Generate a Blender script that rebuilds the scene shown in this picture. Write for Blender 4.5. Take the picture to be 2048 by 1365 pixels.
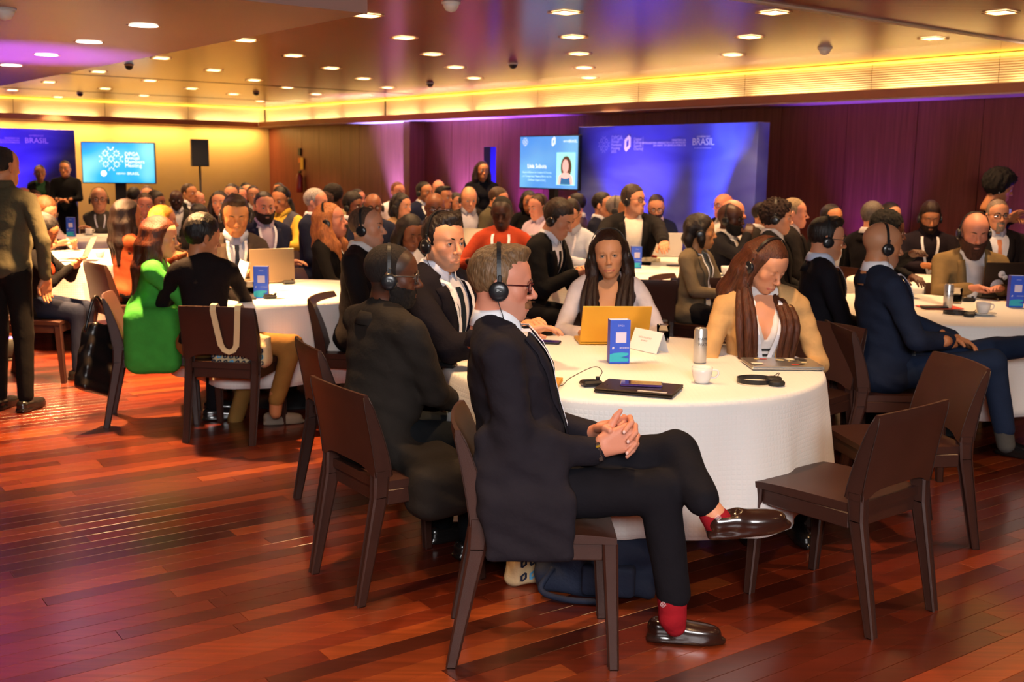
import bpy, math, random
import numpy as np
from mathutils import Vector, Matrix, Euler
random.seed(7); RNG = np.random.RandomState(7)
for _o in list(bpy.data.objects): bpy.data.objects.remove(_o)
SC = bpy.context.scene; COL = SC.collection
# ---------------------------------------------------------------- camera
FPX, HCAM, YH, ROLL = 2200.0, 1.60, 331.0, 0.0136
PITCH = math.atan((682.5 - YH) / FPX)
_cd = bpy.data.cameras.new('camera'); _cd.sensor_width = 36.0; _cd.lens = 36.0 * FPX / 2048.0
CAM = bpy.data.objects.new('camera', _cd); COL.objects.link(CAM)
CAM.location = (0, 0, HCAM); CAM.rotation_euler = (Euler((math.pi / 2 - PITCH, 0, 0)).to_matrix() @ Euler((0, 0, ROLL)).to_matrix()).to_euler()
_cd.dof.use_dof = True; _cd.dof.focus_distance = 3.75; _cd.dof.aperture_fstop = 5.0
_cd.clip_end = 200
SC.camera = CAM
def ray(x, y):
    dx, dy = x - 1024, y - 682.5; c, s = math.cos(ROLL), math.sin(ROLL); u = (c * dx + s * dy) / FPX; v = (-s * dx + c * dy) / FPX
    return np.array([u, math.cos(PITCH) - v * math.sin(PITCH), -math.sin(PITCH) - v * math.cos(PITCH)])
def P(x, y, z):
    """point of the photograph's pixel on the horizontal plane z"""
    r = ray(x, y); t = (z - HCAM) / r[2]
    return np.array([r[0] * t, r[1] * t, z])
def PD(x, y, d):
    """point on the pixel's ray at ground distance d (world y)"""
    r = ray(x, y); t = d / r[1]
    return np.array([r[0] * t, d, HCAM + r[2] * t])
# ---------------------------------------------------------------- room frame
WA = math.radians(37.5)
UW = np.array([math.sin(WA), -math.cos(WA)])      # along the right wall, towards the camera side
VW = np.array([-math.cos(WA), -math.sin(WA)])     # along the back wall, towards the left
CORN = PD(540, 325, 22.5)[:2]
CEIL, LOWC = 2.66, 2.40
def RM(u, v, z=0.0):
    q = CORN + UW * u + VW * v
    return np.array([q[0], q[1], z])
def UV(p):
    q = np.array(p[:2]) - CORN
    return float(q @ UW), float(q @ VW)
RU = math.atan2(UW[1], UW[0]); RV = math.atan2(VW[1], VW[0])
# ---------------------------------------------------------------- world, exposure
SC.view_settings.view_transform = 'Standard'; SC.view_settings.look = 'None'
SC.view_settings.gamma = 1.0; SC.view_settings.exposure = 0.2
SC.view_settings.use_curve_mapping = False
_w = bpy.data.worlds.new('world'); SC.world = _w; _w.use_nodes = True
_w.node_tree.nodes['Background'].inputs[0].default_value = (0.55, 0.36, 0.22, 1)
_w.node_tree.nodes['Background'].inputs[1].default_value = 0.10
try:
    _cy = SC.cycles; _cy.max_bounces = 6; _cy.diffuse_bounces = 3; _cy.glossy_bounces = 3; _cy.transmission_bounces = 5; _cy.transparent_max_bounces = 6; _cy.caustics_reflective = False; _cy.caustics_refractive = False; _cy.sample_clamp_indirect = 8.0; _cy.adaptive_threshold = 0.025
except Exception: pass
def lamp(name, kind, loc, energy, color, target=None, **kw):
    l = bpy.data.lights.new(name, kind); l.energy = energy * (2.6 if name == 'uplighter_light' else 1.0); l.color = color
    for k, v in kw.items(): setattr(l, k, v)
    o = bpy.data.objects.new(name, l); COL.objects.link(o); o.location = tuple(loc)
    if target is not None:
        d = Vector(tuple(target)) - Vector(tuple(loc))
        o.rotation_euler = d.to_track_quat('-Z', 'Y').to_euler()
    return o
WARM = (1.0, 0.58, 0.26); VIOLET = (0.25, 0.07, 1.0); BLUE = (0.10, 0.16, 1.0)
# added neutral fill lamp behind the camera, standing in for bounced flash
lamp('fill_light', 'AREA', (0.6, -1.3, 2.6), 400, (0.98, 0.96, 0.96), (0.5, 4.5, 0.6), shape='RECTANGLE', size=2.4, size_y=1.0)
# uplighters standing on the floor along the wood wall
def upl(p, energy, color, ang=70, aim=(0, 0, 3), blend=0.8):
    lamp('uplighter_light', 'SPOT', p, energy, color, np.array(p) + np.array(aim), spot_size=math.radians(ang), spot_blend=blend, shadow_soft_size=0.06)
# ceiling downlight pixels (photo) on the main ceiling and the lower ceiling
DL_MAIN = [(735,30),(491,80),(322,116),(197,143),(98,164),(25,180),(808,75),(587,111),(427,140),(300,161),(210,177),(116,194),
 (865,108),(662,136),(508,160),(383,177),(288,191),(911,134),(727,157),(575,175),(467,188),(948,156),(775,175),(632,188),(520,202),
 (1131,24),(1146,73),(1158,107),(1168,135),(1178,155),(1548,24),(1500,73),(1465,109),(2002,24),(1866,76)]
DL_LOW = [(287,50),(178,83),(93,109),(22,130)]
DL_EXTRA = [(-1.6, 2.6), (0.4, 1.6), (2.6, 1.6), (2.9, 3.9), (-3.3, 4.4), (-0.7, 4.4), (0.75, 4.35)]   # ceiling grid continued out of frame; last one added to brighten the front table
for (x, y) in DL_MAIN:
    p = P(x, y, CEIL); lamp('downlight_light', 'SPOT', (p[0], p[1], CEIL - .03), 150, WARM, (p[0], p[1], 0), spot_size=math.radians(105), spot_blend=0.7, shadow_soft_size=0.05)
for (x, y) in DL_EXTRA:
    lamp('downlight_light', 'SPOT', (x, y, CEIL - .03), 150, WARM, (x, y, 0), spot_size=math.radians(105), spot_blend=0.7, shadow_soft_size=0.05)
for (x, y) in DL_LOW:
    p = P(x, y, LOWC); lamp('downlight_light', 'SPOT', (p[0], p[1], LOWC - .03), 1100, (1.0, .52, .20), (p[0], p[1], 0), spot_size=math.radians(85), spot_blend=0.5, shadow_soft_size=0.05)
# ================================================================ geometry helpers
class Geo:
    """vertices + quads + tris (+ colours) kept in numpy"""
    def __init__(s, V=None, Q=None, T=None, C=None, smooth=True):
        s.V = np.zeros((0, 3)) if V is None else np.asarray(V, float).reshape(-1, 3)
        s.Q = np.zeros((0, 4), int) if Q is None else np.asarray(Q, int).reshape(-1, 4)
        s.T = np.zeros((0, 3), int) if T is None else np.asarray(T, int).reshape(-1, 3)
        s.sq = np.full(len(s.Q), smooth); s.st = np.full(len(s.T), smooth)
        s.C = None if C is None else np.asarray(C, float)
    def col(s, c):
        s.C = np.tile(np.array(list(c)[:3], float), (len(s.V), 1)); return s
    def copy(s):
        g = Geo(s.V.copy(), s.Q.copy(), s.T.copy()); g.sq = s.sq.copy(); g.st = s.st.copy(); g.C = None if s.C is None else s.C.copy(); return g
    def tf(s, M):
        M = np.array(M); s.V = s.V @ M[:3, :3].T + M[:3, 3]
        if np.linalg.det(M[:3, :3]) < 0: s.Q = s.Q[:, ::-1]; s.T = s.T[:, ::-1]
        return s
    def mv(s, *d): s.V = s.V + np.array(d if len(d) == 3 else d[0], float); return s
    def sc(s, *k):
        k = np.array(k if len(k) == 3 else [k[0]] * 3, float); s.V = s.V * k
        if np.prod(k) < 0: s.Q = s.Q[:, ::-1]; s.T = s.T[:, ::-1]
        return s
    def rot(s, ax, a):
        c, d = math.cos(a), math.sin(a)
        R = {'x': [[1,0,0],[0,c,-d],[0,d,c]], 'y': [[c,0,d],[0,1,0],[-d,0,c]], 'z': [[c,-d,0],[d,c,0],[0,0,1]]}[ax]
        s.V = s.V @ np.array(R).T; return s
def join(gs):
    gs = [g for g in gs if g is not None and len(g.V)]
    r = Geo(); n = 0; Vs = []; Qs = []; Ts = []; sq = []; st = []; Cs = []; hasC = any(g.C is not None for g in gs)
    for g in gs:
        Vs.append(g.V); Qs.append(g.Q + n); Ts.append(g.T + n); sq.append(g.sq); st.append(g.st); n += len(g.V)
        if hasC: Cs.append(g.C if g.C is not None else np.full((len(g.V), 3), .5))
    r.V = np.concatenate(Vs); r.Q = np.concatenate(Qs); r.T = np.concatenate(Ts); r.sq = np.concatenate(sq); r.st = np.concatenate(st)
    if hasC: r.C = np.concatenate(Cs)
    return r
def mesh_of(name, g):
    me = bpy.data.meshes.new(name); nv, nq, nt = len(g.V), len(g.Q), len(g.T)
    me.vertices.add(nv); me.vertices.foreach_set('co', g.V.astype(np.float32).ravel())
    me.loops.add(nq * 4 + nt * 3); me.loops.foreach_set('vertex_index', np.concatenate([g.Q.ravel(), g.T.ravel()]).astype(np.int32))
    me.polygons.add(nq + nt)
    me.polygons.foreach_set('loop_start', np.concatenate([np.arange(nq) * 4, nq * 4 + np.arange(nt) * 3]).astype(np.int32))
    me.polygons.foreach_set('use_smooth', np.concatenate([g.sq, g.st]).astype(bool))
    me.update(calc_edges=True)
    if g.C is not None:
        a = me.color_attributes.new('Col', 'FLOAT_COLOR', 'POINT')
        a.data.foreach_set('color', np.concatenate([g.C, np.ones((nv, 1))], 1).astype(np.float32).ravel())
    return me
def ob(name, g, mat=None, parent=None, loc=None, rz=None, M=None):
    me = g if isinstance(g, bpy.types.Mesh) else mesh_of(name, g)
    o = bpy.data.objects.new(name, me); COL.objects.link(o)
    if mat is not None and len(me.materials) == 0: me.materials.append(mat)
    if parent is not None: o.parent = parent
    if M is not None: o.matrix_local = Matrix(np.array(M).tolist())
    if loc is not None: o.location = tuple(float(a) for a in loc)
    if rz is not None: o.rotation_euler = (0, 0, rz)
    return o
def tag(o, label=None, cat=None, group=None, kind=None):
    if label: o['label'] = label
    if cat: o['category'] = cat
    if group: o['group'] = group
    if kind: o['kind'] = kind
    return o
def empty(name, loc=(0, 0, 0), rz=0.0, label=None, cat=None, group=None, kind=None):
    o = bpy.data.objects.new(name, None); COL.objects.link(o); o.location = tuple(float(a) for a in loc); o.rotation_euler = (0, 0, rz)
    o.empty_display_size = .1
    return tag(o, label, cat, group, kind)
def dup(root, loc, rz, label=None, group=None):
    r = root.copy(); COL.objects.link(r); r.location = tuple(float(a) for a in loc); r.rotation_euler = (0, 0, rz)
    if label: r['label'] = label
    if group: r['group'] = group
    for ch in list(root.children):
        c = ch.copy(); COL.objects.link(c); c.parent = r
        for g in list(ch.children):
            d = g.copy(); COL.objects.link(d); d.parent = c
    return r
# ---- primitives
def box(cx, cy, cz, sx, sy, sz, b=0.0):
    hx, hy, hz = sx / 2, sy / 2, sz / 2
    if b <= 0:
        V = [(x, y, z) for x in (-hx, hx) for y in (-hy, hy) for z in (-hz, hz)]
        Q = [(0,1,3,2),(4,6,7,5),(0,4,5,1),(2,3,7,6),(0,2,6,4),(1,5,7,3)]
        return Geo(V, Q, smooth=False).mv(cx, cy, cz)
    b = min(b, hx * .99, hy * .99, hz * .99); V = []; idx = {}
    for ix, x in ((-1, hx), (1, hx)):
        for iy, y in ((-1, hy), (1, hy)):
            for iz, z in ((-1, hz), (1, hz)):
                for ax, p in enumerate(((ix*x, iy*(y-b), iz*(z-b)), (ix*(x-b), iy*y, iz*(z-b)), (ix*(x-b), iy*(y-b), iz*z))):
                    idx[(ix, iy, iz, ax)] = len(V); V.append(p)
    Q = []; T = []
    def q(*k): Q.append([idx[i] for i in k])
    for s_ in (-1, 1):
        f = [(s_,-1,-1,0),(s_,1,-1,0),(s_,1,1,0),(s_,-1,1,0)]; q(*(f if s_ > 0 else f[::-1]))
        f = [(-1,s_,-1,1),(1,s_,-1,1),(1,s_,1,1),(-1,s_,1,1)]; q(*(f[::-1] if s_ > 0 else f))
        f = [(-1,-1,s_,2),(1,-1,s_,2),(1,1,s_,2),(-1,1,s_,2)]; q(*(f if s_ > 0 else f[::-1]))
    for a in (-1, 1):
        for c in (-1, 1):
            s_ = a * c
            f = [(a,c,-1,0),(a,c,-1,1),(a,c,1,1),(a,c,1,0)]; q(*(f if s_ > 0 else f[::-1]))
            f = [(a,-1,c,0),(a,1,c,0),(a,1,c,2),(a,-1,c,2)]; q(*(f if s_ > 0 else f[::-1]))
            f = [(-1,a,c,1),(-1,a,c,2),(1,a,c,2),(1,a,c,1)]; q(*(f if s_ > 0 else f[::-1]))
            for e in (-1, 1):
                t = [idx[(a,c,e,0)], idx[(a,c,e,1)], idx[(a,c,e,2)]]; T.append(t if a*c*e > 0 else t[::-1])
    return Geo(V, Q, T, smooth=False).mv(cx, cy, cz)
def lathe(prof, n=24, smooth=True, a0=0.0, a1=2 * math.pi):
    """profile of (r, z) turned about z"""
    full = abs(a1 - a0 - 2 * math.pi) < 1e-6; m = n if full else n + 1
    A = a0 + (a1 - a0) * np.arange(m) / n; pr = np.array(prof, float); k = len(pr)
    V = np.stack([np.outer(np.cos(A), pr[:, 0]), np.outer(np.sin(A), pr[:, 0]), np.tile(pr[:, 1], (m, 1))], -1).reshape(-1, 3)
    i = np.arange(n); j = np.arange(k - 1); I, J = np.meshgrid(i, j, indexing='ij'); I2 = (I + 1) % m
    Q = np.stack([I * k + J, I2 * k + J, I2 * k + J + 1, I * k + J + 1], -1).reshape(-1, 4)
    return Geo(V, Q, smooth=smooth)
def tube(pts, r, n=8, cap=True, flat=None):
    """tube along points; r number or list; flat=(w,t) gives an elliptic/ribbon section"""
    pts = np.array(pts, float); m = len(pts); rr = np.full(m, r, float) if np.isscalar(r) else np.array(r, float)
    tn = np.gradient(pts, axis=0); tn /= np.linalg.norm(tn, axis=1)[:, None] + 1e-12
    up = np.array([0, 0, 1.0]) if abs(tn[0][2]) < .9 else np.array([1.0, 0, 0])
    N = np.zeros_like(pts); n0 = np.cross(tn[0], up); n0 /= np.linalg.norm(n0); N[0] = n0
    for i in range(1, m):
        v = N[i-1] - tn[i] * (N[i-1] @ tn[i]); N[i] = v / (np.linalg.norm(v) + 1e-12)
    B = np.cross(tn, N); A = 2 * math.pi * np.arange(n) / n
    V = pts[:, None, :] + rr[:, None, None] * (np.cos(A)[None, :, None] * N[:, None, :] + np.sin(A)[None, :, None] * B[:, None, :])
    V = V.reshape(-1, 3); I, J = np.meshgrid(np.arange(m - 1), np.arange(n), indexing='ij'); J2 = (J + 1) % n
    Q = np.stack([I * n + J, I * n + J2, (I + 1) * n + J2, (I + 1) * n + J], -1).reshape(-1, 4)
    T = []
    if cap:
        c0, c1 = len(V), len(V) + 1; V = np.vstack([V, pts[0], pts[-1]])
        for j in range(n): T.append((c0, (j + 1) % n, j)); T.append((c1, (m - 1) * n + j, (m - 1) * n + (j + 1) % n))
    return Geo(V, Q, T)
def ribbon(pts, nrm, w, t=.0015):
    """flat strap along pts lying with normal nrm; thin closed strip"""
    pts = np.array(pts, float); nrm = np.array(nrm, float)
    if nrm.ndim == 1: nrm = np.tile(nrm, (len(pts), 1))
    nrm = nrm / (np.linalg.norm(nrm, axis=1)[:, None] + 1e-12)
    tn = np.gradient(pts, axis=0); sd = np.cross(tn, nrm); sd /= np.linalg.norm(sd, axis=1)[:, None] + 1e-12
    ww = np.full(len(pts), w, float) if np.isscalar(w) else np.array(w, float)
    a = pts + sd * ww[:, None] / 2; b = pts - sd * ww[:, None] / 2; V = np.stack([a, b, b - nrm * t, a - nrm * t], 1).reshape(-1, 3)
    Q = []
    for i in range(len(pts) - 1):
        o, p = i * 4, i * 4 + 4
        for j in range(4): Q.append((o + j, o + (j + 1) % 4, p + (j + 1) % 4, p + j))
    e = (len(pts) - 1) * 4; Q += [(3, 2, 1, 0), (e, e + 1, e + 2, e + 3)]
    return Geo(V, Q, smooth=False)
def prism(poly, z0, z1):
    """polygon (x,y) counter-clockwise extruded in z"""
    n = len(poly); V = [(x, y, z0) for x, y in poly] + [(x, y, z1) for x, y in poly]; c0 = 2 * n
    cx = sum(p[0] for p in poly) / n; cy = sum(p[1] for p in poly) / n; V += [(cx, cy, z0), (cx, cy, z1)]
    Q = [(i, (i + 1) % n, n + (i + 1) % n, n + i) for i in range(n)]
    T = [(c0, (i + 1) % n, i) for i in range(n)] + [(c0 + 1, n + i, n + (i + 1) % n) for i in range(n)]
    return Geo(V, Q, T, smooth=False)
def ball(c, r, n=12, m=8, sc=(1, 1, 1)):
    a = np.linspace(0, math.pi, m + 1); return lathe([(r * math.sin(t), -r * math.cos(t)) for t in a], n).sc(*sc).mv(*c)
def bez(p, n=16):
    """Catmull-Rom through the points"""
    p = np.array(p, float); q = np.vstack([2 * p[0] - p[1], p, 2 * p[-1] - p[-2]]); out = []
    for i in range(len(p) - 1):
        for t in np.linspace(0, 1, n, endpoint=False):
            a, b, c, d = q[i:i + 4]; out.append(.5 * ((2 * b) + (-a + c) * t + (2 * a - 5 * b + 4 * c - d) * t * t + (-a + 3 * b - 3 * c + d) * t ** 3))
    out.append(p[-1]); return np.array(out)
def text_mesh(s, size, depth=0.0015, align='CENTER'):
    cu = bpy.data.curves.new('lettering', 'FONT'); cu.body = s; cu.size = size; cu.extrude = depth / 2; cu.align_x = align; cu.align_y = 'CENTER'; cu.resolution_u = 2
    o = bpy.data.objects.new('lettering', cu); COL.objects.link(o); dg = bpy.context.evaluated_depsgraph_get()
    me = bpy.data.meshes.new_from_object(o.evaluated_get(dg)); bpy.data.objects.remove(o); bpy.data.curves.remove(cu); return me
# ---------------------------------------------------------------- materials
MATS = {}
def nodes_of(m): return m.node_tree.nodes, m.node_tree.links
def pbr(name, color=(.5, .5, .5), rough=.6, metal=0.0, coat=0.0, spec=.5, bump=0.0, bscale=200.0, var=0.0, vscale=8.0, sheen=0.0, attr=False, emit=None, es=0.0, trans=0.0, alpha=1.0, stretch=None, ior=1.45):
    if name in MATS: return MATS[name]
    m = bpy.data.materials.new(name); m.use_nodes = True; N, L = nodes_of(m); b = N['Principled BSDF']
    b.inputs['Roughness'].default_value = rough; b.inputs['Metallic'].default_value = metal; b.inputs['Coat Weight'].default_value = coat
    b.inputs['Coat Roughness'].default_value = .08; b.inputs['Specular IOR Level'].default_value = spec; b.inputs['IOR'].default_value = ior
    b.inputs['Sheen Weight'].default_value = sheen; b.inputs['Transmission Weight'].default_value = trans; b.inputs['Alpha'].default_value = alpha
    b.inputs['Base Color'].default_value = (*color[:3], 1); src = None
    if attr:
        a = N.new('ShaderNodeAttribute'); a.attribute_name = 'Col'; src = a.outputs['Color']
    tc = N.new('ShaderNodeTexCoord'); vec = tc.outputs['Object']
    if stretch:
        mp = N.new('ShaderNodeMapping'); mp.inputs['Scale'].default_value = stretch; L.new(vec, mp.inputs['Vector']); vec = mp.outputs['Vector']
    if var > 0:
        n = N.new('ShaderNodeTexNoise'); n.inputs['Scale'].default_value = vscale; n.inputs['Detail'].default_value = 4; L.new(vec, n.inputs['Vector'])
        hsv = N.new('ShaderNodeHueSaturation'); mr = N.new('ShaderNodeMapRange'); mr.inputs[1].default_value = .3; mr.inputs[2].default_value = .7
        mr.inputs[3].default_value = 1 - var; mr.inputs[4].default_value = 1 + var; L.new(n.outputs['Fac'], mr.inputs[0]); L.new(mr.outputs[0], hsv.inputs['Value'])
        if src is None: hsv.inputs['Color'].default_value = (*color[:3], 1)
        else: L.new(src, hsv.inputs['Color'])
        src = hsv.outputs['Color']
    if src is not None: L.new(src, b.inputs['Base Color'])
    if bump > 0:
        n = N.new('ShaderNodeTexNoise'); n.inputs['Scale'].default_value = bscale; n.inputs['Detail'].default_value = 3; L.new(vec, n.inputs['Vector'])
        bp = N.new('ShaderNodeBump'); bp.inputs['Strength'].default_value = bump; bp.inputs['Distance'].default_value = .01; L.new(n.outputs['Fac'], bp.inputs['Height']); L.new(bp.outputs['Normal'], b.inputs['Normal'])
    if emit is not None:
        b.inputs['Emission Color'].default_value = (*emit[:3], 1); b.inputs['Emission Strength'].default_value = es
    MATS[name] = m; return m
def srgb(h):
    h = h.lstrip('#'); c = [int(h[i:i + 2], 16) / 255 for i in (0, 2, 4)]
    return tuple(x / 12.92 if x <= .04045 else ((x + .055) / 1.055) ** 2.4 for x in c)
def cloth_mat(hexc, rough=.88, bump=.25, sheen=.0):
    return pbr('fabric_' + hexc.strip('#'), srgb(hexc), rough, bump=bump, bscale=45, var=.10, vscale=14, sheen=sheen, spec=.15)
SKIN = pbr('skin', (.5, .3, .2), .48, attr=True, spec=.4, bump=.06, bscale=160)
HAIRM = {}
def hair_mat(hexc, matte=False):
    return pbr('hair_' + hexc.strip('#') + ('_m' if matte else ''), srgb(hexc), .85 if matte else .48, spec=.4, var=.42, vscale=75, bump=.5, bscale=110, stretch=(1.5, 1.8, .22))
LEATHER = pbr('brown_leather', srgb('#3a211a'), .40, spec=.5, bump=.10, bscale=350, var=.10, vscale=9)
DARKPLASTIC = pbr('black_plastic', (.012, .012, .014), .28, spec=.5)
MATTEBLACK = pbr('matte_black', (.012, .012, .013), .6)
WHITE = pbr('white_paper', (.82, .82, .84), .6)
CERAMIC = pbr('white_ceramic', (.8, .78, .74), .12, spec=.6)
STEEL = pbr('brushed_metal', (.62, .62, .63), .3, metal=1.0)
# ================================================================ smooth-blend volumes -> one continuous skin
class Grid:
    def __init__(s, lo, hi, h):
        s.h = float(h); s.lo = np.array(lo, float) - 2 * h; s.n = np.ceil((np.array(hi, float) + 2 * h - s.lo) / h).astype(int) + 1
        s.v = np.full(s.n, .5, np.float32)
    def region(s, lo, hi, m):
        a = np.maximum(np.floor((np.array(lo) - m - s.lo) / s.h).astype(int), 0); b = np.minimum(np.ceil((np.array(hi) + m - s.lo) / s.h).astype(int) + 1, s.n)
        if (b <= a).any(): return None
        sl = tuple(slice(int(a[i]), int(b[i])) for i in range(3))
        ax = [(s.lo[i] + s.h * np.arange(a[i], b[i])).astype(np.float32) for i in range(3)]
        return sl, ax[0][:, None, None], ax[1][None, :, None], ax[2][None, None, :]
    def add(s, prim, k=.01):
        f, lo, hi = prim; r = s.region(lo, hi, k + 3 * s.h)
        if r is None: return s
        sl, X, Y, Z = r; d = f(X, Y, Z); a = s.v[sl]
        if k > 0:
            h = np.maximum(k - np.abs(a - d), 0) / k; s.v[sl] = np.minimum(a, d) - h * h * k * .25
        else: s.v[sl] = np.minimum(a, d)
        return s
    def sub(s, prim, k=.006):
        f, lo, hi = prim; r = s.region(lo, hi, k + 2 * s.h)
        if r is None: return s
        sl, X, Y, Z = r; d = -f(X, Y, Z); a = s.v[sl]
        if k > 0:
            h = np.maximum(k - np.abs(a - d), 0) / k; s.v[sl] = np.maximum(a, d) + h * h * k * .25
        else: s.v[sl] = np.maximum(a, d)
        return s
    def cut(s, f, k=.006):
        """keep where f < 0 (f over the whole grid)"""
        r = s.region(s.lo, s.lo + s.h * s.n, 0); sl, X, Y, Z = r; d = f(X, Y, Z) + np.zeros_like(s.v[sl]); a = s.v[sl]
        h = np.maximum(k - np.abs(a - d), 0) / k; s.v[sl] = np.maximum(a, d) + h * h * k * .25; return s
    def warp(s, f):
        r = s.region(s.lo, s.lo + s.h * s.n, 0); sl, X, Y, Z = r; s.v[sl] = s.v[sl] + f(X, Y, Z); return s
    def at(s, p):
        q = (np.asarray(p) - s.lo) / s.h; q = np.clip(q, 0, np.array(s.n) - 1.001); i = q.astype(int); f = q - i; r = 0
        for a in (0, 1):
            for b in (0, 1):
                for c in (0, 1):
                    w = (f[..., 0] if a else 1 - f[..., 0]) * (f[..., 1] if b else 1 - f[..., 1]) * (f[..., 2] if c else 1 - f[..., 2])
                    r = r + w * s.v[i[..., 0] + a, i[..., 1] + b, i[..., 2] + c]
        return r
    def geo(s):
        v = s.v; v[0] = v[-1] = .5; v[:, 0] = v[:, -1] = .5; v[:, :, 0] = v[:, :, -1] = .5
        S = v < 0; n = s.n
        c = np.zeros(n - 1, np.int8)
        for a in (0, 1):
            for b in (0, 1):
                for d in (0, 1): c += S[a:n[0]-1+a, b:n[1]-1+b, d:n[2]-1+d]
        act = (c > 0) & (c < 8); cells = np.argwhere(act); ids = np.full(n - 1, -1, np.int64); ids[act] = np.arange(len(cells))
        if len(cells) == 0: return Geo()
        acc = np.zeros((len(cells), 3)); cnt = np.zeros(len(cells)); C8 = {}
        for a in (0, 1):
            for b in (0, 1):
                for d in (0, 1): C8[(a, b, d)] = v[cells[:, 0] + a, cells[:, 1] + b, cells[:, 2] + d].astype(float)
        for o in C8:
            for ax in range(3):
                if o[ax]: continue
                p = list(o); p[ax] = 1; v1, v2 = C8[o], C8[tuple(p)]; m = (v1 < 0) != (v2 < 0)
                t = np.where(m, v1 / np.where(m, v1 - v2, 1), 0); e = np.tile(np.array(o, float), (len(cells), 1)); e[:, ax] = t
                acc += e * m[:, None]; cnt += m
        V = (cells + acc / cnt[:, None]) * s.h + s.lo; Q = []
        for ax in range(3):
            A = [slice(1, -1)] * 3; A[ax] = slice(0, -1); B = list(A); B[ax] = slice(1, None)
            s0 = S[tuple(A)]; s1 = S[tuple(B)]; ed = np.argwhere(s0 != s1)
            if len(ed) == 0: continue
            fl = s0[s0 != s1]; off = np.array([1, 1, 1]); off[ax] = 0; ed = ed + off; b1, b2 = [(1, 2), (2, 0), (0, 1)][ax]
            q = []
            for (i, j) in ((-1, -1), (0, -1), (0, 0), (-1, 0)):
                e = ed.copy(); e[:, b1] += i; e[:, b2] += j; q.append(ids[e[:, 0], e[:, 1], e[:, 2]])
            q = np.stack(q, 1); q[~fl] = q[~fl][:, ::-1]; Q.append(q)
        return Geo(V, np.concatenate(Q))
def rc(a, b, ra, rb):
    """tapered capsule"""
    a = np.array(a, float); b = np.array(b, float); ab = b - a; l2 = float(ab @ ab) + 1e-12
    def f(X, Y, Z):
        px, py, pz = X - a[0], Y - a[1], Z - a[2]; t = np.clip((px * ab[0] + py * ab[1] + pz * ab[2]) / l2, 0, 1)
        return np.sqrt((px - ab[0] * t) ** 2 + (py - ab[1] * t) ** 2 + (pz - ab[2] * t) ** 2) - (ra + (rb - ra) * t)
    m = max(ra, rb); return f, np.minimum(a, b) - m, np.maximum(a, b) + m
def el(c, r, R=None):
    c = np.array(c, float); r = np.array(r, float); m = r.max() if R is not None else r
    R_ = None if R is None else np.array(R, float)
    def f(X, Y, Z):
        x, y, z = X - c[0], Y - c[1], Z - c[2]
        if R_ is not None: x, y, z = R_[0,0]*x + R_[1,0]*y + R_[2,0]*z, R_[0,1]*x + R_[1,1]*y + R_[2,1]*z, R_[0,2]*x + R_[1,2]*y + R_[2,2]*z
        k0 = np.sqrt((x / r[0]) ** 2 + (y / r[1]) ** 2 + (z / r[2]) ** 2); k1 = np.sqrt((x / r[0] ** 2) ** 2 + (y / r[1] ** 2) ** 2 + (z / r[2] ** 2) ** 2) + 1e-9
        return k0 * (k0 - 1) / k1
    return f, c - m, c + m
def rb(c, half, R=None, rad=.01):
    c = np.array(c, float); hf = np.array(half, float) - rad; R_ = np.eye(3) if R is None else np.array(R, float); m = np.linalg.norm(half)
    def f(X, Y, Z):
        x, y, z = X - c[0], Y - c[1], Z - c[2]
        x, y, z = R_[0,0]*x + R_[1,0]*y + R_[2,0]*z, R_[0,1]*x + R_[1,1]*y + R_[2,1]*z, R_[0,2]*x + R_[1,2]*y + R_[2,2]*z
        qx, qy, qz = np.abs(x) - hf[0], np.abs(y) - hf[1], np.abs(z) - hf[2]
        return np.sqrt(np.maximum(qx, 0) ** 2 + np.maximum(qy, 0) ** 2 + np.maximum(qz, 0) ** 2) + np.minimum(np.maximum(qx, np.maximum(qy, qz)), 0) - rad
    return f, c - m, c + m
def chain(pts, rad): return [rc(pts[i], pts[i + 1], rad[i], rad[i + 1]) for i in range(len(pts) - 1)]
def Rx(a): c, s = math.cos(a), math.sin(a); return np.array([[1,0,0],[0,c,-s],[0,s,c]])
def Ry(a): c, s = math.cos(a), math.sin(a); return np.array([[c,0,s],[0,1,0],[-s,0,c]])
def Rz(a): c, s = math.cos(a), math.sin(a); return np.array([[c,-s,0],[s,c,0],[0,0,1]])
def unit(v): v = np.array(v, float); return v / (np.linalg.norm(v) + 1e-12)
# ================================================================ the room
def WV(x, y, v):
    """pixel ray hits the vertical plane parallel to the right wall at distance v from it"""
    r = ray(x, y); c = np.array([0, 0]) - CORN; t = (v - c @ VW) / (r[:2] @ VW)
    return np.array([r[0] * t, r[1] * t, HCAM + r[2] * t])
def WU(x, y, u):
    r = ray(x, y); c = np.array([0, 0]) - CORN; t = (u - c @ UW) / (r[:2] @ UW)
    return np.array([r[0] * t, r[1] * t, HCAM + r[2] * t])
def rm_box(u0, u1, v0, v1, z0, z1, b=0.0):
    g = box((u0+u1)/2, (v0+v1)/2, (z0+z1)/2, abs(u1-u0), abs(v1-v0), abs(z1-z0), b)
    # room axes (u, v) are right-handed when (UW, VW) is clockwise; mirror-safe mapping
    M = np.eye(4); M[:2, 0] = UW; M[:2, 1] = VW; M[:2, 3] = CORN
    return g.tf(M)
def struct(name, g, mat, parent=None, label=None):
    o = ob(name, g, mat, parent)
    if parent is None: o['kind'] = 'structure'
    if label: o['label'] = label
    return o
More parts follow.
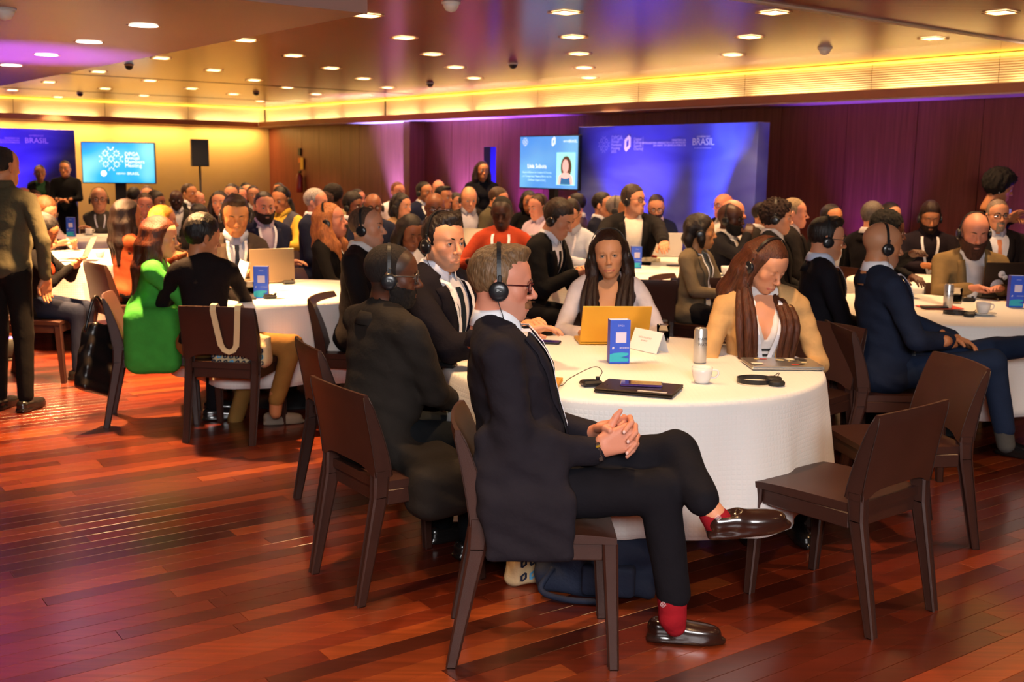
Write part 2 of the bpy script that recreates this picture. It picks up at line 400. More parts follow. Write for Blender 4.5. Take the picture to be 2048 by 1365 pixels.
# ---- materials of the shell
def wood_panel_mat(name, c1, c2, rough, coat=0.0, axis=2, sc=1.0):
    m = bpy.data.materials.new(name); m.use_nodes = True; N, L = nodes_of(m); b = N['Principled BSDF']
    tc = N.new('ShaderNodeTexCoord'); mp = N.new('ShaderNodeMapping'); s = [14 * sc] * 3; s[axis] = .55 * sc; mp.inputs['Scale'].default_value = s
    n = N.new('ShaderNodeTexNoise'); n.inputs['Scale'].default_value = 2.2; n.inputs['Detail'].default_value = 6; n.inputs['Distortion'].default_value = .6
    cr = N.new('ShaderNodeValToRGB'); cr.color_ramp.elements[0].color = (*c1, 1); cr.color_ramp.elements[1].color = (*c2, 1); cr.color_ramp.elements[0].position = .3; cr.color_ramp.elements[1].position = .72
    L.new(tc.outputs['Object'], mp.inputs['Vector']); L.new(mp.outputs['Vector'], n.inputs['Vector']); L.new(n.outputs['Fac'], cr.inputs['Fac']); L.new(cr.outputs['Color'], b.inputs['Base Color'])
    b.inputs['Roughness'].default_value = rough; b.inputs['Coat Weight'].default_value = coat; b.inputs['Coat Roughness'].default_value = .12
    return m
WALLWOOD = wood_panel_mat('wall_wood', srgb('#6a3024'), srgb('#824436'), .42)
CREAM = pbr('cream_plaster', srgb('#c9ab78'), .7, var=.04, vscale=3)
DARKGAP = pbr('dark_gap', (.02, .012, .01), .8)
FASCIA = pbr('fascia_wood', srgb('#b27a5a'), .5, var=.06, vscale=3)
def ceiling_mat():
    m = bpy.data.materials.new('lacquered_ceiling'); m.use_nodes = True; N, L = nodes_of(m); b = N['Principled BSDF']
    tc = N.new('ShaderNodeTexCoord'); mp = N.new('ShaderNodeMapping'); mp.inputs['Rotation'].default_value = (0, 0, -RU); mp.inputs['Scale'].default_value = (.5, 9, 1)
    n = N.new('ShaderNodeTexNoise'); n.inputs['Scale'].default_value = 1.6; n.inputs['Detail'].default_value = 5
    cr = N.new('ShaderNodeValToRGB'); cr.color_ramp.elements[0].color = (*srgb('#80391f'), 1); cr.color_ramp.elements[1].color = (*srgb('#994a2a'), 1)
    L.new(tc.outputs['Object'], mp.inputs['Vector']); L.new(mp.outputs['Vector'], n.inputs['Vector']); L.new(n.outputs['Fac'], cr.inputs['Fac']); L.new(cr.outputs['Color'], b.inputs['Base Color'])
    bp = N.new('ShaderNodeBump'); bp.inputs['Strength'].default_value = .12; bp.inputs['Distance'].default_value = .01; L.new(n.outputs['Fac'], bp.inputs['Height']); L.new(bp.outputs['Normal'], b.inputs['Normal'])
    b.inputs['Roughness'].default_value = .22; b.inputs['Specular IOR Level'].default_value = .9; b.inputs['IOR'].default_value = 1.7
    return m
CEILM = ceiling_mat()
LOWM = pbr('painted_ceiling', srgb('#96756c'), .38, spec=.5, var=.03, vscale=2)
def rib_mat():
    m = bpy.data.materials.new('ribbed_panel'); m.use_nodes = True; N, L = nodes_of(m); b = N['Principled BSDF']
    b.inputs['Base Color'].default_value = (*srgb('#cdb988'), 1); b.inputs['Roughness'].default_value = .45
    tc = N.new('ShaderNodeTexCoord'); w = N.new('ShaderNodeTexWave'); w.bands_direction = 'Z'; w.inputs['Scale'].default_value = 14; w.inputs['Distortion'].default_value = .2
    bp = N.new('ShaderNodeBump'); bp.inputs['Strength'].default_value = .5; bp.inputs['Distance'].default_value = .01
    L.new(tc.outputs['Object'], w.inputs['Vector']); L.new(w.outputs['Fac'], bp.inputs['Height']); L.new(bp.outputs['Normal'], b.inputs['Normal']); return m
RIBM = rib_mat()
def floor_mat():
    m = bpy.data.materials.new('red_hardwood'); m.use_nodes = True; N, L = nodes_of(m); b = N['Principled BSDF']
    a = N.new('ShaderNodeAttribute'); a.attribute_name = 'Col'; tc = N.new('ShaderNodeTexCoord'); mp = N.new('ShaderNodeMapping')
    mp.inputs['Rotation'].default_value = (0, 0, -BA); mp.inputs['Scale'].default_value = (1.2, 26, 1)
    n = N.new('ShaderNodeTexNoise'); n.inputs['Scale'].default_value = 2.0; n.inputs['Detail'].default_value = 6; n.inputs['Distortion'].default_value = .4
    mr = N.new('ShaderNodeMapRange'); mr.inputs[1].default_value = .3; mr.inputs[2].default_value = .7; mr.inputs[3].default_value = .72; mr.inputs[4].default_value = 1.22
    h = N.new('ShaderNodeHueSaturation'); L.new(tc.outputs['Object'], mp.inputs['Vector']); L.new(mp.outputs['Vector'], n.inputs['Vector']); L.new(n.outputs['Fac'], mr.inputs[0]); L.new(mr.outputs[0], h.inputs['Value']); L.new(a.outputs['Color'], h.inputs['Color']); L.new(h.outputs['Color'], b.inputs['Base Color'])
    b.inputs['Roughness'].default_value = .30; b.inputs['Coat Weight'].default_value = .55; b.inputs['Coat Roughness'].default_value = .20
    n2 = N.new('ShaderNodeTexNoise'); n2.inputs['Scale'].default_value = 1.2; mp2 = N.new('ShaderNodeMapping'); mp2.inputs['Rotation'].default_value = (0, 0, -BA); mp2.inputs['Scale'].default_value = (1, 11.8, 1)
    L.new(tc.outputs['Object'], mp2.inputs['Vector']); L.new(mp2.outputs['Vector'], n2.inputs['Vector'])
    bp = N.new('ShaderNodeBump'); bp.inputs['Strength'].default_value = .05; bp.inputs['Distance'].default_value = .02; L.new(n2.outputs['Fac'], bp.inputs['Height']); L.new(bp.outputs['Normal'], b.inputs['Coat Normal'])
    return m
# ---- floor: strip boards laid diagonally to the camera
BA = math.radians(90 - 54.4)
FLOORM = floor_mat()
floor = struct('floor', box(0, 8.5, -.03, 44, 44, .04), DARKGAP)
E1 = np.array([math.cos(BA), math.sin(BA)]); E2 = np.array([-math.sin(BA), math.cos(BA)])
_tones = [srgb(c) for c in ('#6a2214', '#7c2a18', '#5a1c12', '#8a341c', '#742616', '#4e1a12', '#963e20', '#66201a')]
BW = .088; planks = []
for r_ in range(-70, 190):
    w0 = r_ * BW; s_ = -11 + random.random() * 1.4
    while s_ < 17:
        L_ = random.uniform(.8, 2.2); c = E1 * (s_ + L_ / 2) + E2 * (w0 + BW / 2)
        u_, v_ = UV(c)
        if u_ > -.2 and v_ > -.2 and c[1] > -2.5: planks.append((c, L_, random.choice(_tones), random.uniform(.56, .82)))
        s_ += L_
def _vis(c):
    d = c[1] * math.cos(PITCH) + HCAM * math.sin(PITCH)
    if d < .5: return None
    x = 1024 + FPX * c[0] / d; y = 682.5 + FPX * (HCAM * math.cos(PITCH) - c[1] * math.sin(PITCH)) / d
    return d if (-120 < x < 2170 and 500 < y < 1480) else None
def plank_geo(p):
    c, L_, t, k = p; g = box(0, 0, -.005, L_ - .0015, BW - .0016, .01, .0008); g.col([t[0] * k, t[1] * k * 1.18, t[2] * k * .85]); return g.rot('z', BA).mv(c[0], c[1], 0)
near = sorted([p for p in planks if _vis(p[0])], key=lambda p: _vis(p[0]))
sel = set(id(p) for p in near[:298])
for p in near[:298]: ob('plank', plank_geo(p), FLOORM, floor)
rest = ob('plank_field', join([plank_geo(p) for p in planks if id(p) not in sel]), FLOORM, floor); rest['kind'] = 'stuff'
# ---- right wall: wood panels
def u_px(x, v=0.0, y=332): return UV(WV(x, y, v))[0]
wallr = struct('wall_right', rm_box(-.1, 30, -.2, -.012, 0, CEIL), DARKGAP)
joints = [0.0] + sorted([u_px(x) for x in (605, 640, 683, 720, 765, 905, 940, 1005, 1090, 1157, 1290, 1440, 1560, 1690, 1830, 1960)]) + [u_px(2120), u_px(2120) + 1.2, u_px(2120) + 2.4, 22.0]
for a, b in zip(joints[:-1], joints[1:]):
    ob('wood_panel', rm_box(a + .004, b - .004, -.012, .012, 0.0, 2.27), WALLWOOD, wallr)
# pilaster
struct('trim_1', rm_box(u_px(838), u_px(851), .013, .30, 0, 2.27, .004), WALLWOOD, label='wood pilaster standing out from the panelled wall')
ob('wood_panel', rm_box(u_px(822), u_px(838) - .004, .013, .05, 0, 2.27), WALLWOOD, wallr)
# ---- back wall
wallb = struct('wall_back', rm_box(-.2, 0, -.2, 26, 0, CEIL), CREAM)
# ---- ledge with the light cove, both walls
LED = .42
struct('trim_2', rm_box(0, 30, .014, LED, 2.27, 2.285), pbr('soffit_paint', srgb('#c8b0a4'), .5), label='soffit board over the wood wall')
struct('trim_3', rm_box(LED, 30, LED - .03, LED, 2.2855, 2.37, .004), FASCIA, label='fascia board of the light cove on the wood wall')
struct('trim_4', rm_box(.001, LED, LED + .001, 26, 2.27, 2.285), FASCIA, label='soffit board over the cream wall')
struct('trim_5', rm_box(LED - .03, LED, LED + .001, 26, 2.2855, 2.37, .004), FASCIA, label='fascia board of the light cove on the cream wall')
cove = struct('trim_6', rm_box(.15, 30, .014, .13, 2.29, CEIL - .004), DARKGAP, label='backing of the glowing ribbed cove band')
uu = .17
gap_u = u_px(786)
ws = [.17, u_px(640), u_px(700), gap_u - .03]
ws2 = [gap_u + .03, u_px(860), u_px(960), u_px(1090), u_px(1290), u_px(1500), u_px(1750), u_px(2000), u_px(2120) + 2, 24]
for seq in (ws, ws2):
    for a, b in zip(seq[:-1], seq[1:]): ob('ribbed_panel', rm_box(a + .003, b - .003, .131, .15, 2.30, CEIL - .006), RIBM, cove)
cove2 = struct('trim_7', rm_box(.001, .13, .15, 26, 2.29, CEIL - .004), DARKGAP, label='backing of the ribbed cove band on the cream wall')
vv = .17
while vv < 24:
    ob('ribbed_panel', rm_box(.131, .15, vv, vv + 1.55, 2.30, CEIL - .006), RIBM, cove2); vv += 1.56
# cove lamps: strip lights lying on the ledge and the yellow strip under the ceiling
def strip(u0, u1, v0, v1, z, energy, color, sz=.05, up=True):
    a, b = RM(u0, v0, z), RM(u1, v1, z); c = (a + b) / 2; L_ = float(np.linalg.norm(a - b)); ang = math.atan2((b - a)[1], (b - a)[0])
    l = bpy.data.lights.new('cove_light', 'AREA'); l.shape = 'RECTANGLE'; l.size = L_; l.size_y = sz; l.energy = energy * L_; l.color = color
    o = bpy.data.objects.new('cove_light', l); COL.objects.link(o); o.location = tuple(c); o.rotation_euler = (math.pi if up else 0, 0, ang if not up else ang); return o
YEL = (1.0, .76, .42)
for a, b in zip(ws2[:-1] + ws[:-1], ws2[1:] + ws[1:]):
    if b - a > .3: strip(a + .12, b - .12, .24, .24, 2.30, 6.5, YEL)
for k in range(9): strip(.24, .24, .3 + 1.56 * k, 1.56 + 1.56 * k, 2.30, 6.5, YEL)
LEDM = pbr('led_strip', (1, .7, .2), .5, emit=(1.0, .68, .04), es=2.6)
o = ob('led_strip', rm_box(.17, 26, .151, .175, CEIL - .028, CEIL - .008), LEDM); tag(o, 'thin yellow light strip under the ceiling above the wood wall', 'light strip')
o = ob('led_strip', rm_box(.151, .175, .18, 24, CEIL - .028, CEIL - .008), LEDM); tag(o, 'thin yellow light strip under the ceiling above the cream wall', 'light strip')
# wall washer over the cream wall
for k in range(8): strip(.22, .22, .25 + 1.5 * k, 1.6 + 1.5 * k, 2.262, 20.0, (1.0, .60, .18), .1, up=False)
# ---- ceilings
ceil = struct('ceiling', rm_box(-.2, 30, -.2, 26, CEIL, CEIL + .06), CEILM)
TRK = pbr('track_white', (.45, .36, .3), .4)
struct('trim_8', rm_box(u_px(2048) + .3, u_px(2048) + .36, .5, 9, CEIL - .012, CEIL - .001), TRK, label='pale slot track in the glossy ceiling')
for uu_ in (2.6, 6.2):
    ob('ceiling_joint', rm_box(uu_, uu_ + .02, .5, 15, CEIL - .004, CEIL - .0005), DARKGAP, ceil)
_q = UV(P(735, 27, LOWC))
low = struct('ceiling_lower', rm_box(0.5, _q[0], _q[1], 26, LOWC, CEIL - .001), LOWM, label='lower painted ceiling section')
# front lip of the lower ceiling is the same painted board
# ---- downlights
GLOWY = pbr('downlight_glow', (1, .8, .5), .5, emit=(1.0, .72, .32), es=9.0)
GLOWW = pbr('downlight_glow_white', (1, .9, .8), .5, emit=(1.0, .84, .66), es=12.0)
FRM = pbr('downlight_frame', srgb('#c8a070'), .4)
_fr = mesh_of('frame', join([box(0, .082, -.002, .18, .016, .006), box(0, -.082, -.002, .18, .016, .006), box(.082, 0, -.002, .016, .148, .006), box(-.082, 0, -.002, .016, .148, .006)]))
_df = mesh_of('diffuser', box(0, 0, -.0005, .147, .147, .002)); _dfw = mesh_of('diffuser', lathe([(0, -.002), (.085, -.002), (.085, 0), (0, 0)], 24))
_frw = mesh_of('frame', lathe([(.085, -.003), (.1, -.003), (.1, .0), (.085, 0)], 24))
def downlight(p, rz, low_):
    e = empty('downlight', p, rz, 'round recessed downlight shining white in the lower painted ceiling' if low_ else 'square recessed downlight glowing yellow in the glossy brown ceiling', 'ceiling light', 'downlights of the lower ceiling' if low_ else 'square ceiling downlights')
    ob('frame', _frw if low_ else _fr, FRM, e); ob('diffuser', _dfw if low_ else _df, GLOWW if low_ else GLOWY, e)
for (x, y) in DL_MAIN: downlight(P(x, y, CEIL) - np.array([0, 0, .004]), RU, False)
for (x, y) in DL_EXTRA: downlight((x, y, CEIL - .004), RU, False)
for (x, y) in DL_LOW: downlight(P(x, y, LOWC) - np.array([0, 0, .003]), RU, True)
# detectors and dome cameras
DOME = pbr('detector_white', (.7, .66, .62), .4)
for (x, y, z, lab) in [(902, 4, CEIL, 'white dome detector at the top edge of the ceiling'), (1650, 95, CEIL, 'white dome camera on the ceiling above the right side'), (258, 130, CEIL, 'small dome camera beside the lower ceiling edge'), (160, 186, CEIL, 'small dark dome camera over the left backdrop'), (8, 16, LOWC, 'white dome detector under the lower ceiling at the left edge'), (1026, 127, CEIL, 'small white detector in the middle of the ceiling'), (512, 184, CEIL, 'small dark dome camera amid the left downlights'), (860, 166, CEIL, 'small grey dome camera before the cove band')]:
    k = .055 if y < 100 else .045
    e = empty('dome_camera', P(x, y, z), 0, lab, 'dome camera'); ob('base', lathe([(0, -.012), (k * 1.15, -.012), (k * 1.15, 0), (0, 0)], 20), DOME, e)
    ob('dome', lathe([(0, -.012 - k), (k * .6, -.012 - k * .8), (k * .9, -.012 - k * .35), (k, -.0121), (0, -.0121)], 20), DOME if y < 100 else DARKGAP, e)
# ---- backdrops
def print_mat(name, c0, c1, c2, sc=1.0):
    m = bpy.data.materials.new(name); m.use_nodes = True; N, L = nodes_of(m); b = N['Principled BSDF']; b.inputs['Roughness'].default_value = .55
    tc = N.new('ShaderNodeTexCoord'); mp = N.new('ShaderNodeMapping'); mp.inputs['Scale'].default_value = (.5 * sc, .5 * sc, 1.1 * sc)
    n = N.new('ShaderNodeTexNoise'); n.inputs['Scale'].default_value = 1.3; n.inputs['Detail'].default_value = 2; n.inputs['Distortion'].default_value = 1.2
    cr = N.new('ShaderNodeValToRGB'); e = cr.color_ramp.elements; e[0].color = (*c0, 1); e[0].position = .42; e[1].color = (*c2, 1); e[1].position = .75; x = e.new(.55); x.color = (*c1, 1)
    L.new(tc.outputs['Object'], mp.inputs['Vector']); L.new(mp.outputs['Vector'], n.inputs['Vector']); L.new(n.outputs['Fac'], cr.inputs['Fac']); L.new(cr.outputs['Color'], b.inputs['Base Color']); return m
PRINT = print_mat('blue_print', srgb('#4a4fc4'), srgb('#5a63d2'), srgb('#7686e0'))
PRINT2 = print_mat('blue_print_hills', srgb('#4040b4'), srgb('#5560c8'), srgb('#9aa6ea'), .8)
INK = pbr('white_ink', (.85, .85, .92), .6)
INKD = pbr('pale_blue_ink', (.50, .52, .85), .6)
def hexlogo(w, h, t=.004):
    """slanted hexagonal ring"""
    o = [(-w/2, -h*.36), (-w*.18, -h/2), (w/2, -h*.22), (w/2, h*.36), (w*.18, h/2), (-w/2, h*.22)]; i = [(-w*.17, -h*.26), (w*.17, -h*.12), (w*.17, h*.26), (-w*.17, h*.10)]
    i = [(-w*.17, -h*.22), (-w*.12, -h*.24), (w*.17, -h*.10), (w*.17, h*.22), (w*.12, h*.24), (-w*.17, h*.10)]
    V = []; Q = []
    for ring in (o, i):
        for (x, y) in ring: V.append((x, y, t))
    for k in range(6): Q.append((k, (k+1) % 6, 6 + (k+1) % 6, 6 + k))
    return Geo(V, Q, smooth=False)
def burst(r, t=.004):
    """ring of little petal marks"""
    gs = []
    for k in range(9):
        cx, cy = ((0, 0) if k == 0 else (r * .62 * math.cos(k * math.pi / 4), r * .62 * math.sin(k * math.pi / 4)))
        if k % 2 == 1: cx, cy = r * .58 * math.cos(k * math.pi / 4), r * .58 * math.sin(k * math.pi / 4)
        elif k: cx, cy = r * .86 * math.cos(k * math.pi / 4), r * .86 * math.sin(k * math.pi / 4)
        for j in range(8):
            a = j * math.pi / 4
            if k and k % 2 == 0 and math.cos(a - k * math.pi / 4) > .3: continue
            x, y = cx + r * .19 * math.cos(a), cy + r * .19 * math.sin(a); gs.append(box(0, 0, t, r * .11, r * .055, .001).rot('z', a).mv(x, y, 0))
    return join(gs)
def on_face(o, x, z, zoff=.004):
    """local (x along, z up) placement on a panel whose front is local -y"""
    return Matrix.Translation((x, -zoff, z)) @ Matrix.Rotation(math.pi / 2, 4, 'X')
def letter(parent, s, size, x, z, mat, align='CENTER', y=.006, name='lettering'):
    me = text_mesh(s, size, .001, align); o = ob(name, me, mat, parent); o.matrix_local = on_face(o, x, z, y); return o
def logo_part(parent, g, x, z, mat, y=.004):
    o = ob('logo', g, mat, parent); o.matrix_local = on_face(o, x, z, y); return o
def logos(root, W, k, zc):
    """row of sponsor marks; W = x position function of the photo fraction, k = metres per unit"""
    logo_part(root, burst(.19 * k), W(.17), zc, INKD)
    for i, s in enumerate(('DPGA', 'Annual', 'Members', 'Meeting', '2025')): letter(root, s, (.13 if i == 0 else .085) * k, W(.215), zc + (.13 - i * .07) * k, INKD, 'LEFT')
    logo_part(root, hexlogo(.19 * k, .34 * k), W(.315), zc + .01, INK)
    for i, s in enumerate(('Digital', 'Public', 'Goods', 'Charter')): letter(root, s, .085 * k, W(.352), zc + (.10 - i * .065) * k, INKD, 'LEFT')
    logo_part(root, box(0, 0, .001, .006 * k, .3 * k, .001), W(.405), zc, INKD)
    for i, s in enumerate(('CONTROLADORIA-GERAL', 'DA UNI\u00c3O')): letter(root, s, .055 * k, W(.52), zc + (.02 - i * .05) * k, INK, 'RIGHT')
    for i, s in enumerate(('MINIST\u00c9RIO DA', 'GEST\u00c3O E DA INOVA\u00c7\u00c3O', 'EM SERVI\u00c7OS P\u00daBLICOS')): letter(root, s, .055 * k, W(.645), zc + (.07 - i * .05) * k, INK, 'RIGHT')
    letter(root, 'GOVERNO DO', .05 * k, W(.735), zc + .13 * k, INK); letter(root, 'BRASIL', .19 * k, W(.735), zc + .03 * k, INK); letter(root, 'DO LADO DO POVO BRASILEIRO', .03 * k, W(.735), zc - .085 * k, INKD)
# big backdrop before the wood wall
VB = .95
a_, b_ = WV(1157, 255, VB), WV(1517, 243, VB)
BL = float(np.linalg.norm((b_ - a_)[:2])); BH = (a_[2] + b_[2]) / 2
bd = empty('backdrop', RM(UV(a_)[0] + BL / 2, VB, 0), RU, 'wide blue printed backdrop wall with white logos before the wood panelling', 'backdrop')
# local +x runs along UW, room interior (+v) is local -y
ob('panel', box(0, .09, BH / 2 + .01, BL, .18, BH - .02, .004), PRINT, bd)
logos(bd, lambda f: -BL / 2 + BL * f, BL / 5.0, WV(1340, 288, VB)[2])
# left backdrop before the cream wall
UB = .9
b2 = WU(149, 260, UB); vb = UV(b2)[1]; BH2 = b2[2]; BL2 = 4.6
bd2 = empty('backdrop', RM(UB, vb + BL2 / 2, 0), RV + math.pi, 'blue printed backdrop wall with pale hills before the cream wall', 'backdrop')
ob('panel', box(0, .09, BH2 / 2 + .01, BL2, .18, BH2 - .02, .004), PRINT2, bd2)
_s = UV(WU(73, 282, UB))[1] - vb
zz = WU(73, 282, UB)[2]
letter(bd2, 'BRASIL', .125, BL2 / 2 - _s, zz, INK); letter(bd2, 'GOVERNO DO', .035, BL2 / 2 - _s, zz + .085, INK)
for i, s in enumerate(('MINIST\u00c9RIO DA', 'GEST\u00c3O E DA INOVA\u00c7\u00c3O', 'EM SERVI\u00c7OS P\u00daBLICOS')): letter(bd2, s, .034, BL2 / 2 - _s - .27, zz + .035 - i * .036, INK, 'RIGHT')
for i, s in enumerate(('CONTROLADORIA-GERAL', 'DA UNI\u00c3O')): letter(bd2, s, .034, BL2 / 2 - _s - .75, zz + .03 - i * .055, INK, 'RIGHT')
# narrow blue banner behind the standing woman
p_ = WV(980, 294, .45); hb = p_[2]
o = ob('banner_column', box(0, 0, hb / 2, .16, .10, hb, .004), pbr('banner_blue', srgb('#2a3aa8'), .6), loc=(p_[0], p_[1], 0), rz=RU); tag(o, 'narrow dark blue banner column by the wood wall behind a standing woman', 'banner')
# things on the wood wall near the corner
p_ = WV(599, 304, .03); e = empty('wall_switch', p_, RU, 'small dark switch plate with orange strip on the wood wall', 'switch')
ob('plate', box(0, 0, 0, .10, .02, .14, .003), MATTEBLACK, e); ob('strip', box(0, 0, -.16, .10, .012, .09, .002), pbr('orange_plate', srgb('#d8782a'), .5), e)
p_ = WV(599, 362, .10); e = empty('fire_extinguisher', p_, RU, 'dark red fire extinguisher under a yellow plate on the wood wall', 'extinguisher')
RED_ = pbr('red_paint', srgb('#7a1a16'), .3)
ob('cylinder', lathe([(0, -.22), (.06, -.22), (.065, -.2), (.065, .08), (.04, .13), (.02, .15), (0, .15)], 16), RED_, e); ob('valve', box(.02, 0, .17, .09, .03, .04, .006), MATTEBLACK, e)
ob('plate', box(0, .055, .33, .12, .01, .22, .002), pbr('yellow_plate', srgb('#d8b040'), .5), e)
# ---- uplighters (fixtures + lamps)
def uplighter(p, energy, color, lab, aim=(0, 0, 3), ang=70):
    e = empty('uplighter', (p[0], p[1], 0), RU, lab, 'uplighter'); ob('body', lathe([(0, .02), (.09, .02), (.10, .05), (.10, .17), (.085, .18), (.085, .165), (0, .165)], 20), MATTEBLACK, e)
    ob('lens', lathe([(0, .167), (.082, .167), (.082, .172), (0, .172)], 20), pbr('led_lens_' + str(int(color[0] * 100)), (.2, .1, 1), .3, emit=color, es=2.0), e); ob('foot', box(0, 0, .01, .2, .12, .02, .004), MATTEBLACK, e)
    upl((p[0], p[1], .19), energy, color, ang, aim)
_vwall = -VW * 1.0
for x, en, col, lab, off in [(1345, 420, (.22, .30, 1.0), 'blue stage uplighter on the floor before the big backdrop', 1.55), (1200, 190, (.25, .18, 1.0), 'blue stage uplighter near the left end of the big backdrop', 1.5), (1480, 150, (.2, .2, 1.0), 'blue stage uplighter near the right end of the big backdrop', 1.5),
                            (1712, 300, VIOLET, 'violet uplighter on the floor at the bare wood wall', .30), (2060, 120, VIOLET, 'violet uplighter on the floor at the right end of the wood wall', .30),
                            (1030, 200, VIOLET, 'violet uplighter on the floor under the right screen', .30), (905, 260, (.28, .18, 1.0), 'violet uplighter on the floor beside the wood pilaster', .34), (770, 380, (.24, .24, 1.0), 'violet uplighter on the floor left of the wood pilaster', .34)]:
    p = WV(x, 420, off); aim = np.array([-VW[0] * .75, -VW[1] * .75, 3.0]) if off > 1 else np.array([-VW[0] * .12, -VW[1] * .12, 3.0]); uplighter(p, en * (1.0 if off > 1 else (3.2 if x < 800 else 2.8 if x < 950 else (1.8 if x < 1100 else .34))), col, lab, aim, 62 if off > 1 else 64)
for x, en, lab in [(40, 190, 'violet uplighter on the floor before the left backdrop'), (-90, 200, 'violet uplighter on the floor at the far left')]:
    p = WU(x, 420, 1.7); uplighter(p, en, VIOLET, lab, np.array([-UW[0] * .8, -UW[1] * .8, 3.0]), 70)
# violet wash under the lower ceiling
p = P(20, 105, LOWC); uplighter((p[0] - .2, p[1] + .1), 420, VIOLET, 'violet uplighter on the floor under the lower ceiling', np.array([.2, 0, 3.0]), 60)
# ---- screens
def emis(name, c, s): return pbr(name, c, .4, emit=c, es=s)
tv = WV(1097, 325, 1.05); tl, tr_ = WV(1040, 325, 1.05), WV(1155, 325, 1.05); TW = float(np.linalg.norm((tr_ - tl)[:2])); TH = TW * .5625
tz = WV(1097, 325, 1.05)[2]; mid = (tl + tr_) / 2
e = empty('presentation_screen', (mid[0], mid[1], 0), RU, 'large wall screen showing a speaker portrait and name on light blue', 'screen')
ob('casing', box(0, .03, tz, TW + .03, .05, TH + .03, .006), DARKPLASTIC, e)
def screen_mat(name, a, b, c, st):
    m = bpy.data.materials.new(name); m.use_nodes = True; N, L = nodes_of(m); bs = N['Principled BSDF']; tc = N.new('ShaderNodeTexCoord'); n = N.new('ShaderNodeTexNoise'); n.inputs['Scale'].default_value = 1.4; n.inputs['Detail'].default_value = 1
    cr = N.new('ShaderNodeValToRGB'); el_ = cr.color_ramp.elements; el_[0].color = (*a, 1); el_[0].position = .3; el_[1].color = (*c, 1); el_[1].position = .72; x = el_.new(.5); x.color = (*b, 1)
    L.new(tc.outputs['Object'], n.inputs['Vector']); L.new(n.outputs['Fac'], cr.inputs['Fac']); L.new(cr.outputs['Color'], bs.inputs['Emission Color']); bs.inputs['Emission Strength'].default_value = st; bs.inputs['Base Color'].default_value = (.02, .02, .02, 1); bs.inputs['Roughness'].default_value = .2; return m
SCR1 = screen_mat('slide_blue', srgb('#2f8ef0'), srgb('#5aa4ee'), srgb('#7fc8f4'), .95); SCR2 = screen_mat('slide_cyan', srgb('#1c68ee'), srgb('#30b4ea'), srgb('#9ff2ee'), 1.15)
ob('display', box(0, .003, tz, TW, .004, TH), SCR1, e)
EW = emis('slide_white', (.9, .97, 1.0), .95)
letter(e, 'L\u00edvia Sobota', .078, -TW * .19, tz - TH * .08, EW, y=.002)
for i, s in enumerate(('Head of Alliances for Inclusion & Diversity', 'and Transparency, Mapping Efforts and the', 'Caribbean Regions (CoC)')): letter(e, s, .034, -TW * .19, tz - TH * (.20 + .075 * i), emis('slide_pale', srgb('#a8d4ff'), .95), y=.002)
def flat(poly, mat, name, x, z, y=.002): 
    o = ob(name, prism(poly, 0, .0015), mat, e); o.matrix_local = on_face(o, x, z, y); return o
px_, pz_ = TW * .31, tz - TH * .12; pw, ph = TW * .31, TH * .62
flat([(-pw/2, -ph/2), (pw/2, -ph/2), (pw/2, ph/2), (-pw/2, ph/2)], emis('portrait_back', srgb('#a6f4ea'), .95), 'portrait_background', px_, pz_)
def ell(rx, ry, n=28, cx=0, cy=0): return [(cx + rx * math.cos(2 * math.pi * k / n), cy + ry * math.sin(2 * math.pi * k / n)) for k in range(n)]
flat(ell(pw * .29, ph * .34, cy=0), emis('portrait_hair', srgb('#6a4a38'), .6), 'portrait_hair', px_ + .01, pz_ + ph * .05, .0036)
flat([(-pw*.42, -ph*.48), (pw*.42, -ph*.48), (pw*.36, -ph*.24), (pw*.14, -ph*.12), (-pw*.14, -ph*.12), (-pw*.36, -ph*.24)], emis('portrait_skin', srgb('#f0c8c0'), .85), 'portrait_shoulders', px_, pz_, .0052)
flat([(-pw*.28, -ph*.485), (pw*.28, -ph*.485), (pw*.22, -ph*.26), (pw*.1, -ph*.3), (-pw*.1, -ph*.3), (-pw*.22, -ph*.26)], emis('portrait_top', srgb('#2f6fa8'), .8), 'portrait_top', px_, pz_, .0068)
flat(ell(pw * .17, ph * .21), emis('portrait_face', srgb('#f2bdb2'), .9), 'portrait_face', px_, pz_ + ph * .08, .0068)
o = ob('logo', hexlogo(.07, .12), EW, e); o.matrix_local = on_face(o, TW * .10, tz + TH * .40, .002)
o = ob('logo', burst(.06), EW, e); o.matrix_local = on_face(o, -TW * .40, tz + TH * .40, .002)
letter(e, 'BRASIL', .05, TW * .42, tz + TH * .40, EW, y=.002); letter(e, 'GEST\u00c3O', .03, TW * .31, tz + TH * .40, EW, y=.002)
ob('stand_pole', box(0, .10, (tz - TH / 2) / 2, .12, .06, tz - TH / 2 + .2, .004), MATTEBLACK, e); ob('stand_base', box(0, .06, .015, .7, .45, .03, .006), MATTEBLACK, e)
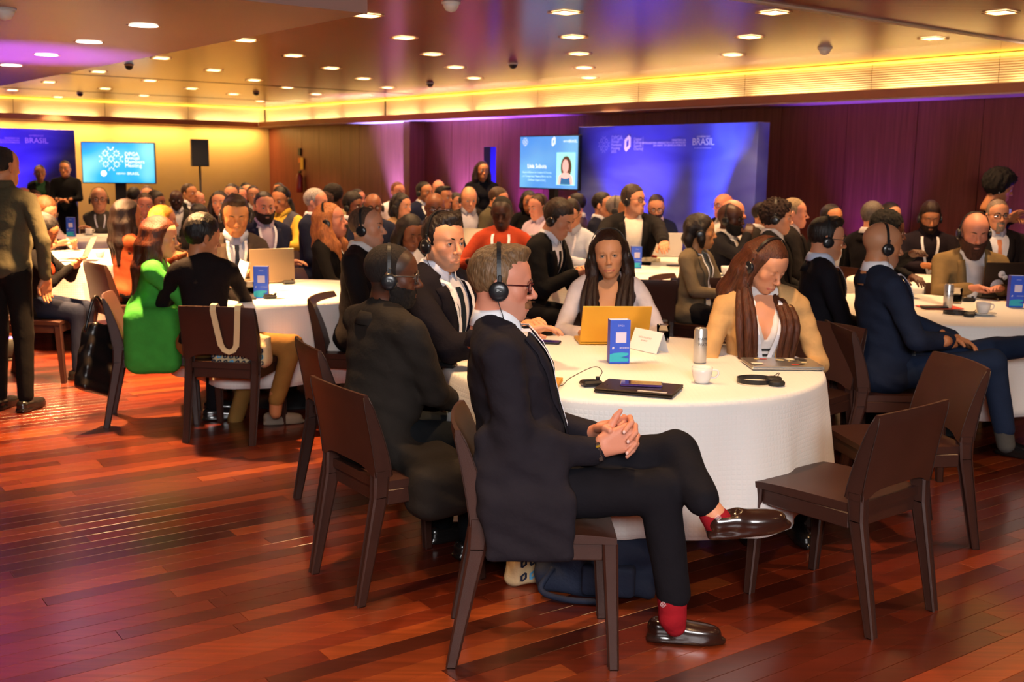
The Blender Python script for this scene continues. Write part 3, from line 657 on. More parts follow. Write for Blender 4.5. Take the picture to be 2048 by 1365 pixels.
# left screen on its stand, turned to the room
q = PD(237, 326, 17.2); a2, b2_ = PD(168, 326, 17.2), PD(307, 326, 17.2); TW2 = float(b2_[0] - a2[0]); TH2 = TW2 * .5625
e = empty('presentation_screen', (q[0], q[1], 0), math.radians(7), 'wall screen on a black stand showing a flower emblem on cyan', 'screen')
ob('casing', box(0, .03, q[2], TW2 + .03, .05, TH2 + .03, .006), pbr('blue_edge', srgb('#1a2a70'), .4), e); ob('display', box(0, .003, q[2], TW2, .004, TH2), SCR2, e)
o = ob('logo', burst(.20), EW, e); o.matrix_local = on_face(o, -TW2 * .10, q[2] + TH2 * .10, .002)
for i, s in enumerate(('DPGA', 'Annual', 'Members', 'Meeting')): letter(e, s, .078, TW2 * .09, q[2] + TH2 * (.22 - .095 * i), EW, 'LEFT', .002)
o = ob('logo', prism(ell(.045, .045), 0, .001), EW, e); o.matrix_local = on_face(o, -TW2 * .21, q[2] - TH2 * .27, .002)
letter(e, 'GEST\u00c3O', .038, TW2 * .03, q[2] - TH2 * .27, EW, y=.002); letter(e, 'BRASIL', .06, TW2 * .20, q[2] - TH2 * .27, EW, y=.002)
ob('stand_pole', box(0, .09, (q[2] - TH2 / 2) / 2, .16, .06, q[2] - TH2 / 2 + .2, .004), MATTEBLACK, e); ob('stand_base', box(0, .05, .015, .8, .5, .03, .006), MATTEBLACK, e)
# loudspeaker on its pole
q = PD(399, 306, 17.6)
e = empty('loudspeaker', (q[0], q[1], 0), math.radians(-70), 'black loudspeaker cabinet raised on a thin tripod pole', 'loudspeaker')
hh = .42; ob('cabinet', prism([(-.12, -.13), (.16, -.13), (.16, .13), (-.12, .13), (-.17, .08), (-.17, -.08)][0:6], q[2] - hh / 2, q[2] + hh / 2), MATTEBLACK, e)
ob('grille', box(.163, 0, q[2], .006, .24, hh - .03, .003), pbr('grille', (.006, .006, .007), .5), e); ob('pole', tube([(0, 0, .35), (0, 0, q[2] - hh / 2)], .018), MATTEBLACK, e)
for k in range(3):
    a = k * 2 * math.pi / 3; ob('leg', tube([(0.02 * math.cos(a), .02 * math.sin(a), .75), (.5 * math.cos(a), .5 * math.sin(a), .012)], .012), MATTEBLACK, e)
# ================================================================ chairs, tables
SEATZ = .46
def chair_parts():
    parts = []
    # seat: padded leather slab, slightly dished, wider in front
    nx, ny = 9, 9; V = []; 
    for i in range(nx):
        for j in range(ny):
            s, t = i / (nx - 1), j / (ny - 1) * 2 - 1; w = .205 + .022 * s
            V.append((-.215 + .44 * s, t * w, SEATZ - .012 * math.sin(math.pi * s) * (1 - t * t) - .010 * (s ** 6) - .004 * t ** 6))
    n = nx * ny; V += [(x, y, SEATZ - .035) for (x, y, z) in V]; Q = []
    for i in range(nx - 1):
        for j in range(ny - 1):
            a = i * ny + j; Q.append((a, a + ny, a + ny + 1, a + 1)); Q.append((n + a, n + a + 1, n + a + ny + 1, n + a + ny))
    rim = [i * ny for i in range(nx)] + [(nx - 1) * ny + j for j in range(1, ny)] + [i * ny + ny - 1 for i in range(nx - 2, -1, -1)] + [j for j in range(ny - 2, 0, -1)]
    for k in range(len(rim)):
        a, b = rim[k], rim[(k + 1) % len(rim)]; Q.append((b, a, n + a, n + b))
    parts.append(('seat', Geo(V, [q[::-1] for q in Q]) if False else Geo(V, Q, smooth=False)))
    # rails
    rl = []
    parts.append(('apron', join([box(.205, 0, .395, .028, .375, .058, .004), box(-.19, 0, .395, .028, .36, .058, .004), box(.0, .199, .395, .37, .024, .058, .004), box(.0, -.199, .395, .37, .024, .058, .004)])))
    def leg(p0, p1, s0, s1):
        p0, p1 = np.array(p0, float), np.array(p1, float); V = []
        for p, s in ((p0, s0), (p1, s1)):
            for (a, b) in ((-1, -1), (1, -1), (1, 1), (-1, 1)):
                c = .28
                for (e, f) in ((a * (1 - c), b), (a, b * (1 - c))) if a * b > 0 else ((a, b * (1 - c)), (a * (1 - c), b)): V.append((p[0] + e * s[0] / 2, p[1] + f * s[1] / 2, p[2]))
        Q = [(k, (k + 1) % 8, 8 + (k + 1) % 8, 8 + k) for k in range(8)]; Q += [(7, 6, 5, 4), (7, 4, 3, 0), (3, 2, 1, 0), (8, 9, 10, 11), (8, 11, 12, 15), (12, 13, 14, 15)]
        return Geo(V, Q, smooth=False)
    for s in (-1, 1): parts.append(('leg', leg((.228, s * .205, 0), (.205, s * .203, SEATZ - .035), (.034, .034), (.050, .046))))
    for s in (-1, 1):
        parts.append(('leg', join([leg((-.295, s * .198, 0), (-.215, s * .198, .40), (.036, .036), (.058, .044)), leg((-.215, s * .198, .40), (-.208, s * .198, .50), (.058, .044), (.066, .044))])))
    # backrest: leather wrapped, leaf-shaped ends, arched lower edge, gently curved in plan
    ny, nz = 15, 11; V = []
    def prof(t, side):   # t 0..1 bottom->top ; x of front / back faces
        xc = -.205 - .075 * t ** 1.35; th = .066 * (1 - .62 * t ** 1.6); th *= 1 if t < .93 else (1 - .6 * ((t - .93) / .07))
        return xc + side * th / 2
    for side in (1, -1):
        for k in range(nz):
            for j in range(ny):
                s = j / (ny - 1) * 2 - 1; t = k / (nz - 1); z0 = .475 + .036 * max(0, 1 - (abs(s) / .90) ** 5); z = z0 + (.795 - z0) * t - .006 * s * s * t
                V.append((prof((z - .475) / .32, side) - .022 * (1 - s * s) * (.4 + .6 * t), s * (.222 - .004 * (1 - t)), z))
    n = ny * nz; Q = []
    for k in range(nz - 1):
        for j in range(ny - 1):
            a = k * ny + j; Q.append((a, a + 1, a + ny + 1, a + ny)); Q.append((n + a, n + a + ny, n + a + ny + 1, n + a + 1))
    rim = [j for j in range(ny)] + [k * ny + ny - 1 for k in range(1, nz)] + [(nz - 1) * ny + j for j in range(ny - 2, -1, -1)] + [k * ny for k in range(nz - 2, 0, -1)]
    for i in range(len(rim)):
        a, b = rim[i], rim[(i + 1) % len(rim)]; Q.append((b, a, n + a, n + b))
    parts.append(('backrest', Geo(V, Q, smooth=False)))
    # seam piping along the side edges of the backrest
    for s in (-1, 1):
        sm = []
        for side in (1, -1):
            sm.append(tube([(prof(t, side) - .0 , s * .2225, .475 + .32 * t - .006 * t) for t in np.linspace(0.02, .97, 9)], .0022, 5))
        parts.append(('seam', join(sm)))
    return parts
CHAIR0 = empty('leather_chair', (0, 0, -50)); 
SEAM = pbr('leather_seam', srgb('#2c1812'), .5)
for nm, g in chair_parts(): ob(nm, g, SEAM if nm == 'seam' else LEATHER, CHAIR0)
for c in CHAIR0.children:
    if c.name.startswith(('backrest', 'seat')):
        for p in c.data.polygons: p.use_smooth = True
        try: c.data.set_sharp_from_angle(angle=math.radians(45))
        except Exception: pass
_ch_used = [False]
def chair(x, y, yaw, label):
    if not _ch_used[0]:
        _ch_used[0] = True; o = CHAIR0; o.location = (float(x), float(y), 0); o.rotation_euler = (0, 0, yaw)
        tag(o, label, 'chair', 'dark brown leather conference chairs'); return o
    o = dup(CHAIR0, (x, y, 0), yaw, label, 'dark brown leather conference chairs'); o['category'] = 'chair'; return o
# ---- tables with cloths
def cloth_table_mat():
    m = bpy.data.materials.new('white_damask'); m.use_nodes = True; N, L = nodes_of(m); b = N['Principled BSDF']; b.inputs['Base Color'].default_value = (.80, .775, .74, 1); b.inputs['Roughness'].default_value = .75; b.inputs['Sheen Weight'].default_value = .15
    a = N.new('ShaderNodeAttribute'); a.attribute_name = 'Col'; mp = N.new('ShaderNodeMapping'); mp.inputs['Scale'].default_value = (1, 1, 1); L.new(a.outputs['Vector'], mp.inputs['Vector'])
    def wave(d):
        w = N.new('ShaderNodeTexWave'); w.bands_direction = d; w.inputs['Scale'].default_value = 17; w.inputs['Distortion'].default_value = .25; w.inputs['Detail'].default_value = 1; L.new(mp.outputs['Vector'], w.inputs['Vector']); return w
    w1, w2 = wave('X'), wave('Y'); mx = N.new('ShaderNodeMath'); mx.operation = 'MINIMUM'; L.new(w1.outputs['Fac'], mx.inputs[0]); L.new(w2.outputs['Fac'], mx.inputs[1])
    sm = N.new('ShaderNodeMapRange'); sm.inputs[1].default_value = 0; sm.inputs[2].default_value = .5; L.new(mx.outputs[0], sm.inputs[0])
    bp = N.new('ShaderNodeBump'); bp.inputs['Strength'].default_value = .22; bp.inputs['Distance'].default_value = .004; L.new(sm.outputs[0], bp.inputs['Height']); L.new(bp.outputs['Normal'], b.inputs['Normal']); return m
DAMASK = cloth_table_mat()
TABZ = .75
def cloth_geo(R, seed, drop=.51, n=120):
    rs = np.random.RandomState(seed); ph = rs.rand(4) * 6.28; fr = [rs.randint(7, 10), rs.randint(12, 16), 23, 4]
    rings = [(0.001, 0), (R * .35, 0), (R * .7, 0), (R * .93, 0), (R - .004, -.001), (R + .004, -.006), (R + .009, -.018)] + [(None, t) for t in np.linspace(.04, 1, 12)]
    A = 2 * math.pi * np.arange(n) / n; V = []; C = []
    f = .5 * np.sin(fr[0] * A + ph[0]) + .35 * np.sin(fr[1] * A + ph[1]) + .15 * np.sin(fr[2] * A + ph[2])
    f = np.sign(f) * np.abs(f) ** .8
    for r, t in rings:
        if r is not None: rr = np.full(n, r); z = np.full(n, TABZ + .004 + t); uu, vv = r * np.cos(A), r * np.sin(A)
        else:
            d = .018 + (drop - .018) * t; rr = R + .010 + .030 * t + .050 * f * t ** .9 + .026 * t * np.abs(np.sin(.5 * fr[1] * A + ph[2])) ** 6; z = TABZ + .004 - d + .012 * t * np.sin(fr[3] * A + ph[3]); uu, vv = A * R, np.full(n, -d)
        V.append(np.stack([rr * np.cos(A), rr * np.sin(A), z], 1)); C.append(np.stack([uu, vv, 0 * A], 1))
    # inner side for thickness
    V = np.concatenate(V); C = np.concatenate(C); k = len(rings); Q = []
    for i in range(k - 1):
        for j in range(n):
            j2 = (j + 1) % n; Q.append((i * n + j, (i + 1) * n + j, (i + 1) * n + j2, i * n + j2))
    g = Geo(V, Q, C=C); return g
def table(cx, cy, R, seed, name_lab):
    t = empty('round_table', (cx, cy, 0), 0, 'round banquet table hidden under the white cloth ' + name_lab, 'table', 'round banquet tables')
    ob('table_top', lathe([(0, TABZ - .03), (R - .012, TABZ - .03), (R - .004, TABZ - .024), (R - .004, TABZ - .006), (R - .01, TABZ), (0, TABZ)], 64), pbr('table_wood', srgb('#8a6a48'), .6), t)
    ob('column', lathe([(.045, .06), (.045, TABZ - .03)], 16), MATTEBLACK, t); ob('base', lathe([(0, 0), (.3, 0), (.3, .012), (.08, .05), (.046, .07), (0, .07)], 32), MATTEBLACK, t)
    c = ob('tablecloth', cloth_geo(R, seed), DAMASK, loc=(cx, cy, 0)); tag(c, 'white quilted tablecloth draped over the round table ' + name_lab, 'tablecloth', 'white round tablecloths')
    md = c.modifiers.new('thickness', 'SOLIDIFY'); md.thickness = .002; md.offset = -1
    return t
# ================================================================ table-top things
TZ = TABZ + .0065
def px_t(x, y, z=TZ): return P(x, y, z)
def heading(a, b):
    d = P(*b, TZ) - P(*a, TZ); return math.atan2(d[1], d[0])
SILVER = pbr('silver_shell', (.58, .57, .55), .32, metal=.9); GOLD = pbr('gold_shell', srgb('#dba83a'), .38, metal=.45); DARKSHELL = pbr('dark_shell', srgb('#2a2019'), .42, metal=.3); KEYS = pbr('key_black', (.02, .02, .022), .5)
def laptop_open(p, yaw, lid_ang, shell, label, w=.31, d=.215, screen=None, stickers=()):
    """hinge line at p, user sits at local +x, lid leans over the hinge; yaw = direction to user"""
    e = empty('laptop', p, yaw, label, 'laptop')
    ob('base', box(d / 2, 0, .007, d, w, .013, .004), shell, e); ob('keyboard', box(d * .42, 0, .0142, d * .42, w * .86, .0015, .0005), KEYS, e); ob('touchpad', box(d * .80, 0, .0140, d * .28, w * .36, .0012, .0004), shell, e)
    lid = ob('lid', box(0, 0, d / 2, .006, w, d, .0028), shell, e); lid.matrix_local = Matrix.Translation((-.002, 0, .014)) @ Matrix.Rotation(-lid_ang, 4, 'Y')
    s = ob('display', box(.0036, 0, d / 2 + .004, .001, w - .016, d - .02), screen or pbr('screen_dark', (.02, .02, .03), .15), lid)
    for (y, z, g, m) in stickers:
        o = ob('sticker', g, m, lid); o.matrix_local = Matrix.Translation((-.0036, y, z)) @ Matrix.Rotation(-math.pi / 2, 4, 'Z') @ Matrix.Rotation(math.pi / 2, 4, 'X')
    return e
def laptop_closed(p, yaw, shell, label, w=.31, d=.215, extra=None):
    e = empty('laptop', p, yaw, label, 'laptop'); ob('base', box(0, 0, .006, w, d, .010, .003), shell, e); ob('lid', box(0, 0, .0145, w, d, .006, .0025), shell, e)
    ob('foot_strip', box(0, 0, .0007, w * .7, d * .7, .0013), KEYS, e)
    return e
def phone(p, yaw, label, case, scr, w=.075, l=.155, z=0.0):
    e = empty('phone', (p[0], p[1], p[2] + z), yaw, label, 'phone'); ob('case', box(0, 0, .0045, l, w, .009, .003), case, e); ob('screen', box(0, 0, .0093, l - .008, w - .007, .0008), scr, e); return e
def can(p, label, yaw=0):
    e = empty('drink_can', p, yaw, label, 'can'); r = .0285; h = .155
    ob('body', lathe([(0, .004), (r * .8, .0), (r * .86, .0), (r, .010), (r, h - .014), (r * .86, h - .004), (r * .86, h - .001), (r * .80, h - .001), (r * .78, h - .006), (0, h - .006)], 32), pbr('can_silver', (.72, .72, .71), .28, metal=.75), e)
    ob('pull_tab', box(.004, 0, h - .002, .02, .012, .004, .001), STEEL, e)
    for i, (s, z, sz) in enumerate((('MAMBA', .108, .017), ('WATER', .084, .017))):
        me = text_mesh(s, sz, .0004); n = len(me.vertices); co = np.zeros(n * 3); me.vertices.foreach_get('co', co); co = co.reshape(-1, 3); a = co[:, 0] / r
        v = np.stack([(r + .0004 + co[:, 2]) * np.sin(a), -(r + .0004 + co[:, 2]) * np.cos(a), z + co[:, 1]], 1); me.vertices.foreach_set('co', v.ravel()); me.update(); ob('lettering', me, pbr('dark_ink', (.05, .05, .06), .6), e)
    return e
def cup(p, yaw, label, saucer=True, k=1.0):
    e = empty('coffee_cup', p, yaw, label, 'cup'); z0 = .012 if saucer else 0
    ob('bowl', lathe([(0, z0 + .004), (.024, z0 + .002), (.026, z0), (.029, z0), (.030, z0 + .006), (.036, z0 + .020), (.0405, z0 + .042), (.042, z0 + .062), (.0395, z0 + .062), (.038, z0 + .042), (.033, z0 + .02), (0, z0 + .012)], 32).sc(k), CERAMIC, e)
    ob('handle', tube(bez([(.038, 0, z0 + .052), (.058, 0, z0 + .052), (.064, 0, z0 + .038), (.052, 0, z0 + .022), (.034, 0, z0 + .020)], 6), .0042, 8).sc(k), CERAMIC, e)
    ob('coffee', lathe([(0, z0 + .046), (.0385, z0 + .046), (.0385, z0 + .0465), (0, z0 + .0465)], 24).sc(k), pbr('coffee', srgb('#4a2e1c'), .15), e)
    if saucer: ob('saucer', lathe([(0, 0), (.04, 0), (.045, .004), (.075, .012), (.077, .014), (.072, .0145), (.045, .0075), (0, .006)], 36).sc(k), CERAMIC, e)
    return e
GLASS = pbr('clear_glass', (1, 1, 1), .02, trans=1.0, ior=1.12)
def tumbler(p, label, h=.085, r=.033):
    e = empty('drinking_glass', p, 0, label, 'glass'); ob('glass', lathe([(0, 0), (r * .88, 0), (r * .9, .002), (r, h), (r - .002, h), (r * .86, .008), (0, .008)], 28), GLASS, e)
    ob('water', lathe([(0, .0085), (r * .85, .0085), (r * .90, h * .45), (0, h * .45)], 28), pbr('water', (.95, .98, 1), .02, trans=1.0, ior=1.08), e); return e
BXB = pbr('box_blue', srgb('#2a55d8'), .5); BXC = pbr('box_cyan', srgb('#28b0cc'), .5); BXS = pbr('box_side', srgb('#4a48b0'), .5); PALE = pbr('pale_square', srgb('#d8d2ee'), .6)
def infobox(p, yaw, label, h=.19, w=.088, d=.05):
    """printed cardboard stand; front is local -y"""
    e = empty('info_box', p, yaw, label, 'info stand'); t = .0012
    ob('front', box(0, -d / 2, h / 2, w, t, h), BXB, e); ob('back', box(0, d / 2, h / 2, w, t, h), BXB, e); ob('side', box(-w / 2, 0, h / 2, t, d - t, h), BXS, e); ob('side', box(w / 2, 0, h / 2, t, d - t, h), BXS, e)
    ob('inner', box(0, 0, .001, w - .003, d - .003, .002), WHITE, e); ob('top_rim', join([box(0, -d / 2 + .0016, h - .012, w - .004, .0008, .024), box(0, d / 2 - .0016, h - .012, w - .004, .0008, .024), box(-w / 2 + .0016, 0, h - .012, .0008, d - .006, .024), box(w / 2 - .0016, 0, h - .012, .0008, d - .006, .024)]), WHITE, e)
    fy = -d / 2 - t / 2 - .0003
    ob('code_square', box(.004, fy, h * .60, .046, .0006, .046), PALE, e)
    ob('wave_print', prism([(-w/2, 0), (w*.40, 0), (w*.46, h*.04), (w*.42, h*.08), (w*.2, h*.07), (w*.08, h*.11), (w*.30, h*.13), (w*.44, h*.16), (w*.43, h*.20), (w*.1, h*.215), (-w*.3, h*.20), (-w/2, h*.17)], 0, .0006).rot('x', math.pi / 2).mv(0, fy, .008), BXC, e)
    o = ob('logo', hexlogo(.008, .011, .0004), INK, e); o.matrix_local = Matrix.Translation((-w * .34, fy, h * .36)) @ Matrix.Rotation(math.pi / 2, 4, 'X')
    for s, x in (('GEST\u00c3O', .010), ('BRASIL', .032)):
        o = ob('lettering', text_mesh(s, .0065, .0003), INK, e); o.matrix_local = Matrix.Translation((x, fy, h * .36)) @ Matrix.Rotation(math.pi / 2, 4, 'X')
    o = ob('lettering', text_mesh('DPGA', .011, .0003), INKD, e); o.matrix_local = Matrix.Translation((.004, fy, h * .87)) @ Matrix.Rotation(math.pi / 2, 4, 'X')
    return e
def receiver(p, yaw, label, cable=None):
    e = empty('audio_receiver', p, yaw, label, 'receiver'); ob('body', box(0, 0, .011, .085, .055, .022, .008), DARKPLASTIC, e); ob('clip', box(-.01, 0, .0235, .05, .02, .004, .001), MATTEBLACK, e); ob('knob', lathe([(0, .0), (.008, 0), (.008, .012), (0, .012)], 12).mv(.034, .014, .02), MATTEBLACK, e)
    if cable is not None: ob('cable', tube(bez(cable, 8), .0016, 5), MATTEBLACK, e)
    return e
def loose_headset(p, yaw, label):
    e = empty('loose_headset', p, yaw, label, 'headset')
    a = np.linspace(.35, math.pi * 2 - .75, 30); pts = [(.075 * math.cos(t) - .01, .066 * math.sin(t), .012) for t in a]
    nr = [(math.cos(t), math.sin(t), 0) for t in a]; ob('headband', ribbon(pts, nr, .018, .004), DARKPLASTIC, e)
    for (x, y, r_) in ((.072, .026, .4), (.058, -.052, -.3)): ob('ear_cup', lathe([(0, 0), (.028, 0), (.033, .004), (.033, .014), (.028, .018), (0, .018)], 20).mv(x, y, .0005), MATTEBLACK, e)
    ob('cable', tube(bez([(.085, .02, .018), (.10, .05, .03), (.07, .08, .004), (.0, .10, .002)], 8), .0016, 5), MATTEBLACK, e); return e
def tent_card(p, yaw, label, w=.20, h=.095, d=.075):
    e = empty('name_card', p, yaw, label, 'name card'); a = math.atan2(d / 2, h); L_ = math.hypot(h, d / 2)
    for s in (1, -1):
        o = ob('leaf', box(0, 0, L_ / 2, w, .0008, L_), WHITE, e); o.matrix_local = Matrix.Translation((0, -s * d / 2, 0)) @ Matrix.Rotation(-s * a, 4, 'X')
        if s == 1:
            for i, (t, sz) in enumerate((('DATA FOUNDRY', .012), ('ALLIANCE', .010))):
                l = ob('lettering', text_mesh(t, sz, .0003), pbr('grey_ink', (.25, .22, .22), .7), o); l.matrix_local = Matrix.Translation((-.01, -.0008, L_ * .62 - i * .014)) @ Matrix.Rotation(math.pi / 2, 4, 'X')
    return e
# ================================================================ people
HQ = {0: .0034, 1: .0066, 2: .0096}; CQ = {0: .0112, 1: .019, 2: .027}
_HC = {}
def both(f): return [f(1), f(-1)]
def head_grid(sex, h, closed=False):
    key = (sex, h, closed)
    if key in _HC: return _HC[key]
    g = Grid((-.125, -.105, -.215), (.135, .105, .13), h); f = sex == 'f'
    g.add(el((-.012, 0, .030), (.096, .0745, .086)), .01); g.add(el((.034, 0, .033), (.055, .061, .056)), .03)
    g.add(el((.028, 0, -.045), (.058, .054 if f else .057, .070)), .03)
    for s in (1, -1):
        g.add(el((.050, s * .039, -.022), (.024, .024, .024)), .02)
        g.add(rc((-.004, s * (.049 if f else .054), -.046), (.056, s * (.014 if f else .021), -.099), .016, .013 if f else .017), .03)
    g.add(el((.070, 0, -.099), (.017, .017 if f else .022, .016 if f else .018)), .02); g.add(el((.067, 0, -.068), (.025, .030, .030)), .02)
    g.add(rc((.078, -.030, .019), (.078, .030, .019), .009 if f else .0115, .009 if f else .0115), .016)
    for s in (1, -1):
        g.sub(el((.093, s * .031, .001), (.014, .018, .0115)), .012); g.add(el((.0745, s * .031, 0), (.0138, .0150, .0125)), .004)
        if not closed: g.sub(el((.090, s * .031, -.0005), (.010, .0132, .0056 if f else .0050)), .002)
        else: g.sub(rc((.0885, s * .020, -.004), (.0885, s * .043, -.004), .0012, .0012), .002)
    g.add(rc((.085, 0, .010), (.106 if f else .109, 0, -.030), .0068, .0098), .010); g.add(el((.108 if f else .111, 0, -.034), (.0105, .0110, .0098)), .008)
    for s in (1, -1): g.add(el((.0975, s * .0125, -.038), (.0095, .0075, .0075)), .006)
    up = [(.086, -.023, -.0715), (.0925, -.009, -.0690), (.0938, 0, -.0698), (.0925, .009, -.0690), (.086, .023, -.0715)]
    lo = [(.085, -.021, -.0755), (.091, -.008, -.0785), (.0918, 0, -.0792), (.091, .008, -.0785), (.085, .021, -.0755)]
    t = .0058 if f else .0046
    for c in chain(up, [.003, t, t, t, .003]) + chain(lo, [.003, t * 1.15, t * 1.15, t * 1.15, .003]): g.add(c, .005)
    g.sub(rc((.0985, -.020, -.0740), (.0985, .020, -.0740), .0028, .0028), .003)
    for s in (1, -1):
        R = Rz(s * -.35) @ Ry(.12); g.add(el((-.012, s * .079, -.008), (.018, .0065, .031), R), .006); g.sub(el((-.006, s * .087, -.006), (.009, .006, .017), R), .004)
    n0, n1 = (.047, .050) if f else (.055, .060)
    g.add(rc((-.020, 0, -.065), (-.036, 0, -.20), n0, n1), .025)
    _HC[key] = g; _HC[(key, 'geo')] = g.geo(); return g
def seg_d(V, a, b):
    a, b = np.array(a), np.array(b); ab = b - a; t = np.clip(((V - a) @ ab) / (ab @ ab), 0, 1); return np.linalg.norm(V - a - t[:, None] * ab, axis=1)
def mixc(C, c, w): return C * (1 - w[:, None]) + np.array(c) * w[:, None]
def head_geo(sex, h, skin, lips=None, stubble=None, scalp=None, closed=False, eyec=(.03, .018, .012), browc=(.02, .012, .008), hairline=.70):
    g0 = head_grid(sex, h, closed); g = _HC[((sex, h, closed), 'geo')].copy(); V = g.V; sk = np.array(skin)
    C = np.tile(sk, (len(V), 1)); lips = lips or (sk[0] * .85, sk[1] * .52, sk[2] * .50)
    d = np.minimum(seg_d(V, (.087, -.022, -.074), (.093, 0, -.074)), seg_d(V, (.087, .022, -.074), (.093, 0, -.074)))
    C = mixc(C, lips, np.clip((.0078 - d) / .0025, 0, 1) * (.9 if sex == 'f' else .55))
    ck = np.minimum(np.linalg.norm(V - np.array([.07, .04, -.03]), axis=1), np.linalg.norm(V - np.array([.07, -.04, -.03]), axis=1)); C = mixc(C, (sk[0] * 1.05, sk[1] * .80, sk[2] * .78), np.clip((.035 - ck) / .03, 0, 1) * .5)
    nz = np.linalg.norm(V - np.array([.11, 0, -.034]), axis=1); C = mixc(C, (sk[0], sk[1] * .82, sk[2] * .78), np.clip((.022 - nz) / .02, 0, 1) * .6)
    if stubble is not None:
        col, amt = stubble; zl = -.030 - .30 * (V[:, 0] - .0); m = np.clip((zl - V[:, 2]) / .015, 0, 1) * np.clip((V[:, 2] + .140) / .02, 0, 1) * np.clip((V[:, 0] + .005) / .02, 0, 1) * np.clip((d - .006) / .004, 0, 1)
        C = mixc(C, col, m * amt)
    if scalp is not None:
        col, amt = scalp; x0 = .028 + hairline * V[:, 2]; m = np.clip((x0 - V[:, 0]) / .010, 0, 1) * np.clip((V[:, 2] + .075) / .02, 0, 1) * np.clip((.083 - np.abs(V[:, 1])) / .006 + .4, 0, 1); C = mixc(C, col, m * amt)
    g.C = C; parts = [g]
    n = 14 if h < .004 else 10
    if not closed:
        for s in (1, -1):
            a = np.array([0, .13, .26, .40, .46, .60, .9, 1.3, 1.7]); e = lathe([(.0122 * math.sin(t) + 1e-5, .0122 * math.cos(t)) for t in a], n); k = len(a)
            cc = np.array([(.004, .004, .004), (.004, .004, .004), eyec, eyec, (.46, .42, .40), (.48, .44, .42), (.45, .38, .35), (.5, .4, .38), (.5, .4, .38)]); e.C = np.tile(cc, (n, 1)); e.Q = e.Q[:, ::-1]
            parts.append(e.rot('y', math.pi / 2).mv(.0752 if h < .004 else (.0762 if h < .007 else .0785), s * .031, -.0005))
            # lash line
            if h < .007: parts.append(tube([(.0868 + (.002 if h > .004 else 0) - .35 * (abs(t) ** 2) * .012, s * .031 + t * .0125, .0046 - .0048 * t * t) for t in np.linspace(-1, 1, 7)], .0011 if sex == 'm' else .0016, 5).col((.015, .01, .008)))
    for s in (1, -1):
        x0 = (.0925 if sex == 'm' else .0905) + (.0012 if h > .004 else 0); pts = [(x0 - .0165 * ((t + 1) / 2) ** 2.2, s * (.013 + .034 * (t + 1) / 2), .0185 + .0060 * math.sin((t + 1) / 2 * 2.4)) for t in np.linspace(-1, 1, 7)]
        r = .0036 if sex == 'm' else .0030; parts.append(tube(pts, [r * .8, r, r * 1.1, r, r * .9, r * .7, r * .35], 6).col(browc))
    return join(parts)
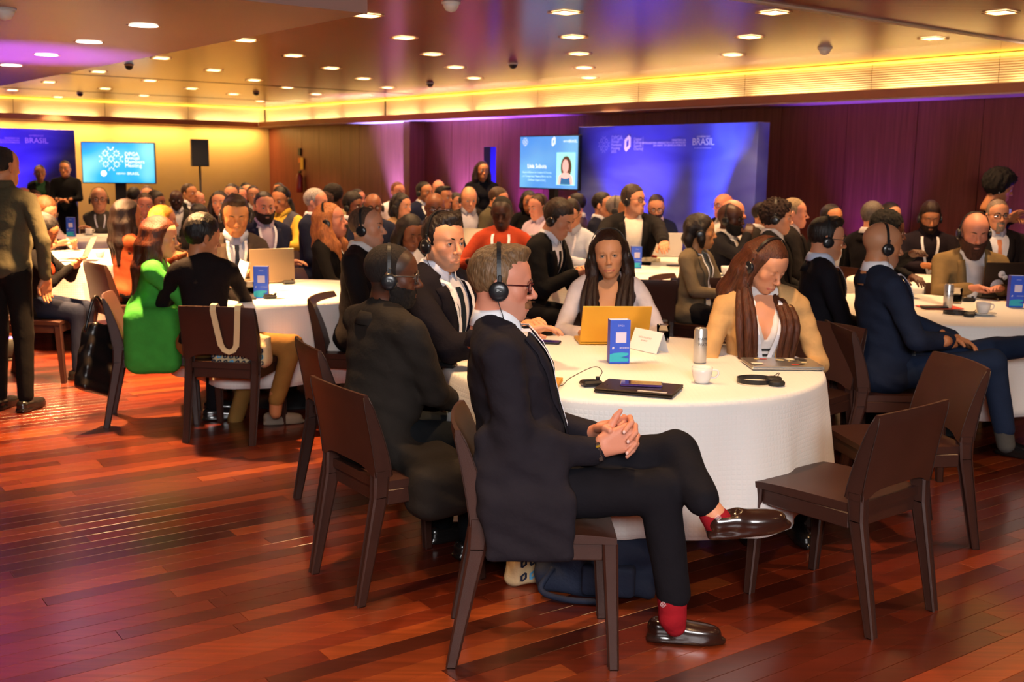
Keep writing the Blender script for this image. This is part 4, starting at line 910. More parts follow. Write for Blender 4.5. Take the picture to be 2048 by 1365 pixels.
# ---- hair
def nz3(a, f, seed=0): return lambda X, Y, Z: a * (np.sin(f * X + 1.3 + seed) * np.sin(f * 1.13 * Y + .7 + seed * 2) + np.sin(f * 1.7 * Z + 2.1 * f * .4 * X + seed) * np.sin(f * 1.9 * Y + .4))
def hair_geo(style, h, vol=0.0, seed=0, hairline=.70, hx=.028):
    h = max(h * (1.6 if style in ('long', 'straight', 'longback') else 1.3), .004); g = Grid((-.17, -.15, -.45 if style in ('long', 'longside', 'longback', 'straight') else -.17), (.14, .15, .20), h)
    face = lambda X, Y, Z: X - (hx + hairline * Z + 0 * Y)
    ear = lambda s: el((-.004, s * .09, -.045), (.034, .03, .038))
    def cap(c, r, nape=-.072):
        g.add(el(c, r), .01); g.cut(face, .008); g.cut(lambda X, Y, Z: nape - Z + .25 * (X + .05), .012)
    if style == 'short':
        cap((-.014, 0, .035 + vol * .5), (.100 + vol * .4, .0785 + vol * .25, .091 + vol)); [g.sub(ear(s), .008) for s in (1, -1)]; g.warp(nz3(.0014 + vol * .06, 105, seed))
    elif style == 'quiff':
        g.add(el((-.014, 0, .035), (.100, .0785, .092)), .01); g.add(el((.030, .006, .096), (.058, .052, .024 + vol), Ry(-.25)), .02); g.cut(face, .008); g.cut(lambda X, Y, Z: -.070 - Z + .25 * (X + .05), .012); [g.sub(ear(s), .008) for s in (1, -1)]; g.warp(nz3(.0016, 115, seed))
    elif style == 'buzz':
        cap((-.012, 0, .031), (.0985, .0768, .0885)); [g.sub(ear(s), .008) for s in (1, -1)]
    elif style == 'sides':
        g.add(el((-.016, 0, .025), (.098, .0785, .082)), .01); g.cut(face, .008); g.cut(lambda X, Y, Z: Z - .045 - .35 * X * 0 + .9 * np.maximum(X + .02, 0), .012); g.cut(lambda X, Y, Z: -.070 - Z, .012); [g.sub(ear(s), .008) for s in (1, -1)]; g.warp(nz3(.002, 90, seed))
    elif style == 'curly':
        g.add(el((-.022, 0, .035), (.112 + vol, .098 + vol, .105 + vol)), .01); g.add(el((.035, 0, .095), (.055, .06, .03)), .02); g.cut(lambda X, Y, Z: X - (hx + .012 + hairline * Z), .012); g.cut(lambda X, Y, Z: -.085 - Z + .2 * (X + .05), .015); g.warp(nz3(.010, 120, seed)); g.warp(nz3(.004, 260, seed + 1))
    elif style == 'afro':
        g.add(el((-.018, 0, .045), (.115 + vol, .105 + vol, .105 + vol)), .01); g.cut(lambda X, Y, Z: X - (hx + .01 + hairline * Z), .012); g.cut(lambda X, Y, Z: -.065 - Z, .015); g.warp(nz3(.006, 200, seed))
    elif style == 'bun':
        cap((-.014, 0, .034), (.101, .079, .091), -.07); g.add(el((-.105, 0, .045), (.035, .035, .035)), .012); g.warp(nz3(.0015, 110, seed))
    elif style == 'pony':
        cap((-.014, 0, .034), (.101, .079, .091), -.07)
        for c in chain([(-.095, 0, .02), (-.128, 0, -.02), (-.122, 0, -.13)], [.018, .022, .008]): g.add(c, .012)
        g.warp(nz3(.0015, 110, seed))
    elif style == 'bob':
        g.add(el((-.014, 0, .034), (.106, .087, .094 + vol)), .01); g.cut(face, .01)
        for s in (1, -1):
            for c in chain([(.000, s * .074, .03), (.004, s * .086, -.05), (.010, s * .080, -.10)], [.026, .024, .016]): g.add(c, .02)
        for yy in (-.05, 0, .05):
            for c in chain([(-.075, yy, .02), (-.085, yy, -.06), (-.072, yy, -.11)], [.03, .03, .02]): g.add(c, .03)
        g.warp(nz3(.0022, 120, seed))
    else:
        g.add(el((-.014, 0, .034), (.104, .0815, .092 + vol)), .01); g.cut(face, .01); n = .46 if style == 'straight' else 1.0
        L = {'long': 1.0, 'longside': 1.0, 'longback': .9, 'straight': .55}[style]
        for s in (1, -1):
            fr = .035 if style != 'longback' else -.02
            for c in chain([(.006, s * .072, .045), (.006, s * .085, -.03), (.012, s * .088, -.10), (fr, s * .092, -.10 - .12 * L), (fr + .015, s * .080, -.12 - .27 * L)], [.010, .014, .020, .026, .010]): g.add(c, .04)
            for c in chain([(-.03, s * .075, .03), (-.04, s * .09, -.06), (-.035, s * .105, -.10 - .10 * L), (-.03, s * .10, -.12 - .22 * L)], [.026, .030, .034, .016]): g.add(c, .035)
        for yy in (-.055, 0, .055):
            for c in chain([(-.080, yy, .03), (-.095, yy, -.06), (-.098, yy * 1.2, -.10 - .10 * L), (-.095, yy * 1.1, -.12 - .24 * L)], [.030, .032, .034, .018]): g.add(c, .035)
        g.warp(nz3(.0007, 130, seed)); g.warp(lambda X, Y, Z: .0016 * np.sin(210 * Y + 90 * X + 4 * np.sin(12 * Z)) * np.clip(-Z * 9 + .5, 0, 1))
    return g.geo()
def beard_geo(sex, h, off=.009, kind='full', length=0.0):
    g0 = head_grid(sex, h, False); g = Grid((-.125, -.105, -.215), (.135, .105, .13), h); g.v = g0.v.copy() - off
    if length > 0:
        g.add(el((.055, 0, -.112), (.042, .050, .040 + length)), .02)
    X0 = lambda X, Y, Z: Z - (-.030 - .22 * X)
    if kind == 'moustache': g.v = g0.v.copy() - off; g.cut(lambda X, Y, Z: np.abs(Z + .0595 + .18 * np.abs(Y)) - .0105, .003); g.cut(lambda X, Y, Z: np.abs(Y) - .030, .004); g.cut(lambda X, Y, Z: .07 - X, .003)
    elif kind == 'goatee':
        g.cut(lambda X, Y, Z: Z + .048, .004); g.cut(lambda X, Y, Z: np.abs(Y) - .032, .005); g.cut(lambda X, Y, Z: .05 - X + 0 * Z, .004); g.cut(lambda X, Y, Z: -.128 - Z, .01)
        g.sub(el((.10, 0, -.074), (.03, .021, .0085)), .003)
    else:
        g.cut(X0, .006); g.cut(lambda X, Y, Z: -.004 - X + .0 * Z, .006); g.cut(lambda X, Y, Z: (-.135 - length) - Z, .012); g.sub(el((.105, 0, -.074), (.035, .021, .0075)), .003); g.sub(el((.105, 0, -.036), (.03, .022, .014)), .004)
    g.warp(nz3(.0012, 170)); return g.geo()
# ---- hands: wrist at origin, fingers +x, palm -z, thumb +y (right hand)
_HAND = {}
def hand_prims(curl, spread=.0, thumb=0.0):
    pr = [(rb((.046, -.001, 0), (.046, .039, .0135), None, .012), .012), (rc((-.09, 0, 0), (.008, 0, 0), .029, .026), .02)]
    ys = [.029, .0095, -.010, -.028]; ln = [.072, .080, .074, .058]
    for i in range(4):
        p = np.array([.086 - .004 * abs(i - 1), ys[i], .001]); a = 0; yaw = spread * (1.5 - i) * .5; r = [.0092, .0085, .0078, .0066]; pts = [p]
        for j, fr in enumerate((.45, .30, .25)):
            a += curl[i] if np.ndim(curl) else curl * (.8 if j == 0 else 1.0)
            pts.append(pts[-1] + ln[i] * fr * np.array([math.cos(a) * math.cos(yaw), math.cos(a) * math.sin(yaw), -math.sin(a)]))
        pr += [(c, .0035) for c in chain(pts, r if i < 3 else [.008, .0073, .0067, .0058])]
    pr += [(c, .006) for c in chain([(.016, .030, -.006), (.046, .056, -.012 - .3 * thumb * .05), (.074 - .01 * thumb, .064 - .022 * thumb, -.020 - .012 * thumb), (.094 - .02 * thumb, .062 - .040 * thumb, -.026 - .016 * thumb)], [.0155, .0115, .0098, .0078])]
    return pr
def hand_geo(curl, h, thumb=0.0, spread=0.0):
    key = (curl, h, thumb, spread)
    if key not in _HAND:
        g = Grid((-.11, -.07, -.11), (.18, .09, .06), h)
        for p, k in hand_prims(curl, spread, thumb): g.add(p, k)
        _HAND[key] = g.geo()
    return _HAND[key].copy()
def frame(x, zhint, o):
    x = unit(x); z = np.array(zhint, float); z = unit(z - x * (z @ x)); y = np.cross(z, x); M = np.eye(4); M[:3, 0] = x; M[:3, 1] = y; M[:3, 2] = z; M[:3, 3] = o; return M
def ik(S, T, l1, l2, pole):
    S, T = np.array(S, float), np.array(T, float); d = T - S; L = np.linalg.norm(d); u = d / L
    if L > (l1 + l2) * .998: T = S + u * (l1 + l2) * .998; L = (l1 + l2) * .998
    a = (l1 * l1 - l2 * l2 + L * L) / (2 * L); hgt = math.sqrt(max(l1 * l1 - a * a, 0)); p = np.array(pole, float); p = unit(p - u * (p @ u)); return S + u * a + p * hgt, T
# ---- shoe: heel at -x, toe +x, sole z=0, ankle above origin
_SH = {}
def shoe_geo(h=.007, kind='loafer'):
    key = (h, kind)
    if key in _SH: return _SH[key]
    g = Grid((-.09, -.06, -.005), (.22, .06, .12), h)
    g.add(rb((.060, 0, .012), (.135, .042, .011), None, .010), .004); g.cut(lambda X, Y, Z: np.abs(Y) - (.046 - .9 * np.maximum(X - .10, 0) ** 1.35 - .25 * np.maximum(-.02 - X, 0)), .01)
    g.add(rc((-.035, 0, .045), (.02, 0, .045), .038, .036), .015); g.add(rc((.03, 0, .045), (.145, 0, .030), .036, .026), .02); g.add(el((.09, 0, .040), (.085, .040, .028)), .02)
    g.sub(el((-.012, 0, .10), (.055, .028, .038)), .006)
    _SH[key] = mesh_of('shoe', g.geo()); return _SH[key]
SHOE_BLK = pbr('black_shoe_leather', (.012, .010, .010), .22, spec=.6, coat=.3); SHOE_BRN = pbr('brown_shoe_leather', srgb('#2a1712'), .22, spec=.6, coat=.4)
SKINS = {'light': srgb('#d0916e'), 'pink': srgb('#d18b70'), 'tan': srgb('#b87a52'), 'olive': srgb('#c68e68'), 'asian': srgb('#bd8354'), 'brown': srgb('#7a4a32'), 'dark': srgb('#553020'), 'deep': srgb('#3c2018')}
WHITESH, LBLUE, BLACKC, NAVY, CHAR, GREYS = '#e6e6ea', '#c3cfe2', '#151416', '#1b2036', '#2a2624', '#4d443c'
BANDM = pbr('headband_plastic', (.012, .012, .013), .45, spec=.35)
def headset_geo(ztop, yr=.088):
    a = np.linspace(-.02, math.pi + .02, 33); pts = [(-.006 - .012 * max(math.sin(t), 0), yr * np.sign(math.cos(t)) * abs(math.cos(t)) ** .74, -.014 + (ztop + .014) * math.sin(t) ** .92 if math.sin(t) > 0 else -.014) for t in a]
    nr = [(0, math.cos(t), max(math.sin(t), 0) + .001) for t in a]; band = ribbon(pts, nr, .013, .0035)
    cup_ = lathe([(0, -.011), (.024, -.011), (.030, -.007), (.032, 0), (.031, .006), (.026, .010), (.012, .0115), (0, .0115)], 24)
    yk = lambda s: box(-.006, s * yr, .016, .012, .006, .035, .002)
    return join([band, yk(1), yk(-1)]), cup_
GLM = {}
def glasses_geo(style='round'):
    gs = []; ln = []
    for s in (1, -1):
        a = np.linspace(0, 2 * math.pi, 25); rx, rz = (.0235, .0195)
        pw = .62 if style == 'rect' else .85
        pts = [(.0985 - .010 * (abs(math.cos(t) + s * .0) if (math.cos(t) * s) > 0 else 0) ** 2, s * .033 + rx * np.sign(math.cos(t)) * abs(math.cos(t)) ** pw, -.002 + rz * np.sign(math.sin(t)) * abs(math.sin(t)) ** pw) for t in a]
        gs.append(tube(pts, .0021, 6, cap=False)); gs.append(tube([(.0905, s * .0565, .006), (.07, s * .074, .006), (.01, s * .082, .004), (-.02, s * .082, -.012)], .0019, 6)); pp = np.array(pts)
        c = pp.mean(0); n = len(pp); ln.append(Geo(np.vstack([pp, c]), None, [(i, (i + 1) % n, n) for i in range(n)]))
    gs.append(tube([(.0985, .0105, .003), (.1035, 0, .006), (.0985, -.0105, .003)], .002, 6)); return join(gs), join(ln)
LENS = None
def lens_mat():
    global LENS
    if LENS: return LENS
    m = bpy.data.materials.new('spectacle_lens'); m.use_nodes = True; N, L = nodes_of(m); N.remove(N['Principled BSDF']); t = N.new('ShaderNodeBsdfTransparent'); gl = N.new('ShaderNodeBsdfGlossy'); gl.inputs['Roughness'].default_value = .03; mx = N.new('ShaderNodeMixShader'); mx.inputs[0].default_value = .12
    L.new(t.outputs[0], mx.inputs[1]); L.new(gl.outputs[0], mx.inputs[2]); L.new(mx.outputs[0], N['Material Output'].inputs['Surface']); LENS = m; return m
LANY = pbr('lanyard_white', srgb('#e2e4ee'), .6); LANYMARK = pbr('lanyard_mark', srgb('#8aa0d0'), .6)
_trs = {}
CHAIRS_DONE = []
def person(label, x, y, d, yaw, q=2, sex='m', skin='light', hair=('short', '#2a1c14'), beard=None, glasses=None, headset=False, top=('suit', NAVY, WHITESH, None), arms='lap', lean=.04, twist=0.0, hyaw=0.0, hpitch=0.0, hroll=0.0, hs=1.03, lanyard=False, badge=False, stand=False, legs='seat', trousers='#17161a', build=1.0, fat=0.0, closed=False, stubble=None, chair_lab=None, seat=True, tail=None, scalp=None, wrists=None, palms=None, curl=(.35, .35), gaze_z=None, legpts=None, lips=None, shoes=True, vneck=None, eyec=(.03, .018, .012), hand_show=(True, True), poles=None, neckline=False, hair_kw=None, earring=False, smin=.80, smax=1.22, faceS=(1, 1, 1), sf=None, extra=None, tailw=None, legw=None, vskin=None, hang=None):
    yr = math.radians(yaw); HR = Rz(math.radians(hyaw)) @ Ry(math.radians(hpitch)) @ Rx(math.radians(hroll)); RT = Rz(twist) @ Ry(lean); RN = Rz(twist) @ Ry(lean * .6)
    base = .46
    zt = PD(x, y, d)[2]; topz = (HR @ np.array([0, 0, .124]))[2] * faceS[2]; hb = (RN @ np.array([.028, 0, .137]))[2] + topz; a_ = (RT @ np.array([-.015, 0, .50]))[2]
    if stand: s = (zt - hs * hb) / (.97 + a_)
    else: s = (zt - base - hs * hb) / (.10 + a_)
    if not smin <= s <= smax: print('SCALE', label, round(s, 3), 'ztop', round(zt, 3))
    if sf: s = sf
    s = min(max(s, smin), smax); pel = np.array([0, 0, .97 * s if stand else base + .10 * s]); TFm = lambda p: pel + RT @ (np.array(p, float) * s)
    NB = TFm((-.015, 0, .50)); HC_ = NB + RN @ (np.array([.028, 0, .137]) * hs)
    hw = PD(x, y, d); ctr = Rz(yr) @ HC_; root = np.array([hw[0] - ctr[0], hw[1] - ctr[1], 0])
    E = empty('person', root, yr, label, 'person'); toL = lambda w: Rz(-yr) @ (np.array(w, float) - root)
    b = build; h = CQ[q]
    if tailw: tail = [(toL(c), hf) for c, hf in tailw]
    if legw: legpts = {k: [toL(p_) for p_ in legw[k]] for k in legw}
    # ---- head and hands: one body mesh
    hg = head_geo(sex, HQ[q], SKINS[skin] if isinstance(skin, str) else skin, lips=lips, stubble=stubble, scalp=scalp, closed=closed, eyec=eyec, browc=[c * .7 for c in srgb(hair[1] if hair else '#2a1c14')])
    MH = np.eye(4); MH[:3, :3] = HR @ np.diag([hs * f for f in faceS]); MH[:3, 3] = HC_
    body = [hg.tf(MH)]
    S = {1: TFm((-.005, .172 * b, .435)), -1: TFm((-.005, -.172 * b, .435))}; l1, l2 = .285 * s, .255 * s
    AR = {'lap': ((.30, .10, .69), (.30, -.10, .69)), 'table': ((.43, .15, .815), (.43, -.15, .815)), 'cross': ((.235, -.12, .80), (.255, .12, .77)), 'clasp': ((.33, .035, .70), (.33, -.035, .70)), 'type': ((.40, .10, .82), (.40, -.10, .82)), 'phone': ((.30, .05, .84), (.30, -.05, .84)), 'standdown': ((.05, .24, .86), (.05, -.24, .86)), 'standclasp': ((.24, .04, 1.0), (.24, -.04, 1.0)), 'chin': ((.36, .13, .815), (.25, -.10, 1.06))}[arms if isinstance(arms, str) else 'lap']
    W = {1: np.array(AR[0], float), -1: np.array(AR[1], float)}
    if isinstance(wrists, dict):
        for k in wrists: W[k] = toL(wrists[k])
    ELB = {}
    for sd in (1, -1):
        pole = (poles or {}).get(sd, (-.35, sd * .75, -.75)); ELB[sd], W[sd] = ik(S[sd], W[sd], l1, l2, pole)
    hh = {0: .0044, 1: .0068, 2: .0100}[q]
    for sd in (1, -1):
        if not hand_show[0 if sd == 1 else 1]: continue
        dv = unit(W[sd] - ELB[sd]); pn = (palms or {}).get(sd, (0, -sd * .35, 1.0)) if arms not in ('lap', 'clasp', 'cross', 'standclasp') else (palms or {}).get(sd, (.25, -sd * .8, .5) if arms in ('clasp', 'standclasp') else (0, -sd * .3, 1))
        dv2 = dv if arms not in ('clasp', 'standclasp') else unit(dv + np.array([.2, -sd * .9, -.1])); hgm = hand_geo(curl[0 if sd == 1 else 1], hh, .4 if arms in ('clasp', 'phone', 'standclasp') else .15).sc(s * 1.02)
        if sd == 1: hgm.sc(1, -1, 1)
        hgm.col(SKINS[skin] if isinstance(skin, str) else skin); body.append(hgm.tf(frame(dv2, pn, W[sd] + dv * .012)))
    for sd in (1, -1): body.append(tube([NB - np.array([0, 0, .05]), S[sd] - np.array([0, 0, .02]), ELB[sd], W[sd]], [.018, .024, .028, .024], 8).col(SKINS[skin] if isinstance(skin, str) else skin))
    body.append(tube([NB - np.array([0, 0, .02]), TFm((0, 0, .36)), TFm((0, 0, .18)), pel], [.03, .07, .07, .08], 10).col(SKINS[skin] if isinstance(skin, str) else skin))
    if extra: body += [g_.tf(np.block([[Rz(-yr), (-Rz(-yr) @ root)[:, None]], [np.zeros((1, 3)), np.ones((1, 1))]])) for g_ in extra]
    ob('body', join(body), SKIN, E)
    # ---- clothing volumes
    kind, c1, c2 = top[0], top[1], top[2] if len(top) > 2 else None; tie = top[3] if len(top) > 3 else None
    lo = np.minimum.reduce([pel - .33, S[1] - .2, S[-1] - .2, W[1] - .12, W[-1] - .12, ELB[1] - .12, ELB[-1] - .12]); hi = np.maximum.reduce([pel + .33, S[1] + .22, S[-1] + .22, W[1] + .12, W[-1] + .12, ELB[1] + .12, ELB[-1] + .12, NB + .12])
    if tail:
        for (c, hf) in tail: lo = np.minimum(lo, np.array(c) - np.array(hf) - .05); hi = np.maximum(hi, np.array(c) + np.array(hf) + .05)
    f_ = sex == 'f'
    def torso(g, off, kk=.05):
        T = lambda c, r: g.add(el(TFm(c), (np.array(r) + off) * s, RT), kk)
        if f_:
            T((0, 0, .0), (.125, .165, .11)); T((.0, 0, .17), (.095 + fat, .125 + fat, .15)); T((.0, 0, .32), (.10, .140 * b, .15)); 
            for sd in (1, -1): g.add(el(TFm((.075, sd * .062, .325)), (np.array([.052, .058, .058]) + off * .6) * s, RT), .04)
        else:
            T((0, 0, .0), (.130, .165, .11)); T((.015 + fat * .6, 0, .16), (.112 + fat, .140 + fat * .8, .16)); T((.010, 0, .33), (.118, .160 * b, .165))
        g.add(rc(TFm((-.012, -.130 * b, .435)), TFm((-.012, .130 * b, .435)), (.058 + off) * s, (.058 + off) * s), .05)
        for sd in (1, -1): g.add(rc(TFm((-.022, sd * .10, .462)), TFm((-.026, sd * .03, .505)), (.040 + off) * s, (.034 + off) * s), .05)
        return g
    def tcoord(X, Y, Z):
        x_, y_, z_ = X - pel[0], Y - pel[1], Z - pel[2]; return [(RT[0, i] * x_ + RT[1, i] * y_ + RT[2, i] * z_) / s for i in range(3)]
    off = {'suit': .016, 'open': .018, 'sweater': .010, 'shirt': .008, 'blouse': .007, 'vest': .010}[kind]
    G = Grid(lo, hi, h); torso(G, off)
    slv = {'suit': (.062, .052, .043), 'open': (.060, .051, .042), 'sweater': (.057, .048, .038), 'shirt': (.055, .046, .036), 'blouse': (.048, .041, .034), 'vest': (.055, .046, .036)}[kind]
    if f_: slv = tuple(v * .90 for v in slv)
    if kind != 'vest':
        for sd in (1, -1):
            k_ = s * (b * .5 + .5); G.add(rc(S[sd], ELB[sd], slv[0] * k_, slv[1] * k_), .018 if q < 2 else .03); G.add(rc(ELB[sd], ELB[sd] + (W[sd] - ELB[sd]) * .975, slv[1] * k_, slv[2] * k_), .012 if q < 2 else .02)
    if kind in ('suit', 'open') or tail:
        if not stand: G.add(el(pel + np.array([-.01, 0, -.035]), np.array([.15, .185, .10]) * s), .04)
        else: G.add(el(pel + np.array([0, 0, -.06 * s]), np.array([.135, .18, .17]) * s), .05)
    if tail:
        for (c, hf) in tail: G.add(rb(c, hf, None, min(min(hf) * .95, .07)), .07)
    if q < 2: G.warp(lambda X, Y, Z: .0022 * np.sin(46 * X + 23 * Z + 3 * np.sin(17 * Y)) * np.sin(38 * Z - 15 * Y + 1.1) + .0015 * np.sin(90 * Z + 40 * X))
    # trim sleeves / nothing below seat
    F = G.v
    sh = None
    if kind in ('suit', 'open', 'vest') and c2:
        zb, wt = (.12, .078) if kind == 'suit' else ((-.02, .072) if kind == 'open' else (.22, .06))
        if vneck: zb, wt = vneck
        w0 = .036 if kind == 'open' else 0.0
        def wedge(X, Y, Z):
            tx, ty, tz = tcoord(X, Y, Z); w = w0 + (wt - w0) * np.clip((tz - zb) / (.46 - zb), 0, 1.0); return np.maximum(np.maximum((np.abs(ty) - w) * .9, -(tx - .015 - .35 * np.maximum(tz - .40, 0))), (zb - .02) - tz) * s
        hs_ = h * 1.1; G2 = Grid(lo, hi, hs_); torso(G2, off - .0135 if kind != 'vest' else .001)
        if kind == 'vest':
            for sd in (1, -1): G2.add(rc(S[sd], ELB[sd], .056 * s, .047 * s), .035); G2.add(rc(ELB[sd], ELB[sd] + (W[sd] - ELB[sd]) * .93, .047 * s, .037 * s), .02)
        sh = G2
        if vskin:
            zc_, wc_ = vskin
            def wedge2(X, Y, Z):
                tx, ty, tz = tcoord(X, Y, Z); w = wc_ * np.clip((tz - zc_) / (.46 - zc_), 0, 1.0) ** .8; return np.maximum(np.maximum((np.abs(ty) - w) * .9, -(tx - .02)), (zc_ - .02) - tz) * s
            G3 = Grid(lo, hi, hs_); torso(G3, off - .022); ge = G3.geo().col(SKINS[skin] if isinstance(skin, str) else skin); ob('chest', ge, SKIN, E); G2.sub((wedge2, lo, hi), .004)
        sg = G2.geo(); ob('shirt', sg, cloth_mat(c2, bump=.15), E)
        G.sub((wedge, lo, hi), .006); G.sub(rc(TFm((.025, 0, .45)), NB + RN @ np.array([.03, 0, .10]), (.062 if f_ else .066) * hs, (.068 if f_ else .072) * hs), .006)
    elif vneck:
        zb, wt = vneck
        def wedge(X, Y, Z):
            tx, ty, tz = tcoord(X, Y, Z); w = wt * np.clip((tz - zb) / (.46 - zb), 0, 1.25); return np.maximum(np.maximum((np.abs(ty) - w) * .9, -(tx - .0)), (zb - .02) - tz) * s
        G2 = Grid(lo, hi, h); torso(G2, -.012); tor = G2.geo(); tor.col(SKINS[skin] if isinstance(skin, str) else skin); ob('chest', tor, SKIN, E); sh = G2; G.sub((wedge, lo, hi), .006)
    ob('jacket' if kind in ('suit', 'open') else ('vest' if kind == 'vest' else 'top'), G.geo(), cloth_mat(c1, bump=.3), E)
    # ---- draping helper
    GT = torso(Grid(pel - .36, NB + np.array([.36, .36, .12]), max(h, .012)), off); xs = np.arange(max(pel[0], NB[0]) + .34, min(pel[0], NB[0]) - .3, -.003)
    def drape(yz, o=.004, inner=False):
        pts = np.array([[[xx, yy, zz] for xx in xs] for (yy, zz) in yz]); v = (sh if (sh is not None and inner) else GT).at(pts)
        ins = v < o; i = np.argmax(ins, 1); return np.array([[xs[i[k]] if ins[k].any() else 0, yz[k][0], yz[k][1]] for k in range(len(yz))])
    nf = RT @ np.array([1.0, 0, .12])
    # ---- collars, lapels, tie
    if kind in ('suit', 'open', 'shirt', 'vest') and c2 != 'none' and not (kind == 'open' and f_) and not neckline:
        nr = (.058 if not f_ else .050) * hs; cc = c2 if kind != 'shirt' else c1; MC = np.eye(4); MC[:3, :3] = RN; MC[:3, 3] = NB + RN @ np.array([.001, 0, .014 * hs])
        n = 22 if q == 2 else 40; a0, a1 = .30, 2 * math.pi - .30; pr = [(nr + .006, -.03), (nr + .002, .040), (nr + .007, .043), (nr + .013, .034), (nr + .026, -.004)]; cg = lathe(pr, n, True, a0, a1)
        A = np.arctan2(cg.V[:, 1], cg.V[:, 0]); fr = np.clip(1 - np.abs(A) / 1.3, 0, 1) ** 1.3; rr = np.hypot(cg.V[:, 0], cg.V[:, 1]); cg.V[:, 2] -= fr * .045; outer = rr > nr + .02; cg.V[outer, 2] -= fr[outer] * .022; cg.V[:, 0] += fr * .012
        o = ob('collar', cg.tf(MC), cloth_mat(cc, bump=.12), E); md = o.modifiers.new('thickness', 'SOLIDIFY'); md.thickness = .0025
    if kind in ('suit', 'open') and q < 2:
        zb, wt = (.12, .078) if kind == 'suit' else (-.02, .072)
        if vneck: zb, wt = vneck
        for sd in (1, -1):
            w0 = .036 if kind == 'open' else 0.0; inn = []; out = []
            for t in np.linspace(0, 1, 15):
                tz = zb + (.475 - zb) * t; w = w0 + (wt - w0) * t; k_ = .052 * min(1, t * 2.2) * (1 if t < .80 else .78) + .006; inn.append((sd * (w - .002), tz)); out.append((sd * (w + k_), tz - .012 * t))
            L1 = np.array([TFm((.1, a, bb)) for a, bb in inn]); L2 = np.array([TFm((.1, a, bb)) for a, bb in out]); A1 = drape([(p[1], p[2]) for p in L1], .007); A2 = drape([(p[1], p[2]) for p in L2], .005); Am = (A1 + A2) / 2; Am[:, 0] += .004
            A1[:, 0] = np.maximum(A1[:, 0], A2[:, 0] - .01)
            V = np.stack([A1, Am, A2], 1).reshape(-1, 3); n = len(inn); Q = []
            for i in range(n - 1):
                for j in range(2): Q.append((i*3+j, i*3+j+1, i*3+j+4, i*3+j+3) if sd < 0 else (i*3+j+3, i*3+j+4, i*3+j+1, i*3+j))
            o = ob('lapel', Geo(V, Q), cloth_mat(c1, bump=.3), E); md = o.modifiers.new('thickness', 'SOLIDIFY'); md.thickness = .004; md.offset = 0
        # jacket collar behind the neck
        nr = (.070 if not f_ else .066) * hs; MC = np.eye(4); MC[:3, :3] = RN; MC[:3, 3] = NB + RN @ np.array([-.006, 0, (-.032 if not f_ else -.042) * hs]); ao = .75 if not f_ else 1.5; cg = lathe([(nr + .010, -.028), (nr + .004, .022), (nr + .009, .026), (nr + .016, .016), (nr + .030, -.022)], 32, True, ao, 2 * math.pi - ao); A = np.arctan2(cg.V[:, 1], cg.V[:, 0]); cg.V[:, 2] -= np.clip(ao + .85 - np.abs(A), 0, 1) * .05
        o = ob('jacket_collar', cg.tf(MC), cloth_mat(c1, bump=.3), E); md = o.modifiers.new('thickness', 'SOLIDIFY'); md.thickness = .003
    if tie:
        zs = np.linspace(.462, .13, 14); pp = [TFm((.1, 0, z)) for z in zs]; dp = drape([(p[1], p[2]) for p in pp], .006, True); dp[0, 0] += .004; w = [.030, .034, .024] + list(np.linspace(.028, .062, 11)); ob('tie', ribbon(dp, nf, [v * s for v in w], .004), cloth_mat(tie, bump=.1), E)
    if lanyard:
        st = []
        for sd in (1, -1):
            ln = [(sd * .062, .480), (sd * .066, .44), (sd * .058, .38), (sd * .045, .32), (sd * .030, .26), (sd * .012, .195), (sd * .004, .17)]; ln = bez([(a, c, 0) for a, c in ln], 4)[:, :2]; pp = [TFm((.1, a, c)) for a, c in ln]; dp = drape([(p[1], p[2]) for p in pp], .011)
            bk = NB + RN @ np.array([-.055, sd * .035, .010]); sdp = NB + RN @ np.array([.0, sd * .072, -.005]); dp = np.vstack([bk, sdp, dp]); dp[:, 0] = np.maximum(dp[:, 0], np.linspace(dp[0, 0], dp[2, 0], 3).tolist() + list(dp[3:, 0])) if False else dp[:, 0]
            nn = np.tile(nf, (len(dp), 1)); nn[0] = (-.6, 0, .8); nn[1] = (0.2, sd * .3, 1); nn[2] = (.6, sd * .2, .6); st.append(ribbon(dp, nn, .020 * s, .0016))
        ly = ob('lanyard', join(st), LANY, E)
        if badge:
            p0 = TFm((.1, 0, .10)); dp = drape([(p0[1], p0[2])], .012)[0]; bm = frame((0, 1, 0), nf, dp); ob('badge', box(0, 0, 0, .090, .115, .002).rot('z', 0).tf(bm @ np.diag([1, 1, 1, 1])), pbr('badge_white', (.75, .75, .78), .4), ly); ob('badge_band', box(0, .028, .0015, .086, .055, .001).tf(bm), pbr('badge_blue', srgb('#3a4fa8'), .4), ly)
    if q < 2 and kind in ('suit',) and c2:
        for sd in (1, -1):
            dv = unit(W[sd] - ELB[sd]); m = frame(dv, (0, 0, 1) if abs(dv[2]) < .9 else (1, 0, 0), W[sd] - dv * .022 * s); cf = lathe([(.033, 0), (.0345, .004), (.0345, .026), (.032, .027)], 24).sc(s).rot('y', math.pi / 2); o = ob('cuff', cf.tf(m), cloth_mat(c2, bump=.1), E)
    # ---- trousers and shoes
    tm = cloth_mat(trousers, bump=.2); key = (legs, q if not legpts else label, f_, stand)
